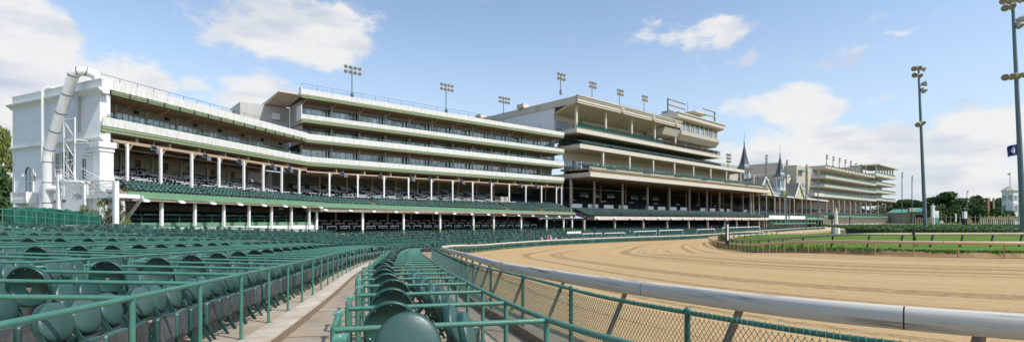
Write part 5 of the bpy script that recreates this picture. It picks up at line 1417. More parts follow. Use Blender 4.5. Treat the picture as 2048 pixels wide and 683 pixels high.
def roof_masts():
    for i, (px_, yt) in enumerate(((704, 135), (892, 170), (1007, 196))):
        a = on_line(FB, px_, -1.2); x, y, _ = FB.P(a, -1.2, 0); mast(x, y, CZ + 21.1, CZ + (440 - yt) * y / 1000, '%s eight lamp floodlight mast from the left on the main wing roof' % ORD[i + 1], 'eight lamp masts along the roofs')
    for i, (px_, yt) in enumerate(((1121, 149), (1184, 166), (1239, 181), (1288, 193))):
        a = on_line(FCc, px_, 1.0); x, y, _ = FCc.P(a, 1.0, 0); mast(x, y, CZ + 29.6, CZ + (440 - yt) * y / 1000, '%s floodlight mast from the left on the cream wing roof' % ORD[i + 1], 'eight lamp masts along the roofs', cols=3, lamp=.42, gap=1.0)
    x, y, _ = FCc.P(on_line(FCc, 1456, 2.0), 2.0, 0); mast(x, y, CZ + 11.3, CZ + (440 - 309) * y / 1000, 'floodlight mast on the lower terrace right of the cream wing', 'eight lamp masts along the roofs', rows_=3, cols=3, lamp=.5, gap=1.2, r=.16)
    # big lamp racks on the press box roof
    f = FCc
    for nm, a0, a1, h0, h1, o in (('left', 47, 57.5, 34.2, 37.6, -1), ('right', 66.5, 75, 35.6, 37.3, .5)):
        t = empty('lamp_rack', f.P(a0, o, 32.7), '%s rack of many small floodlights on the press box roof' % nm, 'lamp rack')
        b = MB(); ftube(b, f, [((a0 if nm == 'left' else a1), o, 32.7), ((a0 if nm == 'left' else a1), o, h1)], .25, 6); b.build('post', 'steel', t)
        n = 3 if nm == 'left' else 2
        for r_ in range(n):
            h = h0 + (h1 - h0) * r_ / max(1, n - 1) if n > 1 else h1
            b = MB(); ftube(b, f, [(a0, o, h), (a1, o, h)], .09, 5); b.build('crossarm', 'steel', t)
            b = MB()
            for k in range(13):
                b.ball(f.P(a0 + (a1 - a0) * (k + .5) / 13, o + .3, h - .2), .36, 7, .8)
            b.build('lamps', 'lamp_shell', t, kind='stuff')
    t = empty('antenna', f.P(63, -3, 35.7), 'thin antenna mast on the press box roof canopy', 'antenna'); b = MB(); ftube(b, f, [(63, -3, 35.7), (63, -3, 39.5)], .07, 5); b.build('rod', 'steel', t)
roof_masts()

# ------------------------------------------------------------------ white duct, downpipe, stairs at the end wall
def end_wall_stuff():
    g = GA
    t = empty('exhaust_duct', g.P(12.2, 1.2, -1.5), 'huge white ribbed exhaust duct climbing the end wall of the left wing', 'duct')
    ab = on_line(g, 96, 1.3); at_ = on_line(g, 147, 1.2); DX = ab - 12.2
    P = [g.P(ab, 1.3, -1.4), g.P(ab, 1.3, 6.6), g.P(ab - .25, 1.3, 7.4), g.P(at_, 1.2, 14.5), g.P(at_ - .35, 1.0, 14.85), g.P(at_ - .8, .5, 14.95), g.P(at_ - 1.0, -.1, 14.8), g.P(at_ - 1.05, -.5, 14.3)]
    b = MB(); b.tube(P, .47, 20); b.build('duct_pipe', 'white', t)
    def ringat(p, q):
        b = MB()
        p = Vector(p); q = Vector(q); d = (q - p).normalized(); b.tube([p - d * .035, p + d * .035], .49, 20); b.build('clamp_band', 'under', t)
    for k in range(4): ringat(g.P(ab, 1.3, -.3 + k * 2.1), g.P(ab, 1.3, 8))
    A, B_ = Vector(P[2]), Vector(P[3])
    for k in range(5): ringat(A + (B_ - A) * (k / 4.0), B_ + (B_ - A))
    ringat(P[4], P[5]); ringat(P[5], P[6])
    b = MB(); b.tube([g.P(ab - .4, 1.3, 3.2), g.P(ab - 1.5, 1.0, 3.2)], .38, 12); b.build('branch_stub', 'white', t)
    t = empty('downpipe', g.P(12.0, .15, -1.3), 'tall thin white downpipe on the siding behind the big duct', 'pipe')
    b = MB(); b.tube([g.P(9.5, -.2, 14.3), g.P(9.9, .3, 14.3), g.P(10.2, .6, 14.0), g.P(10.2, .62, 6.0)], .14, 10); b.build('pipe', 'white', t)
    # braced support tower
    A1, A0 = on_line(g, 128, 1.4), on_line(g, 150, 1.4)
    t = empty('duct_support', g.P(A0, 1.2, 2.0), 'slim white lattice support tower between duct and stairs', 'support')
    b = MB()
    for a in (A1, A0): b.tube([g.P(a, 1.4, 2.4), g.P(a, 1.4, 10.2)], .06, 6)
    for h0 in (4.2, 6.1, 8.1): b.tube([g.P(A1, 1.4, h0), g.P(A0, 1.4, h0 + 1.9)], .04, 5); b.tube([g.P(A0, 1.4, h0), g.P(A1, 1.4, h0 + 1.9)], .04, 5)
    for h in (10.1, 6.0, 8.0): b.tube([g.P(A1, 1.4, h), g.P(A0, 1.4, h)], .04, 5)
    b.tube([g.P(A0, 1.4, 7.6), g.P(A0 - 2.2, 1.3, 7.5)], .045, 5); b.tube([g.P(A0, 1.4, 8.0), g.P(A0, .1, 8.0)], .045, 5)
    b.build('lattice', 'white', t)
    # stair
    p1, p2, p3 = on_line(g, 118, 2.8), on_line(g, 172, 2.8), on_line(g, 233, 2.8)
    t = empty('white_staircase', g.P(p2, 2.0, -1.2), 'white metal outdoor stair with landing beside the left wing corner', 'staircase')
    HL, HU = 2.35, 3.9
    fpart('landing', g, 'white', t, (p3, p2, .9, 2.9, HL - .35, HL)); fpart('upper_landing', g, 'white', t, (p1 - .5, p1 + 1.0, .5, 2.9, HU - .2, HU))
    b = MB()
    for o in (.95, 2.85): b.bar(g.P(p1 - .4, o, HU - .1), g.P(p2 - .1, o, HL - .1), .08, .35); b.bar(g.P(p3 + .6, o - .6, HL - .2), g.P(p3 + 4.6, o - .6, -1.0), .08, .3)
    b.build('stringers', 'white', t)
    b = MB(); n = 8
    for k in range(n): h = HL + (HU - HL) * k / n; aa = p2 + (p1 - .5 - p2) * k / n; fbox(b, g, aa, aa + .35, 1.0, 2.8, h, h + .04)
    for k in range(14): h = 1.95 - k * .22; fbox(b, g, p3 + .8 + k * .27, p3 + 1.1 + k * .27, .4, 2.2, h, h + .04)
    b.build('treads', 'concrete_light', t)
    for a, o, h1 in ((p1, 2.8, (440 - 350) * .049), (p2, 2.85, (440 - 372) * .0478), (p3, 2.85, (440 - 366) * .0465)):
        b = MB(); fbox(b, g, a - .17, a + .17, o - .17, o + .17, -1.8, h1); b.build('post', 'white', t)
    b = MB()
    for hh in (.25, .6, .95): ftube(b, g, [(p3, 2.87, HL + hh), (p2, 2.87, HL + hh)], .03, 4)
    k = 0
    while p3 + k * .17 < p2: a = p3 + k * .17; ftube(b, g, [(a, 2.87, HL), (a, 2.87, HL + .95)], .014, 3); k += 1
    for hh in (.3, .62, .95): ftube(b, g, [(p2, 2.87, HL + hh), (p1 - .4, 2.87, HU + hh), (p1 + .9, 2.87, HU + hh)], .03, 4); ftube(b, g, [(p2, 1.0, HL + hh + .3), (p1 - .4, 1.0, HU + hh + .2)], .03, 4)
    for k in range(14): a = p2 + (p1 - .5 - p2) * k / 14; h = HL + (HU - HL) * k / 14; ftube(b, g, [(a, 2.87, h), (a, 2.87, h + .95)], .014, 3)
    b.build('hand_rails', 'white', t)
    b = MB(); k = 0
    while k < 20: a = p1 - 1.4 + k * .16; fbox(b, g, a, a + .05, .6, .66, 2.2, 3.4); k += 1
    fbox(b, g, p1 - 1.5, p1 + 1.8, .58, .68, 3.402, 3.5); fbox(b, g, p1 - 1.5, p1 + 1.8, .58, .68, 2.1, 2.198)
    b.build('screen_slats', 'white', t)
end_wall_stuff()

# ------------------------------------------------------------------ twin spired clubhouse between the wings
def spire(px_, Y, h0, h1, h2, h3, r, lab):
    x = (px_ - 1024) / 1000 * Y
    t = empty('spire', (x, Y, CZ + h0), lab, 'spire', 'twin spires')
    z = CZ
    b = MB(); b.lathe([(r * 1.0, h0 - 3), (r * 1.0, h0), (r * 1.12, h0 + .1), (r * 1.12, h0 + .5), (r * .95, h0 + .55), (r * .95, h1 - .6), (r * 1.12, h1 - .4), (r * 1.15, h1)], (x, Y, z), 8, smooth=False, a0=R(22.5)); b.build('lantern', 'white', t)
    b = MB(); b2 = MB(); b3 = MB()
    for k in range(8):
        a = 2 * math.pi * (k + .5) / 8 + R(22.5); ca, sa = math.cos(a), math.sin(a); rr = r * .95 * math.cos(math.pi / 8) + .03
        c = Vector((x + ca * rr, Y + sa * rr, z)); u = Vector((-sa, ca, 0)); hw = r * .20; hb = h0 + (h1 - h0) * .28; ht = h0 + (h1 - h0) * .68
        V = [c + u * -hw + Vector((0, 0, hb)), c + u * hw + Vector((0, 0, hb))] + [c + u * hw * math.cos(math.pi * q / 8) + Vector((0, 0, ht + hw * 1.2 * math.sin(math.pi * q / 8))) for q in range(9)]
        b.add([v[:] for v in V], [tuple(range(len(V)))])
        for sg in (-1, 1):
            c2 = c + u * sg * r * .22; 
            b2.add([(c2 + u * (w_ * .12 * r) + Vector((ca * .01, sa * .01, hh)))[:] for w_, hh in ((0, h1 - 1.9), (1, h1 - 1.35), (0, h1 - .75), (-1, h1 - 1.35))], [(0, 1, 2, 3)])
        e = 2 * math.pi * k / 8 + R(22.5); b3.bar((x + r * math.cos(e), Y + r * math.sin(e), z + h0 + .5), (x + r * 1.02 * math.cos(e), Y + r * 1.02 * math.sin(e), z + h1 - .5), .25, .25)
    b.build('windows', 'glass_pale', t); b2.build('fretwork', 'black', t); b3.build('corner_posts', 'white', t)
    H = h2 - h1; prof = [(r * 1.5, h1 - .1), (r * 1.48, h1 + .05), (r * 1.12, h1 + H * .09), (r * .84, h1 + H * .2), (r * .60, h1 + H * .38), (r * .38, h1 + H * .62), (r * .18, h1 + H * .86), (.14, h2)]
    b = MB(); b.lathe(prof, (x, Y, z), 8, smooth=False, a0=R(22.5)); b.build('cone_roof', 'slate', t)
    b = MB(); b.lathe([(.16, h2 - .1), (.35, h2 + .2), (.15, h2 + .6), (.30, h2 + .9), (.12, h2 + 1.2), (.05, h3 - .2), (.02, h3)], (x, Y, z), 8); b.build('finial', 'copper', t)
def clubhouse():
    Y0, X0 = 196.0, 96.0
    f = Fr((93.0, 194.0), (161, 262)); L = f.L; sc_ = 1
    t = empty('spired_clubhouse', f.P(L / 2, -6, -3), 'grey shingled clubhouse roof with two front gables between the two cream wings', 'clubhouse')
    b = MB(); prism(b, f, [(3.0, 10.2), (3.0, 10.5), (1.0, 11.0), (-10, 15.5), (-22, 15.5), (-22, 10.2)], -1, L + 6); b.build('roof', 'shingle', t)
    fpart('eaves', f, 'white', t, (-3, L + 6, 2.8, 3.1, 9.9, 10.25)); fpart('ridge', f, 'copper', t, (-1, L * .38, -10.2, -9.8, 15.5, 15.75))
    for i, (pa, pb, pt) in enumerate(((1521, 1551, 1535), (1593, 1613, 1602))):
        aa, ab, am = on_line(f, pa, 4.0), on_line(f, pb, 4.0), on_line(f, pt, 4.0)
        h0 = 10.0; h1 = 16.9
        b = MB(); b.add([f.P(aa, 3.4, h0), f.P(ab, 3.4, h0), f.P(am, 3.4, h1), f.P(am, -11, h1)], [(0, 2, 3), (1, 3, 2)])
        b.add([f.P(aa, 3.4, h0), f.P(am, 3.4, h1), f.P(am, -10, h1), f.P(aa, -.5, h0)], [(0, 1, 2, 3)]); b.add([f.P(ab, 3.4, h0), f.P(am, 3.4, h1), f.P(am, -10, h1), f.P(ab, -.5, h0)], [(3, 2, 1, 0)])
        g = b.build('gable_roof', 'shingle', t)
        b = MB(); V = [f.P(aa + .4, 3.1, h0), f.P(ab - .4, 3.1, h0), f.P(am, 3.1, h1 - .7)]; b.add(V, [(0, 1, 2)]); b.build('gable_face', 'gablegreen', g)
        b = MB(); b.bar(f.P(aa, 3.5, h0), f.P(am, 3.5, h1), .3, .35); b.bar(f.P(ab, 3.5, h0), f.P(am, 3.5, h1), .3, .35); b.build('bargeboard', 'white', g)
        b = MB()
        for q in range(6): p = f.P(am - (am - aa) * .12 * (q % 3 + 1), 3.15, h1 - 2.2 - (q // 1) * .8); b.ball(p, .16, 6)
        b.build('drilled_holes', 'black', g)
    for px_ in (1501, 1506, 1518, 1532, 1549, 1559, 1569, 1579, 1588, 1603.5, 1621):
        a = on_line(f, px_, 2.4); b = MB(); fbox(b, f, a - .22, a + .22, 2.2, 2.64, 2.0, 9.9); c = b.build('column', 'concrete_light', t)
        b = MB(); b.bar(f.P(a, 2.4, 9.0), f.P(a - 1.1, 2.4, 9.9), .12, .15); b.build('bracket', 'white', c)
    fpart('tier_ceiling', f, 'soffit', t, (-3, L + 6, -22, 2.6, 9.7, 9.88)); fpart('tier_back_wall', f, 'dark', t, (-3, L + 6, -22.3, -22, -3, 10))
    stepfloor(f, t, -3, L, 3.6, -18, 1.2, 6.6, 1.4); rows(f, 0, L, 3, .2, 1.4, 2.2, 1.4, seatrows, 30, sp=.8); rows(f, 0, L, -1.5, -17, 2.6, 6.4, 1.9, darkrows, 9, sp=.9)
    white_rails(f, 0, L, -2, -16, 2.6, 6.3, 2.8)
    fpart('tier_front', f, 'band_green', t, (1.4, L + 6, 5.0, 5.2, .2, 1.3)); fpart('white_banner_wall', f, 'white', t, (3, 26, 5.25, 5.4, .45, 1.9), (28, 52, 5.25, 5.4, .5, 1.9))
    rail_line(f, t, 1.4, L, 5.1, 1.3, .8, 30, r=.05)
    fpart('lower_wall', f, 'cream_light', t, (2, L + 6, -3, -2.8, -3.5, .2)); fpart('awning', f, 'awning', t, (3, 62, 4.5, 7.0, -1.5, -1.1))
    for k in range(14): a = 3 + k * 5.8; window(f, t, a, a + 3.6, -2.7, -1.0 + .2, .15 + .1, 2)
    for k in range(16): b = MB(); a = 2 + k * 5.6; fbox(b, f, a, a + .3, 4.4, 4.7, -4.2, .2); b.build('lower_post', 'concrete_light', t)
    # roof sign
    a0, a1 = on_line(f, 1563, 3.9), on_line(f, 1579, 3.9); s = empty('roof_sign', f.P((a0 + a1) / 2, 3.9, 10.5), 'dark green roof sign with two lines of yellow capitals on the eaves', 'sign')
    fpart('sign_board', f, 'signgreen', s, (a0, a1, 3.6, 3.8, 10.5, 12.5))
    rt = Matrix.Rotation(f.ang, 4, 'Z') @ Matrix.Rotation(R(90), 4, 'X')
    text_obj('lettering', 'CHURCHILL', 1.05, 'gold', s, f.P((a0 + a1) / 2, 3.83, 12.0), rt.to_euler()); text_obj('lettering', 'DOWNS', 1.05, 'gold', s, f.P((a0 + a1) / 2, 3.83, 11.05), rt.to_euler())
    spire(1488.5, 203, 13.4, 20.6, 29.8 + .8, 36.0, 2.25, 'nearer and taller dark spire with a white lantern left of the pair')
    spire(1560, 226, 13.0, 19.6, 29.0, 34.6, 2.15, 'farther dark spire with a white lantern right of the pair')
    # taupe block behind the roof
    q = empty('rear_clubhouse_block', f.P(40, -30, -3), 'long low taupe block rising behind the grey shingled roof', 'building')
    fpart('wall', f, 'taupe', q, (-14, 62, -48, -24, -3, 21.0)); fpart('parapet', f, 'cream_light', q, (-14.2, 62.2, -48.2, -23.8, 21.0, 21.8)); fpart('chimney', f, 'taupe', q, (20, 22, -40, -38, 21.8, 23.0))
    b = MB(); cx, cy, _ = f.P(66, -22, 0); b.lathe([(9, -3), (9, 19.0), (9.4, 19.1), (9.4, 20.4)], (cx, cy, CZ), 24); b.build('rotunda', 'cream_light', q)
    b = MB(); b.lathe([(9.1, 13.5), (9.1, 17.2)], (cx, cy, CZ), 24); b.build('rotunda_windows', 'glass_pale', q)
    b = MB(); b.lathe([(10.6, 17.2), (9.1, 18.3)], (cx, cy, CZ), 24); b.build('rotunda_awning', 'awning', q)
M['gablegreen'] = mat('gable_cream_green', (.48, .50, .32), .7, var=.15)
clubhouse()

# ------------------------------------------------------------------ far cream wing with arcade, and the last wing
def wing_E():
    f = FE; L0, L1 = 2.0, 99.0
    t = empty('far_cream_grandstand', f.P(40, -8, -3), 'far cream grandstand with three balconies over white arched columns', 'grandstand')
    fpart('main_block', f, 'taupe', t, (-14, L1, -30, -6, -3, 28.4)); 
    fpart('front_wall', f, 'cream', t, (0, L1, -6, -5.4, 12.5, 28.0))
    b = MB(); prism(b, f, [(-6, 27.2), (1.2, 27.6), (1.3, 28.8), (1.7, 29.2), (-30, 29.4), (-30, 28.4), (-6, 28.4)], 6, L1 + .2); b.build('roof', 'cream_light', t)
    b = MB()
    for k in range(16): a = 8 + k * 6; fbox(b, f, a, a + .3, 1.25, 1.5, 27.8, 28.9)
    b.build('fascia_ribs', 'taupe', t)
    for i, (h0, h1, a0) in enumerate(((22.4, 23.6, 4.5), (17.6, 18.7, 2.5), (12.3, 13.7, .6))):
        b = MB(); prism(b, f, [(-5.5, h0), (1.6, h0), (1.8, h1), (-5.5, h1)], a0, L1 + 1); b.build('balcony', 'cream_light', t)
        b = MB(); fbox(b, f, a0, L1, 1.3, 1.5, h1, h1 + .75); b.build('balcony_railing', 'screen', t)
        top = [27.2, 22.4, 17.6][i]
        for k in range(12): a = a0 + .6 + k * 8; window(f, t, a, a + 7.0, -5.3, h1 + .1, h1 + 3.0, 8, 'glass_pale')
    fpart('soffit_block', f, 'cream_light', t, (-13.5, .5, -1, 2.2, 12.2, 13.9))
    fpart('side_glazing', f, 'siding', t, (5.0, 6.0, -6, -5.0, 23.8, 27)); fpart('side_wing', f, 'taupe', t, (-34, -14, -30, -9, -3, 22.5)); fpart('side_wing_parapet', f, 'cream_light', t, (-34.2, -13.8, -30.2, -8.8, 22.5, 23.4))
    fpart('roof_block', f, 'taupe', t, (-22, -2, -26, -12, 22, 29.6)); fpart('roof_lantern', f, 'taupe', t, (-4, 4, -24, -16, 29.4, 30.6))
    fpart('awning', f, 'awning', t, (-33, -26, -8.9, -7.0, 17, 17.9), (-16, -9, -5.9, -4.0, 15, 15.8), (-12, -6, -5.9, -4.0, 25.4, 25.9))
    for k in range(4): window(f, t, -13 + k * 3.3, -10.4 + k * 3.3, -5.95, 17.5, 19.5, 2)
    b = MB(); b.bar(f.P(-30, -8.6, 15.2), f.P(-14, -8.6, 22), .3, 1.0); b.build('stair_flank', 'cream_light', t)
    # columns and arches
    cols = [on_line(f, p, 0) for p in (1638, 1652, 1665, 1677, 1688, 1699.5, 1710, 1720.6, 1731, 1740.5)]
    for a in cols: b = MB(); fbox(b, f, a - .4, a + .4, -.4, .4, 3.0, 12.3); b.build('column', 'concrete_light', t)
    b = MB()
    for a0, a1 in zip(cols, cols[1:]):
        pts = [f.P((a0 + a1) / 2 + (a1 - a0) / 2 * .96 * math.cos(math.pi * q / 10), 0, 9.4 + 2.6 * math.sin(math.pi * q / 10)) for q in range(11)]; b.tube(pts, .28, 5)
    b.build('arches', 'concrete_light', t)
    stepfloor(f, t, -12, L1 + 40, 3.6, -22, 2.6, 10.0, 1.6)
    rows(f, -12, L1 + 38, 3.2, .2, 2.9, 3.4, 1.5, seatrows, 30, sp=.9); rows(f, -12, L1 + 36, -1.5, -21, 4.0, 9.6, 1.9, darkrows, 9, sp=.9)
    white_rails(f, -10, L1 + 36, -2, -20, 3.8, 9.3, 2.8)
    fpart('tier_front', f, 'band_green', t, (-14, 165, 6.4, 6.6, 1.6, 2.5)); fpart('tier_floor', f, 'concrete', t, (-14, 165, -6, 6.38, 1.3, 2.2))
    rows(f, -12, 160, 5.8, 4, 2.2, 2.5, 1.4, seatrows, 30, sp=.9)
    b = MB(); k = 0
    for k in range(88): a = -14 + k * 2.05; fbox(b, f, a, a + .5, 6.0, 6.38, -2.4, 1.6)
    b.build('arcade_piers', 'concrete_light', t, kind='stuff'); fpart('arcade_wall', f, 'dark', t, (-14, 165, 1, 1.3, -4, 1.29)); fpart('arcade_base', f, 'cream_light', t, (-14, 165, 6.0, 7.0, -4.2, -1.9))
    u = empty('last_grandstand', f.P(125, -8, -3), 'last cream grandstand with four balconies and a flat canopy on posts', 'grandstand')
    M0, M1 = 99.5, 150
    fpart('main_block', f, 'cream', u, (M0, M1 - 2, -22, -6, 10.5, 30.5)); fpart('tower', f, 'taupe', u, (M0 - 17, M0 + 6, -34, -20, 20, 36), (M0 + 1, M0 + 6, -19.9, -7, 28, 36))
    for h0, h1 in ((29.0, 31.0), (23.6, 24.8), (18.3, 19.6), (13.0, 14.3)):
        b = MB(); prism(b, f, [(-6, h0), (1.6, h0), (1.8, h1), (-6, h1)], M0, M1); b.build('balcony', 'cream_light', u)
        b = MB(); fbox(b, f, M0, M1, 1.3, 1.5, h1, h1 + .9); b.build('balcony_railing', 'screen', u)
        if h0 < 29:
            for k in range(7): a = M0 + 1 + k * 6.8; window(f, u, a, a + 4.8, -5.9, h1 + .1, h1 + 3.4, 4)
    b = MB(); prism(b, f, [(3.5, 36.0), (3.5, 36.6), (-14, 36.9), (-14, 36.4)], M0 + 1, M1 + 1); b.build('canopy', 'cream_light', u)
    for k in range(7): a = M0 + 4 + k * 7; b = MB(); fbox(b, f, a, a + .8, .4, 1.2, 31.0, 36.1); b.build('canopy_post', 'cream_light', u)
    fpart('soffit', f, 'soffit', u, (M0, M1, -21, 1, 12.2, 12.9))
    for px_ in (1755, 1769.5, 1782): a = on_line(f, px_, 0); b = MB(); fbox(b, f, a - .4, a + .4, -.4, .4, 3.0, 12.2); b.build('column', 'concrete_light', u)
    a = on_line(f, 1773, -3); fpart('thick_pier', f, 'cream', u, (a - 1.2, a + 1.2, -3, -1, 2.5, 12.2))
    for i, px_ in enumerate((1653, 1666, 1678.5, 1690, 1701)):
        a = on_line(f, px_, 0); x, y, _ = f.P(a, 0, 0); mast(x, y, CZ + 29.2, CZ + 29.2 + 5.6, '%s small floodlight mast from the left on the far cream roof' % ORD[i + 1], 'small masts on the far roof', rows_=2, cols=2, lamp=.6, gap=1.4, r=.2)
    for i, px_ in enumerate((1711, 1721, 1731)):
        a = on_line(f, px_, 0); x, y, _ = f.P(a, 0, 0); mast(x, y, CZ + 29.2, CZ + 29.2 + 5.0, '%s small floodlight mast from the left before the grey roof block' % ORD[i + 1], 'small masts on the far roof', rows_=2, cols=2, lamp=.6, gap=1.4, r=.2)
wing_E()

def homestretch_masts():
    for i, (px_, yt, Y, yb) in enumerate(((1532, 311, 196, 470), (1573, 321, 206, 440), (1612, 330, 216, 440), (1636, 336, 226, 440), (1804, 345, 300, 440), (1824, 352, 310, 440))):
        x = (px_ - 1024) / 1000 * Y
        z0 = CZ - 4.1 if i < 4 else CZ - 3.0
        lab = ['tall slim floodlight pole in front of the first clubhouse gable', 'tall slim floodlight pole right of the farther spire', 'tall slim floodlight pole at the second clubhouse gable', 'floodlight pole with a double lamp head at the far cream wing',
               'left one of two tall poles right of the last grandstand', 'right one of two tall poles right of the last grandstand'][i]
        t = mast(x, Y, z0, CZ + (440 - yt) * Y / 1000, lab, 'tall poles along the homestretch', rows_=3, cols=2 if i == 3 else 1, lamp=.62, gap=1.25, r=.26)
homestretch_masts()
# ------------------------------------------------------------------ trees
def crown_mesh(seed, n=7500):
    """crown of unit radius about the origin, z from 0 (bottom) to 2: lumps of leaf sized faces with gaps"""
    g = np.random.default_rng(seed); b = MB()
    m = 17
    for k in range(m):
        a = g.uniform(0, 6.28); h = g.uniform(.15, 1.75); rr = g.uniform(.1, .78) * math.sin(math.pi * min(.95, max(.18, h / 2)))
        c = (rr * math.cos(a), rr * math.sin(a), h); s = g.uniform(.28, .46)
        leaf_cloud(b, c, (s, s, s * .75), int(n / m), .066, seed * 100 + k)
    return b
CROWNS = []
for sd_, m_ in ((3, 'leaf_dark'), (4, 'leaf_mid'), (5, 'leaf_yellow'), (6, 'leaf_dark'), (8, 'leaf_mid')):
    V, F = tmpl(crown_mesh(sd_)); CROWNS.append(mesh_np('crown', V, F, m_))
def trunk(parent, h, r, m='bark'):
    b = MB(); x, y, z = parent.location
    b.tube([(x, y, z - .4), (x + .05 * h * .2, y, z + h * .3), (x, y + .02 * h, z + h * .62)], [r, r * .75, r * .35], 7)
    for k in range(5):
        a = k * 1.3; b.tube([(x, y, z + h * (.25 + .05 * k)), (x + math.cos(a) * h * .2, y + math.sin(a) * h * .2, z + h * (.5 + .05 * k))], [r * .4, r * .12], 5)
    return b.build('trunk', m, parent)
def tree(px_, Y, ytop, z0, wpx, v, lab, grp='trees beyond the racecourse', rz=0.0):
    x = (px_ - 1024) / 1000 * Y; H = (440 - ytop) * Y / 1000 + CZ - z0; W = wpx * Y / 2000
    t = empty('tree', (x, Y, z0), lab, 'tree', grp)
    trunk(t, H, H * .028)
    c = link('crown', CROWNS[v], t); c.location = (0, 0, H * .12); c.scale = (W, W, H * .46); c.rotation_euler = (0, 0, rz)
    return t
ZR = CZ - 1.6
T_ = [  # px, Y, ytop, width px, variant, label
    (1893, 260, 384, 62, 0, 'biggest dark green tree beyond the infield fence'), (1866, 300, 394, 36, 1, 'tree just left of the biggest dark tree'), (1832, 330, 400, 34, 3, 'tree behind the left tall light poles'),
    (1806, 340, 398, 34, 1, 'tree right of the last grandstand'), (1788, 360, 405, 30, 0, 'low tree under the last grandstand canopy edge'), (1915, 240, 410, 30, 4, 'small round tree right of the biggest dark tree'), (1878, 230, 414, 26, 4, 'small light green tree low before the dark tree'),
    (1950, 280, 391, 30, 1, 'tree left of the red brick chimneys'), (1966, 270, 398, 34, 4, 'tree right behind the red roof'), (1955, 235, 411, 26, 0, 'round dark bush like tree before the red roof'), (1984, 250, 402, 26, 3, 'narrow dark tree behind the chimney stack'),
    (1999, 260, 396, 28, 0, 'dark tree left of the octagonal white tower'), (2004, 220, 414, 24, 4, 'low tree at the left foot of the white tower'), (1849, 350, 404, 30, 0, 'dark tree behind the big light pole'), (1927, 330, 405, 28, 3, 'dark tree left of the red roofed building'),
    (1770, 380, 424, 26, 1, 'small tree seen under the last grandstand'), (1760, 390, 426, 20, 4, 'smallest green tree seen between grandstand columns'), (1985, 205, 418, 12, 3, 'small cone shaped evergreen before the chimney'),
    (2030, 270, 404, 40, 3, 'dark tree behind the white tower annex')]
for i, (px_, Y, yt, wp, v, lb) in enumerate(T_): tree(px_, Y, yt, ZR if px_ > 1800 else CZ - 3.5, wp * 1.35, v, lb, rz=i * 1.1)
tree(4, 72, 262, CZ - 1.5, 50, 2, 'yellow green leafy tree at the left edge behind the end wall', 'trees at the left edge', rz=.4)
tree(-12, 66, 330, CZ - 1.5, 80, 0, 'darker lower tree at the left edge behind the end wall', 'trees at the left edge', rz=2.0)
# far tree belt seen between the nearer ones
b = MB()
for k in range(30): leaf_cloud(b, (250 + k * 9.5, 420 + (k % 3) * 8, CZ + 5 + 3 * math.sin(k * 1.7)), (9, 5, 9), 900, 1.0, 900 + k)
b.build('tree_belt', 'leaf_dark', None, kind='stuff', label='distant dark green belt of trees along the horizon on the right', category='trees')
# shrub by the stair
sh = empty('shrub', (-37.5, 45.6, CZ - 1.2), 'bushy yellow green shrub before the white staircase', 'shrub')
b = MB()
g_ = random.Random(3)
for k in range(15):
    a = g_.uniform(0, 6.28); r_ = g_.uniform(.2, 1.9); hx = g_.uniform(.6, 3.4) * (1 - .18 * r_)
    leaf_cloud(b, (-37.3 + r_ * math.cos(a) * 1.3, 45.6 + r_ * math.sin(a) * .6, CZ - 1.2 + hx), (.42, .4, .42), 210, .075, 60 + k)
b.build('foliage', 'leaf_yellow', sh)
b = MB()
for k in range(9): a = k * .7; b.tube([(-37.5, 45.6, CZ - 1.3), (-37.3 + 1.6 * math.cos(a), 45.6 + .6 * math.sin(a), CZ + .8 + .5 * math.sin(k))], [.05, .015], 5)
b.build('stems', 'bark', sh)

# ------------------------------------------------------------------ green covered tables at the far left
for i, (pl, pr_, yt, Y) in enumerate(((6, 33, 414, 33), (37, 62, 415, 34), (66, 89, 416, 35), (92, 114, 418, 36.5), (117, 136, 421, 38), (139, 159, 425, 39.5), (162, 178, 428, 41))):
    xl, xr = (pl - 1024) / 1000 * Y, (pr_ - 1024) / 1000 * Y; zt = CZ + (440 - yt) * Y / 1000; zb = CZ - .35
    t = empty('tarpaulin_stack', ((xl + xr) / 2, Y, zb), '%s green tarpaulin covered seat block from the left before the end wall' % ORD[i + 1], 'covered seats', 'tarpaulin covered seat blocks')
    g = np.random.default_rng(40 + i); b = MB(); nx, ny = 9, 5; V = []; dep = 1.3
    for iy in range(ny):
        for ix_ in range(nx):
            V.append((xl + (xr - xl) * ix_ / (nx - 1), Y + dep * iy / (ny - 1), zt - .05 + .09 * g.normal() * .6 + (-.06 if ix_ in (0, nx - 1) else 0)))
    F = [(iy * nx + k, iy * nx + k + 1, (iy + 1) * nx + k + 1, (iy + 1) * nx + k) for iy in range(ny - 1) for k in range(nx - 1)]
    b.add(V, F, True)
    edge = [V[k] for k in range(nx)] + [V[iy * nx + nx - 1] for iy in range(1, ny)] + [V[(ny - 1) * nx + k] for k in range(nx - 2, -1, -1)] + [V[iy * nx] for iy in range(ny - 2, 0, -1)]
    n = len(edge); mid = [(x + .03 * g.normal(), y - .02 + .05 * g.normal(), (z + zb) / 2) for x, y, z in edge]; bot = [(x + .05 * g.normal(), y + .05 * g.normal(), zb + .03 * g.normal()) for x, y, z in edge]
    b.add(edge + mid + bot, [(k, (k + 1) % n, n + (k + 1) % n, n + k) for k in range(n)] + [(n + k, n + (k + 1) % n, 2 * n + (k + 1) % n, 2 * n + k) for k in range(n)], True)
    b.build('cover', 'tarp', t)
t = empty('covered_seats_railing', (-30, 33, CZ - .3), 'green railing in front of the tarpaulin covered seat blocks', 'railing')
P = [((px_ - 1024) / 1000 * Y, Y, CZ + (440 - yy) * Y / 1000) for px_, Y, yy in ((-20, 31, 416), (60, 33, 421), (120, 35, 426), (200, 38.5, 433))]
b = MB(); b.tube(P, .035, 6); b.tube([(x, y, z - .4) for x, y, z in P], .03, 6); b.build('top_pipe', 'rail_green', t)
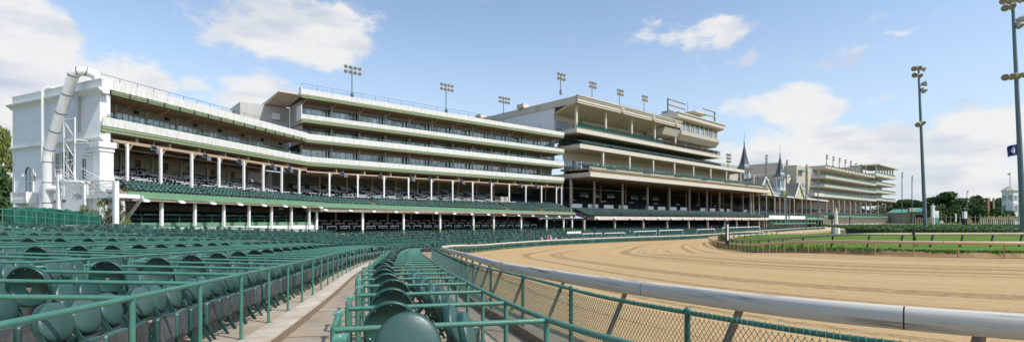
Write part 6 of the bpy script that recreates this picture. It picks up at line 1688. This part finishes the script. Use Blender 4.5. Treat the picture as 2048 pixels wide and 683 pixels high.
for k in range(11):
    f_ = k / 10 * 3; i = min(2, int(f_)); q = Vector(P[i]).lerp(Vector(P[i + 1]), f_ - i); b = MB(); b.tube([q, q - Vector((0, 0, 1.1))], .035, 5); b.build('post', 'rail_green', t)

# ------------------------------------------------------------------ right side: tall poles, hedge, fences, tower, flags
def lamp_at(b, c, d, r=.3):
    c = Vector(c); d = Vector(d).normalized(); b.tube([c - d * r * 1.1, c - d * r * .5, c, c + d * r * .5], [r * .35, r * .75, r * .95, r], 9)
def tall_pole(pb, yb, pt, yt, Y, r, lab, heads):
    xb = (pb - 1024) / 1000 * Y; xt = (pt - 1024) / 1000 * Y; z0 = CZ - 1.9; z1 = CZ + (440 - yt) * Y / 1000
    t = empty('floodlight_tower', (xb, Y, z0), lab, 'floodlight tower', 'tall floodlight towers in the infield')
    bot = Vector((xb, Y, z0)); top = Vector((xt, Y, z1)); b = MB(); b.tube([bot, bot.lerp(top, .5), top], [r, r * .75, r * .5], 12); b.build('pole', 'steel', t)
    def at(z): return bot.lerp(top, (z - z0) / (z1 - z0))
    for (yy, spec_) in heads:
        z = CZ + (440 - yy) * Y / 1000; c = at(z)
        b = MB(); xs_ = [s_[0] for s_ in spec_]; b.bar(c + Vector((min(xs_ + [0]), 0, .1)), c + Vector((max(xs_ + [0]), 0, .1)), .1, .1); b.build('crossarm', 'steel', t)
        for (dx, dz, dirx, dirz, rr) in spec_:
            b = MB(); lamp_at(b, c + Vector((dx, -.25, dz)), (dirx, -.55, dirz), rr); l_ = b.build('lamp', 'lamp_shell', t)
            b = MB(); cc = c + Vector((dx, -.25, dz)); d = Vector((dirx, -.55, dirz)).normalized(); b.tube([cc + d * rr * .505, cc + d * rr * .52], rr * .9, 9); b.build('lens', 'lamp_face', l_)
    return t
s1 = 95.0
tall_pole(1851, 455, 1837, 139, 95, .34, 'tall floodlight tower standing left of the infield fence', [
    (141, [(-1.0, .3, -.6, -.4, .5), (-.2, .45, .1, -.4, .5), (.9, .2, .7, -.4, .5), (-.9, -.9, -.6, -.5, .5), (.0, -1.0, .1, -.5, .5)]),
    (172, [(.9, .4, .6, .1, .55), (.7, -.9, .4, -.8, .55)]), (248, [(-.7, -.1, -.8, -.5, .5), (.1, .2, .2, -.5, .5)])])
tall_pole(2048, 470, 2025, -2, 60, .31, 'tallest floodlight tower at the right edge of the picture', [
    (4, [(-1.3, -.0, -.8, -.4, .42), (-.7, .1, -.4, -.4, .42), (0, .2, .1, -.4, .42), (.7, .15, .5, -.4, .42), (1.2, .3, .8, -.4, .42), (-1.1, -.8, -.7, -.5, .42), (-.4, -.6, -.2, -.5, .42)]),
    (42, [(.75, .1, .7, .0, .45), (.5, -.6, .3, -.8, .45)]), (152, [(-1.5, -.2, -.8, -.4, .42), (-.8, -.1, -.4, -.4, .42), (.0, .0, .1, -.4, .42), (.8, .1, .6, -.4, .42)])])

def hedge():
    t = empty('hedge', (100, 90, CZ - 2.6), 'long clipped dark hedge with a flat top behind the turf rail', 'hedge')
    V = []; F = []
    def top(x, y): return CZ - 1.0 + .45 * smooth(y, 86, 110)
    x0 = 61.6
    b = MB(); n = 150
    core = MB()
    pts = [(61.5, 92), (61.8, 88), (63.5, 85.6), (67, 84.8), (90, 84.0), (130, 83)]
    c = Curve(pts, .8, 2)
    Vt = []; 
    ring = c.p
    b2 = MB(); m = len(ring)
    back = np.stack([ring[:, 0] + np.linspace(3, 8, m), np.maximum(ring[:, 1] + 2, 108)], -1)
    zb = np.array([tz(x, y) for x, y in ring]) - .2
    P = np.stack([np.stack([ring[:, 0], ring[:, 1], zb], -1), np.stack([ring[:, 0], ring[:, 1] + .1, np.full(m, CZ - 1.60)], -1), np.stack([ring[:, 0] + .1, ring[:, 1] + .6, np.full(m, CZ - 1.47)], -1), np.stack([(ring[:, 0] + back[:, 0]) / 2, (ring[:, 1] + back[:, 1]) / 2, np.full(m, CZ - 1.2)], -1), np.stack([back[:, 0], back[:, 1], np.full(m, CZ - .95)], -1)], 1)
    o = grid_sheet('hedge_body', P, 'hedge', smooth_=False); 
    o.parent = t; o.location = -t.location
    g = np.random.default_rng(8)
    # leaf faces over the front and the top
    k = 42000; i = g.integers(0, m - 1, k); u = g.uniform(0, 1, k) ** 1.0; fr_ = g.uniform(0, 1, k) < .45
    base = ring[i] + (ring[i + 1] - ring[i]) * g.uniform(0, 1, k)[:, None]; bk = back[i]
    zf = np.where(fr_, CZ - 2.75 + 1.25 * u, CZ - 1.46 + .5 * u); xx = np.where(fr_, base[:, 0], base[:, 0] + (bk[:, 0] - base[:, 0]) * u ** 1.3); yy = np.where(fr_, base[:, 1] - .02, base[:, 1] + (bk[:, 1] - base[:, 1]) * u ** 1.3)
    Pc = np.stack([xx, yy, zf], -1) + g.normal(0, .09, (k, 3))
    a = g.normal(size=(k, 3)); a /= np.linalg.norm(a, axis=1)[:, None]; v = np.cross(a, g.normal(size=(k, 3))); v /= np.linalg.norm(v, axis=1)[:, None]; s = .11 * g.uniform(.5, 1.3, k)[:, None]
    VV = np.stack([Pc - a * s, Pc - v * s * .7, Pc + a * s, Pc + v * s * .7], 1).reshape(-1, 3)
    me = mesh_np('leaves', VV, [np.arange(4 * k).reshape(-1, 4)], 'leaf_hedge'); l_ = link('leaves', me, t); l_.location = -t.location
M['leaf_hedge'] = mat('hedge_leaf', (.04, .095, .02), .75, dark=(.10, .17, .035), vscale=1.0)
hedge()

def infield_side():
    zb = CZ - 1.55
    # paling fence
    t = empty('paling_fence', (100, 118, zb), 'weathered grey vertical paling fence behind the hedge', 'fence')
    for (p0, p1, yt, Y, sp, m_) in ((1826, 1870, 434, 112, .42, 'concrete'), (1872, 2070, 429, 118, 1.15, 'post_grey')):
        b = MB(); x = (p0 - 1024) / 1000 * Y; x1 = (p1 - 1024) / 1000 * Y; h = (440 - yt) * Y / 1000 + 1.55
        k = 0
        while x < x1:
            hh = h * (1 + .06 * math.sin(k * 2.3)); b.bar((x, Y, zb), (x + .1 * math.sin(k), Y, zb + hh), .13 if sp < 1 else .1, .08, up=(0, 1, 0)); x += sp; k += 1
        ztop = zb + h * .8; b.bar(((p0 - 1024) / 1000 * Y, Y + .1, ztop), (x1, Y + .1, ztop), .06, .05); b.bar(((p0 - 1024) / 1000 * Y, Y + .1, zb + .4), (x1, Y + .1, zb + .4), .06, .05)
        b.build('palings', m_, t, kind='stuff')
    t = empty('white_baluster_fence', (120, 140, zb), 'low pale balustrade fence with yellow flowers behind it at right', 'fence')
    b = MB(); Y = 138; x0 = (1962 - 1024) / 1000 * Y; x1 = (2075 - 1024) / 1000 * Y; z1 = CZ + (440 - 437) * Y / 1000
    x = x0
    while x < x1: b.box(x, x + .22, Y, Y + .12, zb, z1); x += .55
    b.box(x0, x1, Y - .05, Y + .2, z1, z1 + .2); b.build('balusters', 'concrete_light', t, kind='stuff')
    for i, px_ in enumerate((1981, 1999, 2012, 2018, 2037)):
        Y = 143; x = (px_ - 1024) / 1000 * Y; s = empty('flower_bush', (x, Y, zb), '%s yellow flowering bush from the left behind the pale balustrade' % ORD[i + 1], 'bush', 'yellow flowering bushes')
        b = MB(); leaf_cloud(b, (x, Y, CZ + .4), (1.1, .9, .9), 260, .2, 300 + i); b.build('foliage', 'leaf_mid', s); b = MB(); leaf_cloud(b, (x, Y - .2, CZ + .75), (1.0, .8, .5), 160, .16, 330 + i); b.build('blossom', 'flower', s)
    s = empty('round_bush', ((2017 - 1024) / 1000 * 150, 150, zb), 'round dark bush at the foot of the white tower', 'bush'); b = MB(); leaf_cloud(b, ((2017 - 1024) / 1000 * 150, 150, CZ + 1.0), (2.0, 1.6, 2.2), 700, .3, 77); b.build('foliage', 'leaf_dark', s)
    # octagonal tower with annex
    Y = 190; x = (2020 - 1024) / 1000 * Y; h = lambda yy: CZ + (440 - yy) * Y / 1000
    t = empty('white_tower', (x, Y, zb), 'white octagonal two storey tower with grey pointed roof and weather vane', 'tower')
    r = 13.5 * Y / 1000 * .93
    b = MB(); b.lathe([(r, zb), (r, h(408)), (r * 1.06, h(407.5)), (r * 1.06, h(406)), (r, h(405.5)), (r, h(384)), (r * 1.1, h(383)), (r * 1.12, h(381))], (x, Y, 0), 8, smooth=False, a0=R(22.5)); b.build('wall', 'siding', t)
    b = MB(); b.lathe([(r * 1.2, h(381)), (r * .62, h(375.5)), (.12, h(370.5))], (x, Y, 0), 8, smooth=False, a0=R(22.5)); b.build('roof', 'taupe', t)
    b = MB(); b.tube([(x, Y, h(371)), (x, Y, h(344))], .09, 5); v = b.build('vane_pole', 'steel', t); b = MB(); b.add([(x - 1.0, Y, h(349)), (x - .1, Y, h(350)), (x - .1, Y, h(346)), (x - .9, Y, h(346.5))], [(0, 1, 2, 3)]); b.add([(x - 1.0, Y + .03, h(349)), (x - .1, Y + .03, h(350)), (x - .1, Y + .03, h(346)), (x - .9, Y + .03, h(346.5))], [(3, 2, 1, 0)]); b.build('pennant', 'awning', v)
    for k in range(8):
        a = 2 * math.pi * (k + .5) / 8 + R(22.5); rr = r * math.cos(math.pi / 8) + .02; ca, sa = math.cos(a), math.sin(a)
        for (y0, y1) in ((400, 391), (423, 411)):
            c = Vector((x + ca * rr, Y + sa * rr, 0)); u_ = Vector((-sa, ca, 0)) * (r * .24)
            fr_ = MB(); fr_.add([(c * 1.0 + u_ * sx * 1.25 + Vector((ca * .03, sa * .03, zz)))[:] for sx, zz in ((-1, h(y0) - .15), (1, h(y0) - .15), (1, h(y1) + .15), (-1, h(y1) + .15))], [(0, 1, 2, 3)]); w_ = fr_.build('window', 'white', t)
            b = MB(); b.add([(c + u_ * sx + Vector((ca * .06, sa * .06, zz)))[:] for sx, zz in ((-1, h(y0)), (1, h(y0)), (1, h(y1)), (-1, h(y1)))], [(0, 1, 2, 3)]); b.build('pane', 'glass', w_)
    t = empty('glass_annex', ((2045 - 1024) / 1000 * 192, 192, zb), 'low building with green tinted glass wall right of the white tower', 'building')
    xa, xb = (2029 - 1024) / 1000 * 192, (2085 - 1024) / 1000 * 192; hh = lambda yy: CZ + (440 - yy) * 192 / 1000
    fa = Fr((xa, 192), (xa + 9, 183)); fpart('wall', fa, 'tealglass', t, (0, fa.L, -10, 0, zb - CZ, 10.2)); fpart('roof', fa, 'concrete_light', t, (-.2, fa.L, -10.2, .3, 10.203, 10.8))
    b = MB()
    for k in range(9): fbox(b, fa, k * 1.5, k * 1.5 + .12, .01, .12, zb - CZ, 10.2)
    for h_ in (8.3, 5.6): fbox(b, fa, 0, fa.L, .125, .2, h_, h_ + .12)
    b.build('mullions', 'frame_green', t)
    # flagpole with blue flag
    Y = 105; xb_ = (2041 - 1024) / 1000 * Y; xt_ = (2034 - 1024) / 1000 * Y; zt_ = CZ + (440 - 284) * Y / 1000
    t = empty('flagpole', (xb_, Y, zb), 'slim white flagpole flying a dark blue flag with a pale seal', 'flagpole')
    b = MB(); b.tube([(xb_, Y, zb), (xt_, Y, zt_)], [.12, .07], 8); b.build('pole', 'white', t); b = MB(); b.ball((xt_, Y, zt_ + .12), .16, 8); b.build('finial', 'gold', t)
    V = []; n, m = 18, 9; W, H = 2.0, 2.3
    for i in range(n):
        for j in range(m):
            u = i / (n - 1); v = j / (m - 1)
            V.append((xt_ + .08 - u * W, Y + .22 * math.sin(u * 8 + v * 1.5) * u ** .6, zt_ - .35 - v * H - u * .55 - .15 * math.sin(u * 6 + 1) * u))
    F = [(i * m + j, (i + 1) * m + j, (i + 1) * m + j + 1, i * m + j + 1) for i in range(n - 1) for j in range(m - 1)]
    b = MB(); b.add(V, F, True); fl = b.build('flag', 'navy', t)
    def fp(u, v): return (xt_ + .08 - u * W, Y + .22 * math.sin(u * 8 + v * 1.5) * u ** .6 - .03, zt_ - .35 - v * H - u * .55 - .15 * math.sin(u * 6 + 1) * u)
    for rr, mm, dd in ((.26, 'gold', 0), (.22, 'shirt_white', .012), (.13, 'shirt_blue', .024)):
        b = MB(); q = [fp(.48 + rr * .85 * math.cos(2 * math.pi * k / 16), .5 + rr * math.sin(2 * math.pi * k / 16)) for k in range(16)]; b.add([(x_, y_ - dd, z_) for x_, y_, z_ in q], [tuple(range(16))]); b.build('seal', mm, fl)
    # finish posts
    def marker(px_, yb_, yt_, Y, w_, name, lab, m1, cap=True, lower=None):
        x = (px_ - 1024) / 1000 * Y; z0 = CZ + (440 - yb_) * Y / 1000; z1 = CZ + (440 - yt_) * Y / 1000; H = z1 - z0; r = w_ * Y / 2000
        t = empty('furlong_post', (x, Y, z0 - .1), lab, 'marker post'); b = MB(); b.box(x - r, x + r, Y - r, Y + r, z0 - .4, z1 - H * .12); b.build('shaft', m1, t)
        if lower: b = MB(); b.box(x - r - .004, x + r + .004, Y - r - .004, Y + r + .004, z0, z0 + H * lower[0]); b.build('lower_band', lower[1], t)
        b = MB(); zz = z1 - H * .12; b.box(x - r * 1.25, x + r * 1.25, Y - r * 1.25, Y + r * 1.25, zz - H * .05, zz); b.box(x - r * .95, x + r * .95, Y - r * .95, Y + r * .95, zz + .001, zz + H * .03); b.build('cap', 'black' if lower or m1 == 'black' else 'white', t); b = MB(); b.ball((x, Y, z1 - H * .045), r * .62, 10); b.build('ball', 'gold' if m1 == 'black' else 'concrete_light', t)
        return t, x, z0, z1, r
    t, x, z0, z1, r = marker(1454.5, 481, 438, 62, 5.4, 'p', 'black post with a white front panel and ball top at the rail bend', 'black')
    b = MB(); b.box(x - r * .55, x + r * .55, 62 - r - .02, 62 - r - .003, z0 + .1, z0 + (z1 - z0) * .76); b.build('white_panel', 'white', t)
    t = empty('box_hedge', (x - .35, 62.6, CZ - 2.7), 'small dark bush at the foot of the black post', 'bush'); b = MB(); leaf_cloud(b, (x - .3, 62.9, CZ - 2.15), (.55, .5, .5), 500, .08, 5); b.build('foliage', 'leaf_dark', t)
    marker(1929, 452, 415, 108, 5.5, 'p', 'post with white upper half and black lower half before the fence', 'white', lower=(.42, 'black'))
    marker(1865.5, 452, 406, 120, 4.6, 'p', 'white marker post with a ball top right of the floodlight tower', 'white')
    marker(1911.5, 440, 426, 150, 2, 'p', 'tiny white marker post far behind the fence', 'white')
    x, y = (1828 - 1024) / 1000 * 46, 46.0; z = tz(x, y); t = empty('bracing_post', (x, y, z), 'thick dark green upright post at a joint of the dusty turf rail', 'post'); b = MB(); b.box(x - .06, x + .06, y - .06, y + .06, z - .2, z + 1.8); b.build('post', 'post_black', t); b = MB(); b.bar((x, y - .1, z + 1.0), (x + .25, y - .1, z + .1), .05, .05); b.build('brace', 'post_black', t)
    # white obelisk (finish pole) on the homestretch
    Y = 150; x = (1672 - 1024) / 1000 * Y; z0 = CZ + (440 - 459) * Y / 1000; z1 = CZ + (440 - 416) * Y / 1000
    t = empty('finish_pole', (x, Y, z0 - .3), 'white obelisk finish pole with ball top on a stepped base', 'finish pole')
    b = MB(); b.lathe([(1.05, z0 - 1.2), (1.05, z0 + .5), (.8, z0 + .55), (.8, z0 + 1.0), (.62, z0 + 1.1), (.50, z0 + 1.2)], (x, Y, 0), 8, smooth=False); b.build('base', 'white', t)
    b = MB(); b.lathe([(.60, z0 + 1.1), (.42, z1 - .9), (.55, z1 - .85), (.55, z1 - .65), (.2, z1 - .6)], (x, Y, 0), 4, smooth=False, a0=R(45)); b.build('shaft', 'white', t)
    b = MB(); b.ball((x, Y, z1 - .3), .32, 10); b.build('ball', 'gold', t)
    b = MB()
    for k in range(6): b.box(x - .12, x + .12, Y - .40 + .0, Y - .385 + .0, z0 + 1.7 + k * .62, z0 + 2.0 + k * .62)
    b.V = [v + np.array([0, -.06, 0]) for v in b.V]; b.build('letters', 'gold', t)
    # dark signal post left of it
    Y = 145; x = (1664 - 1024) / 1000 * Y; t = empty('signal_post', (x, Y, CZ - 3.4), 'dark green post with a speaker head left of the finish pole', 'post')
    b = MB(); b.tube([(x, Y, CZ - 3.9), (x, Y, CZ + 1.2)], .16, 8); b.build('post', 'post_black', t); b = MB(); b.box(x - .9, x + .1, Y - .3, Y + .3, CZ + .2, CZ + 1.5); b.box(x + .12, x + .6, Y - .25, Y + .25, CZ + .5, CZ + 1.2); b.build('speaker_head', 'black', t)
    Y = 150; x = (1700 - 1024) / 1000 * Y; t = empty('distance_post', (x, Y, CZ - 3.4), 'thin dark post with a small pale top right of the finish pole', 'post'); b = MB(); b.tube([(x, Y, CZ - 3.6), (x, Y, CZ + 1.2)], .13, 6); b.build('post', 'post_black', t); b = MB(); b.ball((x, Y, CZ + 1.4), .22, 8); b.build('ball', 'lamp_shell', t)
    # white sign on the homestretch
    t = empty('tote_sign', ((1872 - 1024) / 1000 * 121, 121, zb), 'pale sign board with a teal lower half behind the paling fence', 'sign'); Y = 121; xa = (1866 - 1024) / 1000 * Y; xb = (1878 - 1024) / 1000 * Y
    b = MB(); b.box(xa, xb, Y, Y + .15, CZ + .6, CZ + 2.3); b.build('sign_board', 'white', t); b = MB(); b.box(xa, xb, Y, Y + .15, CZ - .6, CZ + .59); b.build('lower_panel', 'awning', t); b = MB(); b.box(xa + .2, xa + .35, Y + .16, Y + .3, zb, CZ + 2.0); b.build('post', 'steel', t); b = MB(); b.box(xb - .35, xb - .2, Y + .16, Y + .3, zb, CZ + 2.0); b.build('post', 'steel', t)
    # teal roofed low building with an arch
    f = Fr(((1778 - 1024) / 1000 * 330, 330), ((1862 - 1024) / 1000 * 300, 300)); t = empty('arched_pavilion', f.P(20, -4, -3), 'low cream pavilion with teal roof and a big arched opening', 'pavilion'); L = f.L
    fpart('wall', f, 'cream_light', t, (0, L, -8, 0, -3, 4.6)); b = MB(); prism(b, f, [(1, 4.6), (1, 4.9), (-4, 7.2), (-9, 4.6)], -1, L * .5); prism(b, f, [(1, 4.9), (1, 5.2), (-4, 7.6), (-9, 4.9)], L * .56, L); b.build('roof', 'teal_roof', t)
    fpart('pier', f, 'cream', t, (L * .5, L * .56, -6, 1.2, -3, 7.8)); b = MB(); c = L * .75; V = [f.P(c - 5, .05, -2.5), f.P(c + 5, .05, -2.5)] + [f.P(c + 5 * math.cos(math.pi * k / 12), .05, -.5 + 4.2 * math.sin(math.pi * k / 12)) for k in range(13)]; b.add(V, [tuple(range(len(V)))]); b.build('arch_opening', 'dark', t)  # the arch opening is a flat dark sheet with its shade painted in
    # red roofed house and chimneys far off
    t = empty('red_roofed_house', (285, 320, ZR), 'distant brick building with a faded red roof among the trees', 'house'); Y = 320
    for (p0, p1, yr, yw) in ((1925, 1945, 409, 412), (1958, 1975, 408, 411)):
        xa, xb = (p0 - 1024) / 1000 * Y, (p1 - 1024) / 1000 * Y; b = MB(); b.box(xa, xb, Y, Y + 8, ZR, CZ + (440 - yw) * Y / 1000); b.build('wall', 'brick', t); b = MB(); b.box(xa - .6, xb + .6, Y - .6, Y + 8.6, CZ + (440 - yw) * Y / 1000 + .003, CZ + (440 - yr) * Y / 1000); b.build('roof', 'redroof', t)
    for i, (px_, yt, w_) in enumerate(((1975.5, 397, 4.5), (1987, 397, 2.4))):
        Y = 240; x = (px_ - 1024) / 1000 * Y; t = empty('chimney_stack', (x, Y, ZR), ['thick brown brick chimney stack between the trees', 'thin pale chimney stack right of the brown one'][i], 'chimney'); r = w_ * Y / 2000; b = MB(); b.box(x - r, x + r, Y - r, Y + r, ZR, CZ + (440 - yt) * Y / 1000); b.box(x - r * 1.15, x + r * 1.15, Y - r * 1.15, Y + r * 1.15, CZ + (440 - yt) * Y / 1000 + .002, CZ + (440 - yt) * Y / 1000 + .3); b.build('stack', 'brick' if i == 0 else 'concrete', t)
    mast((1934 - 1024) / 1000 * 200, 200, zb, CZ + (440 - 382) * .2, 'thin lamp pole standing right of the biggest dark tree', 'tall poles along the homestretch', rows_=1, cols=2, lamp=.35, gap=.8, r=.12)
    # drain cover on the bank
    x, y = float((1956 - 1024) / 1000 * 37.5), 37.5; t = empty('valve_cover', (x, y, tz(x, y)), 'low green domed valve cover lying on the grass behind the inner rail', 'cover'); b = MB(); b.lathe([(.52, -.05), (.52, .10), (.40, .20), (.1, .24)], (x, y, tz(x, y)), 16); b.build('lid', 'rail_green', t)
M['post_grey'] = mat('grey_wood_post', (.30, .28, .24), .8, var=.3)
M['redroof'] = mat('faded_red_roof', (.42, .17, .14), .8, var=.2)
infield_side()

# tall green posts standing in the middle distance of the seating
for i, (px_, yb_, yt_, Y) in enumerate(((945, 480, 455, 78), (1071, 479, 458, 88), (1189, 470, 456, 100))):
    x = (px_ - 1024) / 1000 * Y; t = empty('speaker_post', (x, Y, CZ + (440 - yb_) * Y / 1000 - .6), '%s thin dark green post from the left rising from the seats by the far bend' % ORD[i + 1], 'post', 'thin posts among the seats')
    b = MB(); b.tube([(x, Y, CZ + (440 - yb_) * Y / 1000 - .8), (x, Y, CZ + (440 - yt_) * Y / 1000)], .07, 6); b.build('post', 'frame_green', t); b = MB(); b.box(x - .18, x + .18, Y - .15, Y + .15, CZ + (440 - yt_) * Y / 1000, CZ + (440 - yt_) * Y / 1000 + .3); b.build('speaker_box', 'frame_green', t)
# white painted low boards among the far seats
for i, (p0, p1, yt_, hp, Y) in enumerate(((1134, 1162, 462.5, 4.5, 100), (1165, 1203, 466, 1.7, 100), (1209, 1250, 465, 1.6, 103), (1268, 1313, 461.5, 1.6, 108), (1319, 1366, 459.5, 1.6, 112), (1394, 1430, 457.5, 1.4, 126), (1445, 1520, 454, 1.6, 140))):
    xa, xb = (p0 - 1024) / 1000 * Y, (p1 - 1024) / 1000 * Y; Yb = Y + (p1 - p0) * .07
    xb = (p1 - 1024) / 1000 * Yb
    za = CZ + (440 - yt_) * Y / 1000; t = empty('white_screen', (xa, Y, za - 1.2), '%s white panel row from the left standing behind the far rail seats' % ORD[i + 1], 'screen', 'white panel rows among the far seats')
    n = max(3, int((p1 - p0) / 5)); hz_ = hp * Y / 1000
    b = MB()
    for k in range(n):
        A = Vector((xa, Y, za)).lerp(Vector((xb, Yb, CZ + (440 - yt_ + (p1 - p0) * .03) * Yb / 1000)), k / n + .004); B_ = Vector((xa, Y, za)).lerp(Vector((xb, Yb, CZ + (440 - yt_ + (p1 - p0) * .03) * Yb / 1000)), (k + 1) / n - .012)
        b.bar(A - Vector((0, 0, hz_ / 2)), B_ - Vector((0, 0, hz_ / 2)), .05, hz_)
    b.build('panels', 'white', t)
    b = MB(); b.bar((xa, Y + .05, za - 1.4), (xa, Y + .05, za), .06, .06); b.bar((xb, Yb + .05, za - 1.4), (xb, Yb + .05, za), .06, .06); b.build('legs', 'white', t)

# ------------------------------------------------------------------ people
def person(x, y, z, rz, shirt, lab, pose='sit', trousers='jeans', hat=None, lean=0.1):
    """origin under the seat (sitting) or the feet (standing)"""
    t = empty('person', (x, y, z), lab, 'person', None, rz)
    v = []; e = []; rad = []
    def n(p, r, par=None):
        v.append(p); rad.append(r)
        if par is not None: e.append((par, len(v) - 1))
        return len(v) - 1
    hz_ = .52 if pose == 'sit' else .92
    pel = n((0, 0, hz_), .13); wa = n((0, -lean * .3, hz_ + .18), .12, pel); ch = n((0, -lean * .9, hz_ + .40), .15, wa); nk = n((0, -lean * 1.2, hz_ + .55), .058, ch); hd0 = n((0, -lean * 1.3, hz_ + .64), .07, nk); hd1 = n((0, -lean * 1.4, hz_ + .73), .092, hd0); hd2 = n((0, -lean * 1.4, hz_ + .82), .07, hd1)
    for s in (-1, 1):
        sh_ = n((.17 * s, -lean * .9, hz_ + .46), .058, ch); el = n((.24 * s, -lean * .9 - .05, hz_ + .20), .042, sh_); wr = n((.17 * s, -lean - .26, hz_ + .10), .03, el); hn = n((.15 * s, -lean - .34, hz_ + .09), .034, wr)
        hp = n((.09 * s, 0, hz_ - .04), .085, pel)
        if pose == 'sit':
            kn = n((.12 * s, -.42, hz_ - .02), .06, hp); an = n((.12 * s, -.45, .10), .038, kn); n((.12 * s, -.58, .05), .035, an)
        else:
            kn = n((.10 * s, -.02 * s, .50), .06, hp); an = n((.11 * s, .03 * s, .09), .038, kn); n((.12 * s, -.12, .04), .036, an)
    me = bpy.data.meshes.new('body'); me.from_pydata(v, e, []); o = bpy.data.objects.new('body', me); col.objects.link(o)
    m_ = o.modifiers.new('skin', 'SKIN')
    for i, r_ in enumerate(rad): me.skin_vertices[0].data[i].radius = (r_, r_ * (.75 if i in (0, 1, 2) else 1))
    me.skin_vertices[0].data[0].use_root = True
    ss = o.modifiers.new('sub', 'SUBSURF'); ss.levels = 1; ss.render_levels = 1
    dg = bpy.context.evaluated_depsgraph_get(); bm_ = bpy.data.meshes.new_from_object(o.evaluated_get(dg)); bpy.data.objects.remove(o)
    bm_.materials.clear()
    for q in ('skin', shirt, trousers, 'black'): bm_.materials.append(M[q])
    for p in bm_.polygons:
        c = p.center; p.use_smooth = True
        if c.z > hz_ + .53: p.material_index = 0
        elif c.z > hz_ + .02 and not (c.y < -lean - .1 and c.z < hz_ + .18): p.material_index = 1
        elif c.z <= .1: p.material_index = 3
        elif c.y < -lean - .1 and c.z > hz_ + .04: p.material_index = 0
        else: p.material_index = 2
    b_ = link('body', bm_, t)
    hb = MB(); hb.ball((0, -lean * 1.4 + .02, hz_ + .80), .105, 10, .95); hb.V[-1] = hb.V[-1]; h_ = None
    me = bpy.data.meshes.new('hair'); V = np.concatenate(hb.V); me.from_pydata(V.tolist(), [], hb.F); me.materials.append(M[hat or 'hair']); link('cap' if hat else 'hair', me, t)
    fb_ = MB()
    for s in (-1, 1): fb_.ball((.035 * s, -lean * 1.4 - .088, hz_ + .76), .012, 6)
    me = bpy.data.meshes.new('eyes'); me.from_pydata(np.concatenate(fb_.V).tolist(), [], fb_.F); me.materials.append(M['black']); link('eyes', me, t)
    fb_ = MB(); fb_.add([(-.014, -lean * 1.4 - .088, hz_ + .73), (.014, -lean * 1.4 - .088, hz_ + .73), (0, -lean * 1.4 - .115, hz_ + .725), (0, -lean * 1.4 - .088, hz_ + .76)], [(0, 2, 1), (0, 3, 2), (1, 2, 3)]); me = bpy.data.meshes.new('nose'); me.from_pydata(np.concatenate(fb_.V).tolist(), [], fb_.F); me.materials.append(M['skin']); link('nose', me, t)
    return t
def people():
    for px_, yh, Y, rz, shirt, hat, lab, pose in (
        (1083, 470, 87, 1.8, 'shirt_white', None, 'person in a white shirt seated left of the group behind the far rail', 'sit'),
        (1090, 470, 87.5, 2.2, 'shirt_navy', None, 'person in a dark blue top in the group behind the far rail', 'sit'),
        (1095.5, 471, 88, .6, 'shirt_red', 'shirt_white', 'person in a dark red top and white cap in the group behind the rail', 'sit'),
        (1101.5, 470, 87, 3.0, 'shirt_pink', 'shirt_white', 'broad person in a pink shirt and white cap behind the far rail', 'sit'),
        (1111, 471, 88.5, .5, 'shirt_blue', None, 'person in a pale blue top right of the pink shirt', 'sit'),
        (1040, 465.5, 96, .4, 'skin', None, 'left sunlit person leaning back among the seats of the far bend', 'sit'),
        (1052, 464.5, 97, .4, 'shirt_navy', None, 'person in dark clothes between the two sunlit seated people', 'sit'),
        (1056, 466, 96, .5, 'shirt_red', None, 'right sunlit person among the seats of the far bend', 'sit'),
        (1259, 457, 117, .9, 'shirt_blue', None, 'person in a blue top standing beside the white panels', 'stand'),
        (1422, 451, 150, .9, 'shirt_red', None, 'person in red standing among the seats left of the black post', 'stand'),
        (1434, 452, 152, .9, 'shirt_navy', None, 'person in dark blue standing left of the black post', 'stand')):
        x = (px_ - 1024) / 1000 * Y; H = 1.36 if pose == 'sit' else 1.76
        z = CZ + (440 - yh) * Y / 1000 - H
        person(x, Y, z, rz - .0, shirt, lab, pose, hat=hat)
people()
# ------------------------------------------------------------------ the seat masses inside the stands
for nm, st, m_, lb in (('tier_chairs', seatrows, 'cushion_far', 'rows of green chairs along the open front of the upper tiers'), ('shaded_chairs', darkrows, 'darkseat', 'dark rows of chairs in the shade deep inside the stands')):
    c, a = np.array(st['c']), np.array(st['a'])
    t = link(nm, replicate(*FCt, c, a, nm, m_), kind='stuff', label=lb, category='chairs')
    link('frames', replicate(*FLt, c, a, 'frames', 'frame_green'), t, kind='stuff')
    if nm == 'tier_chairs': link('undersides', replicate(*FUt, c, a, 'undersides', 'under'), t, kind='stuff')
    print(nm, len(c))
wrails.build('white_box_rails', 'white', None, kind='stuff', label='white painted box rails and posts between the shaded seats', category='railings')
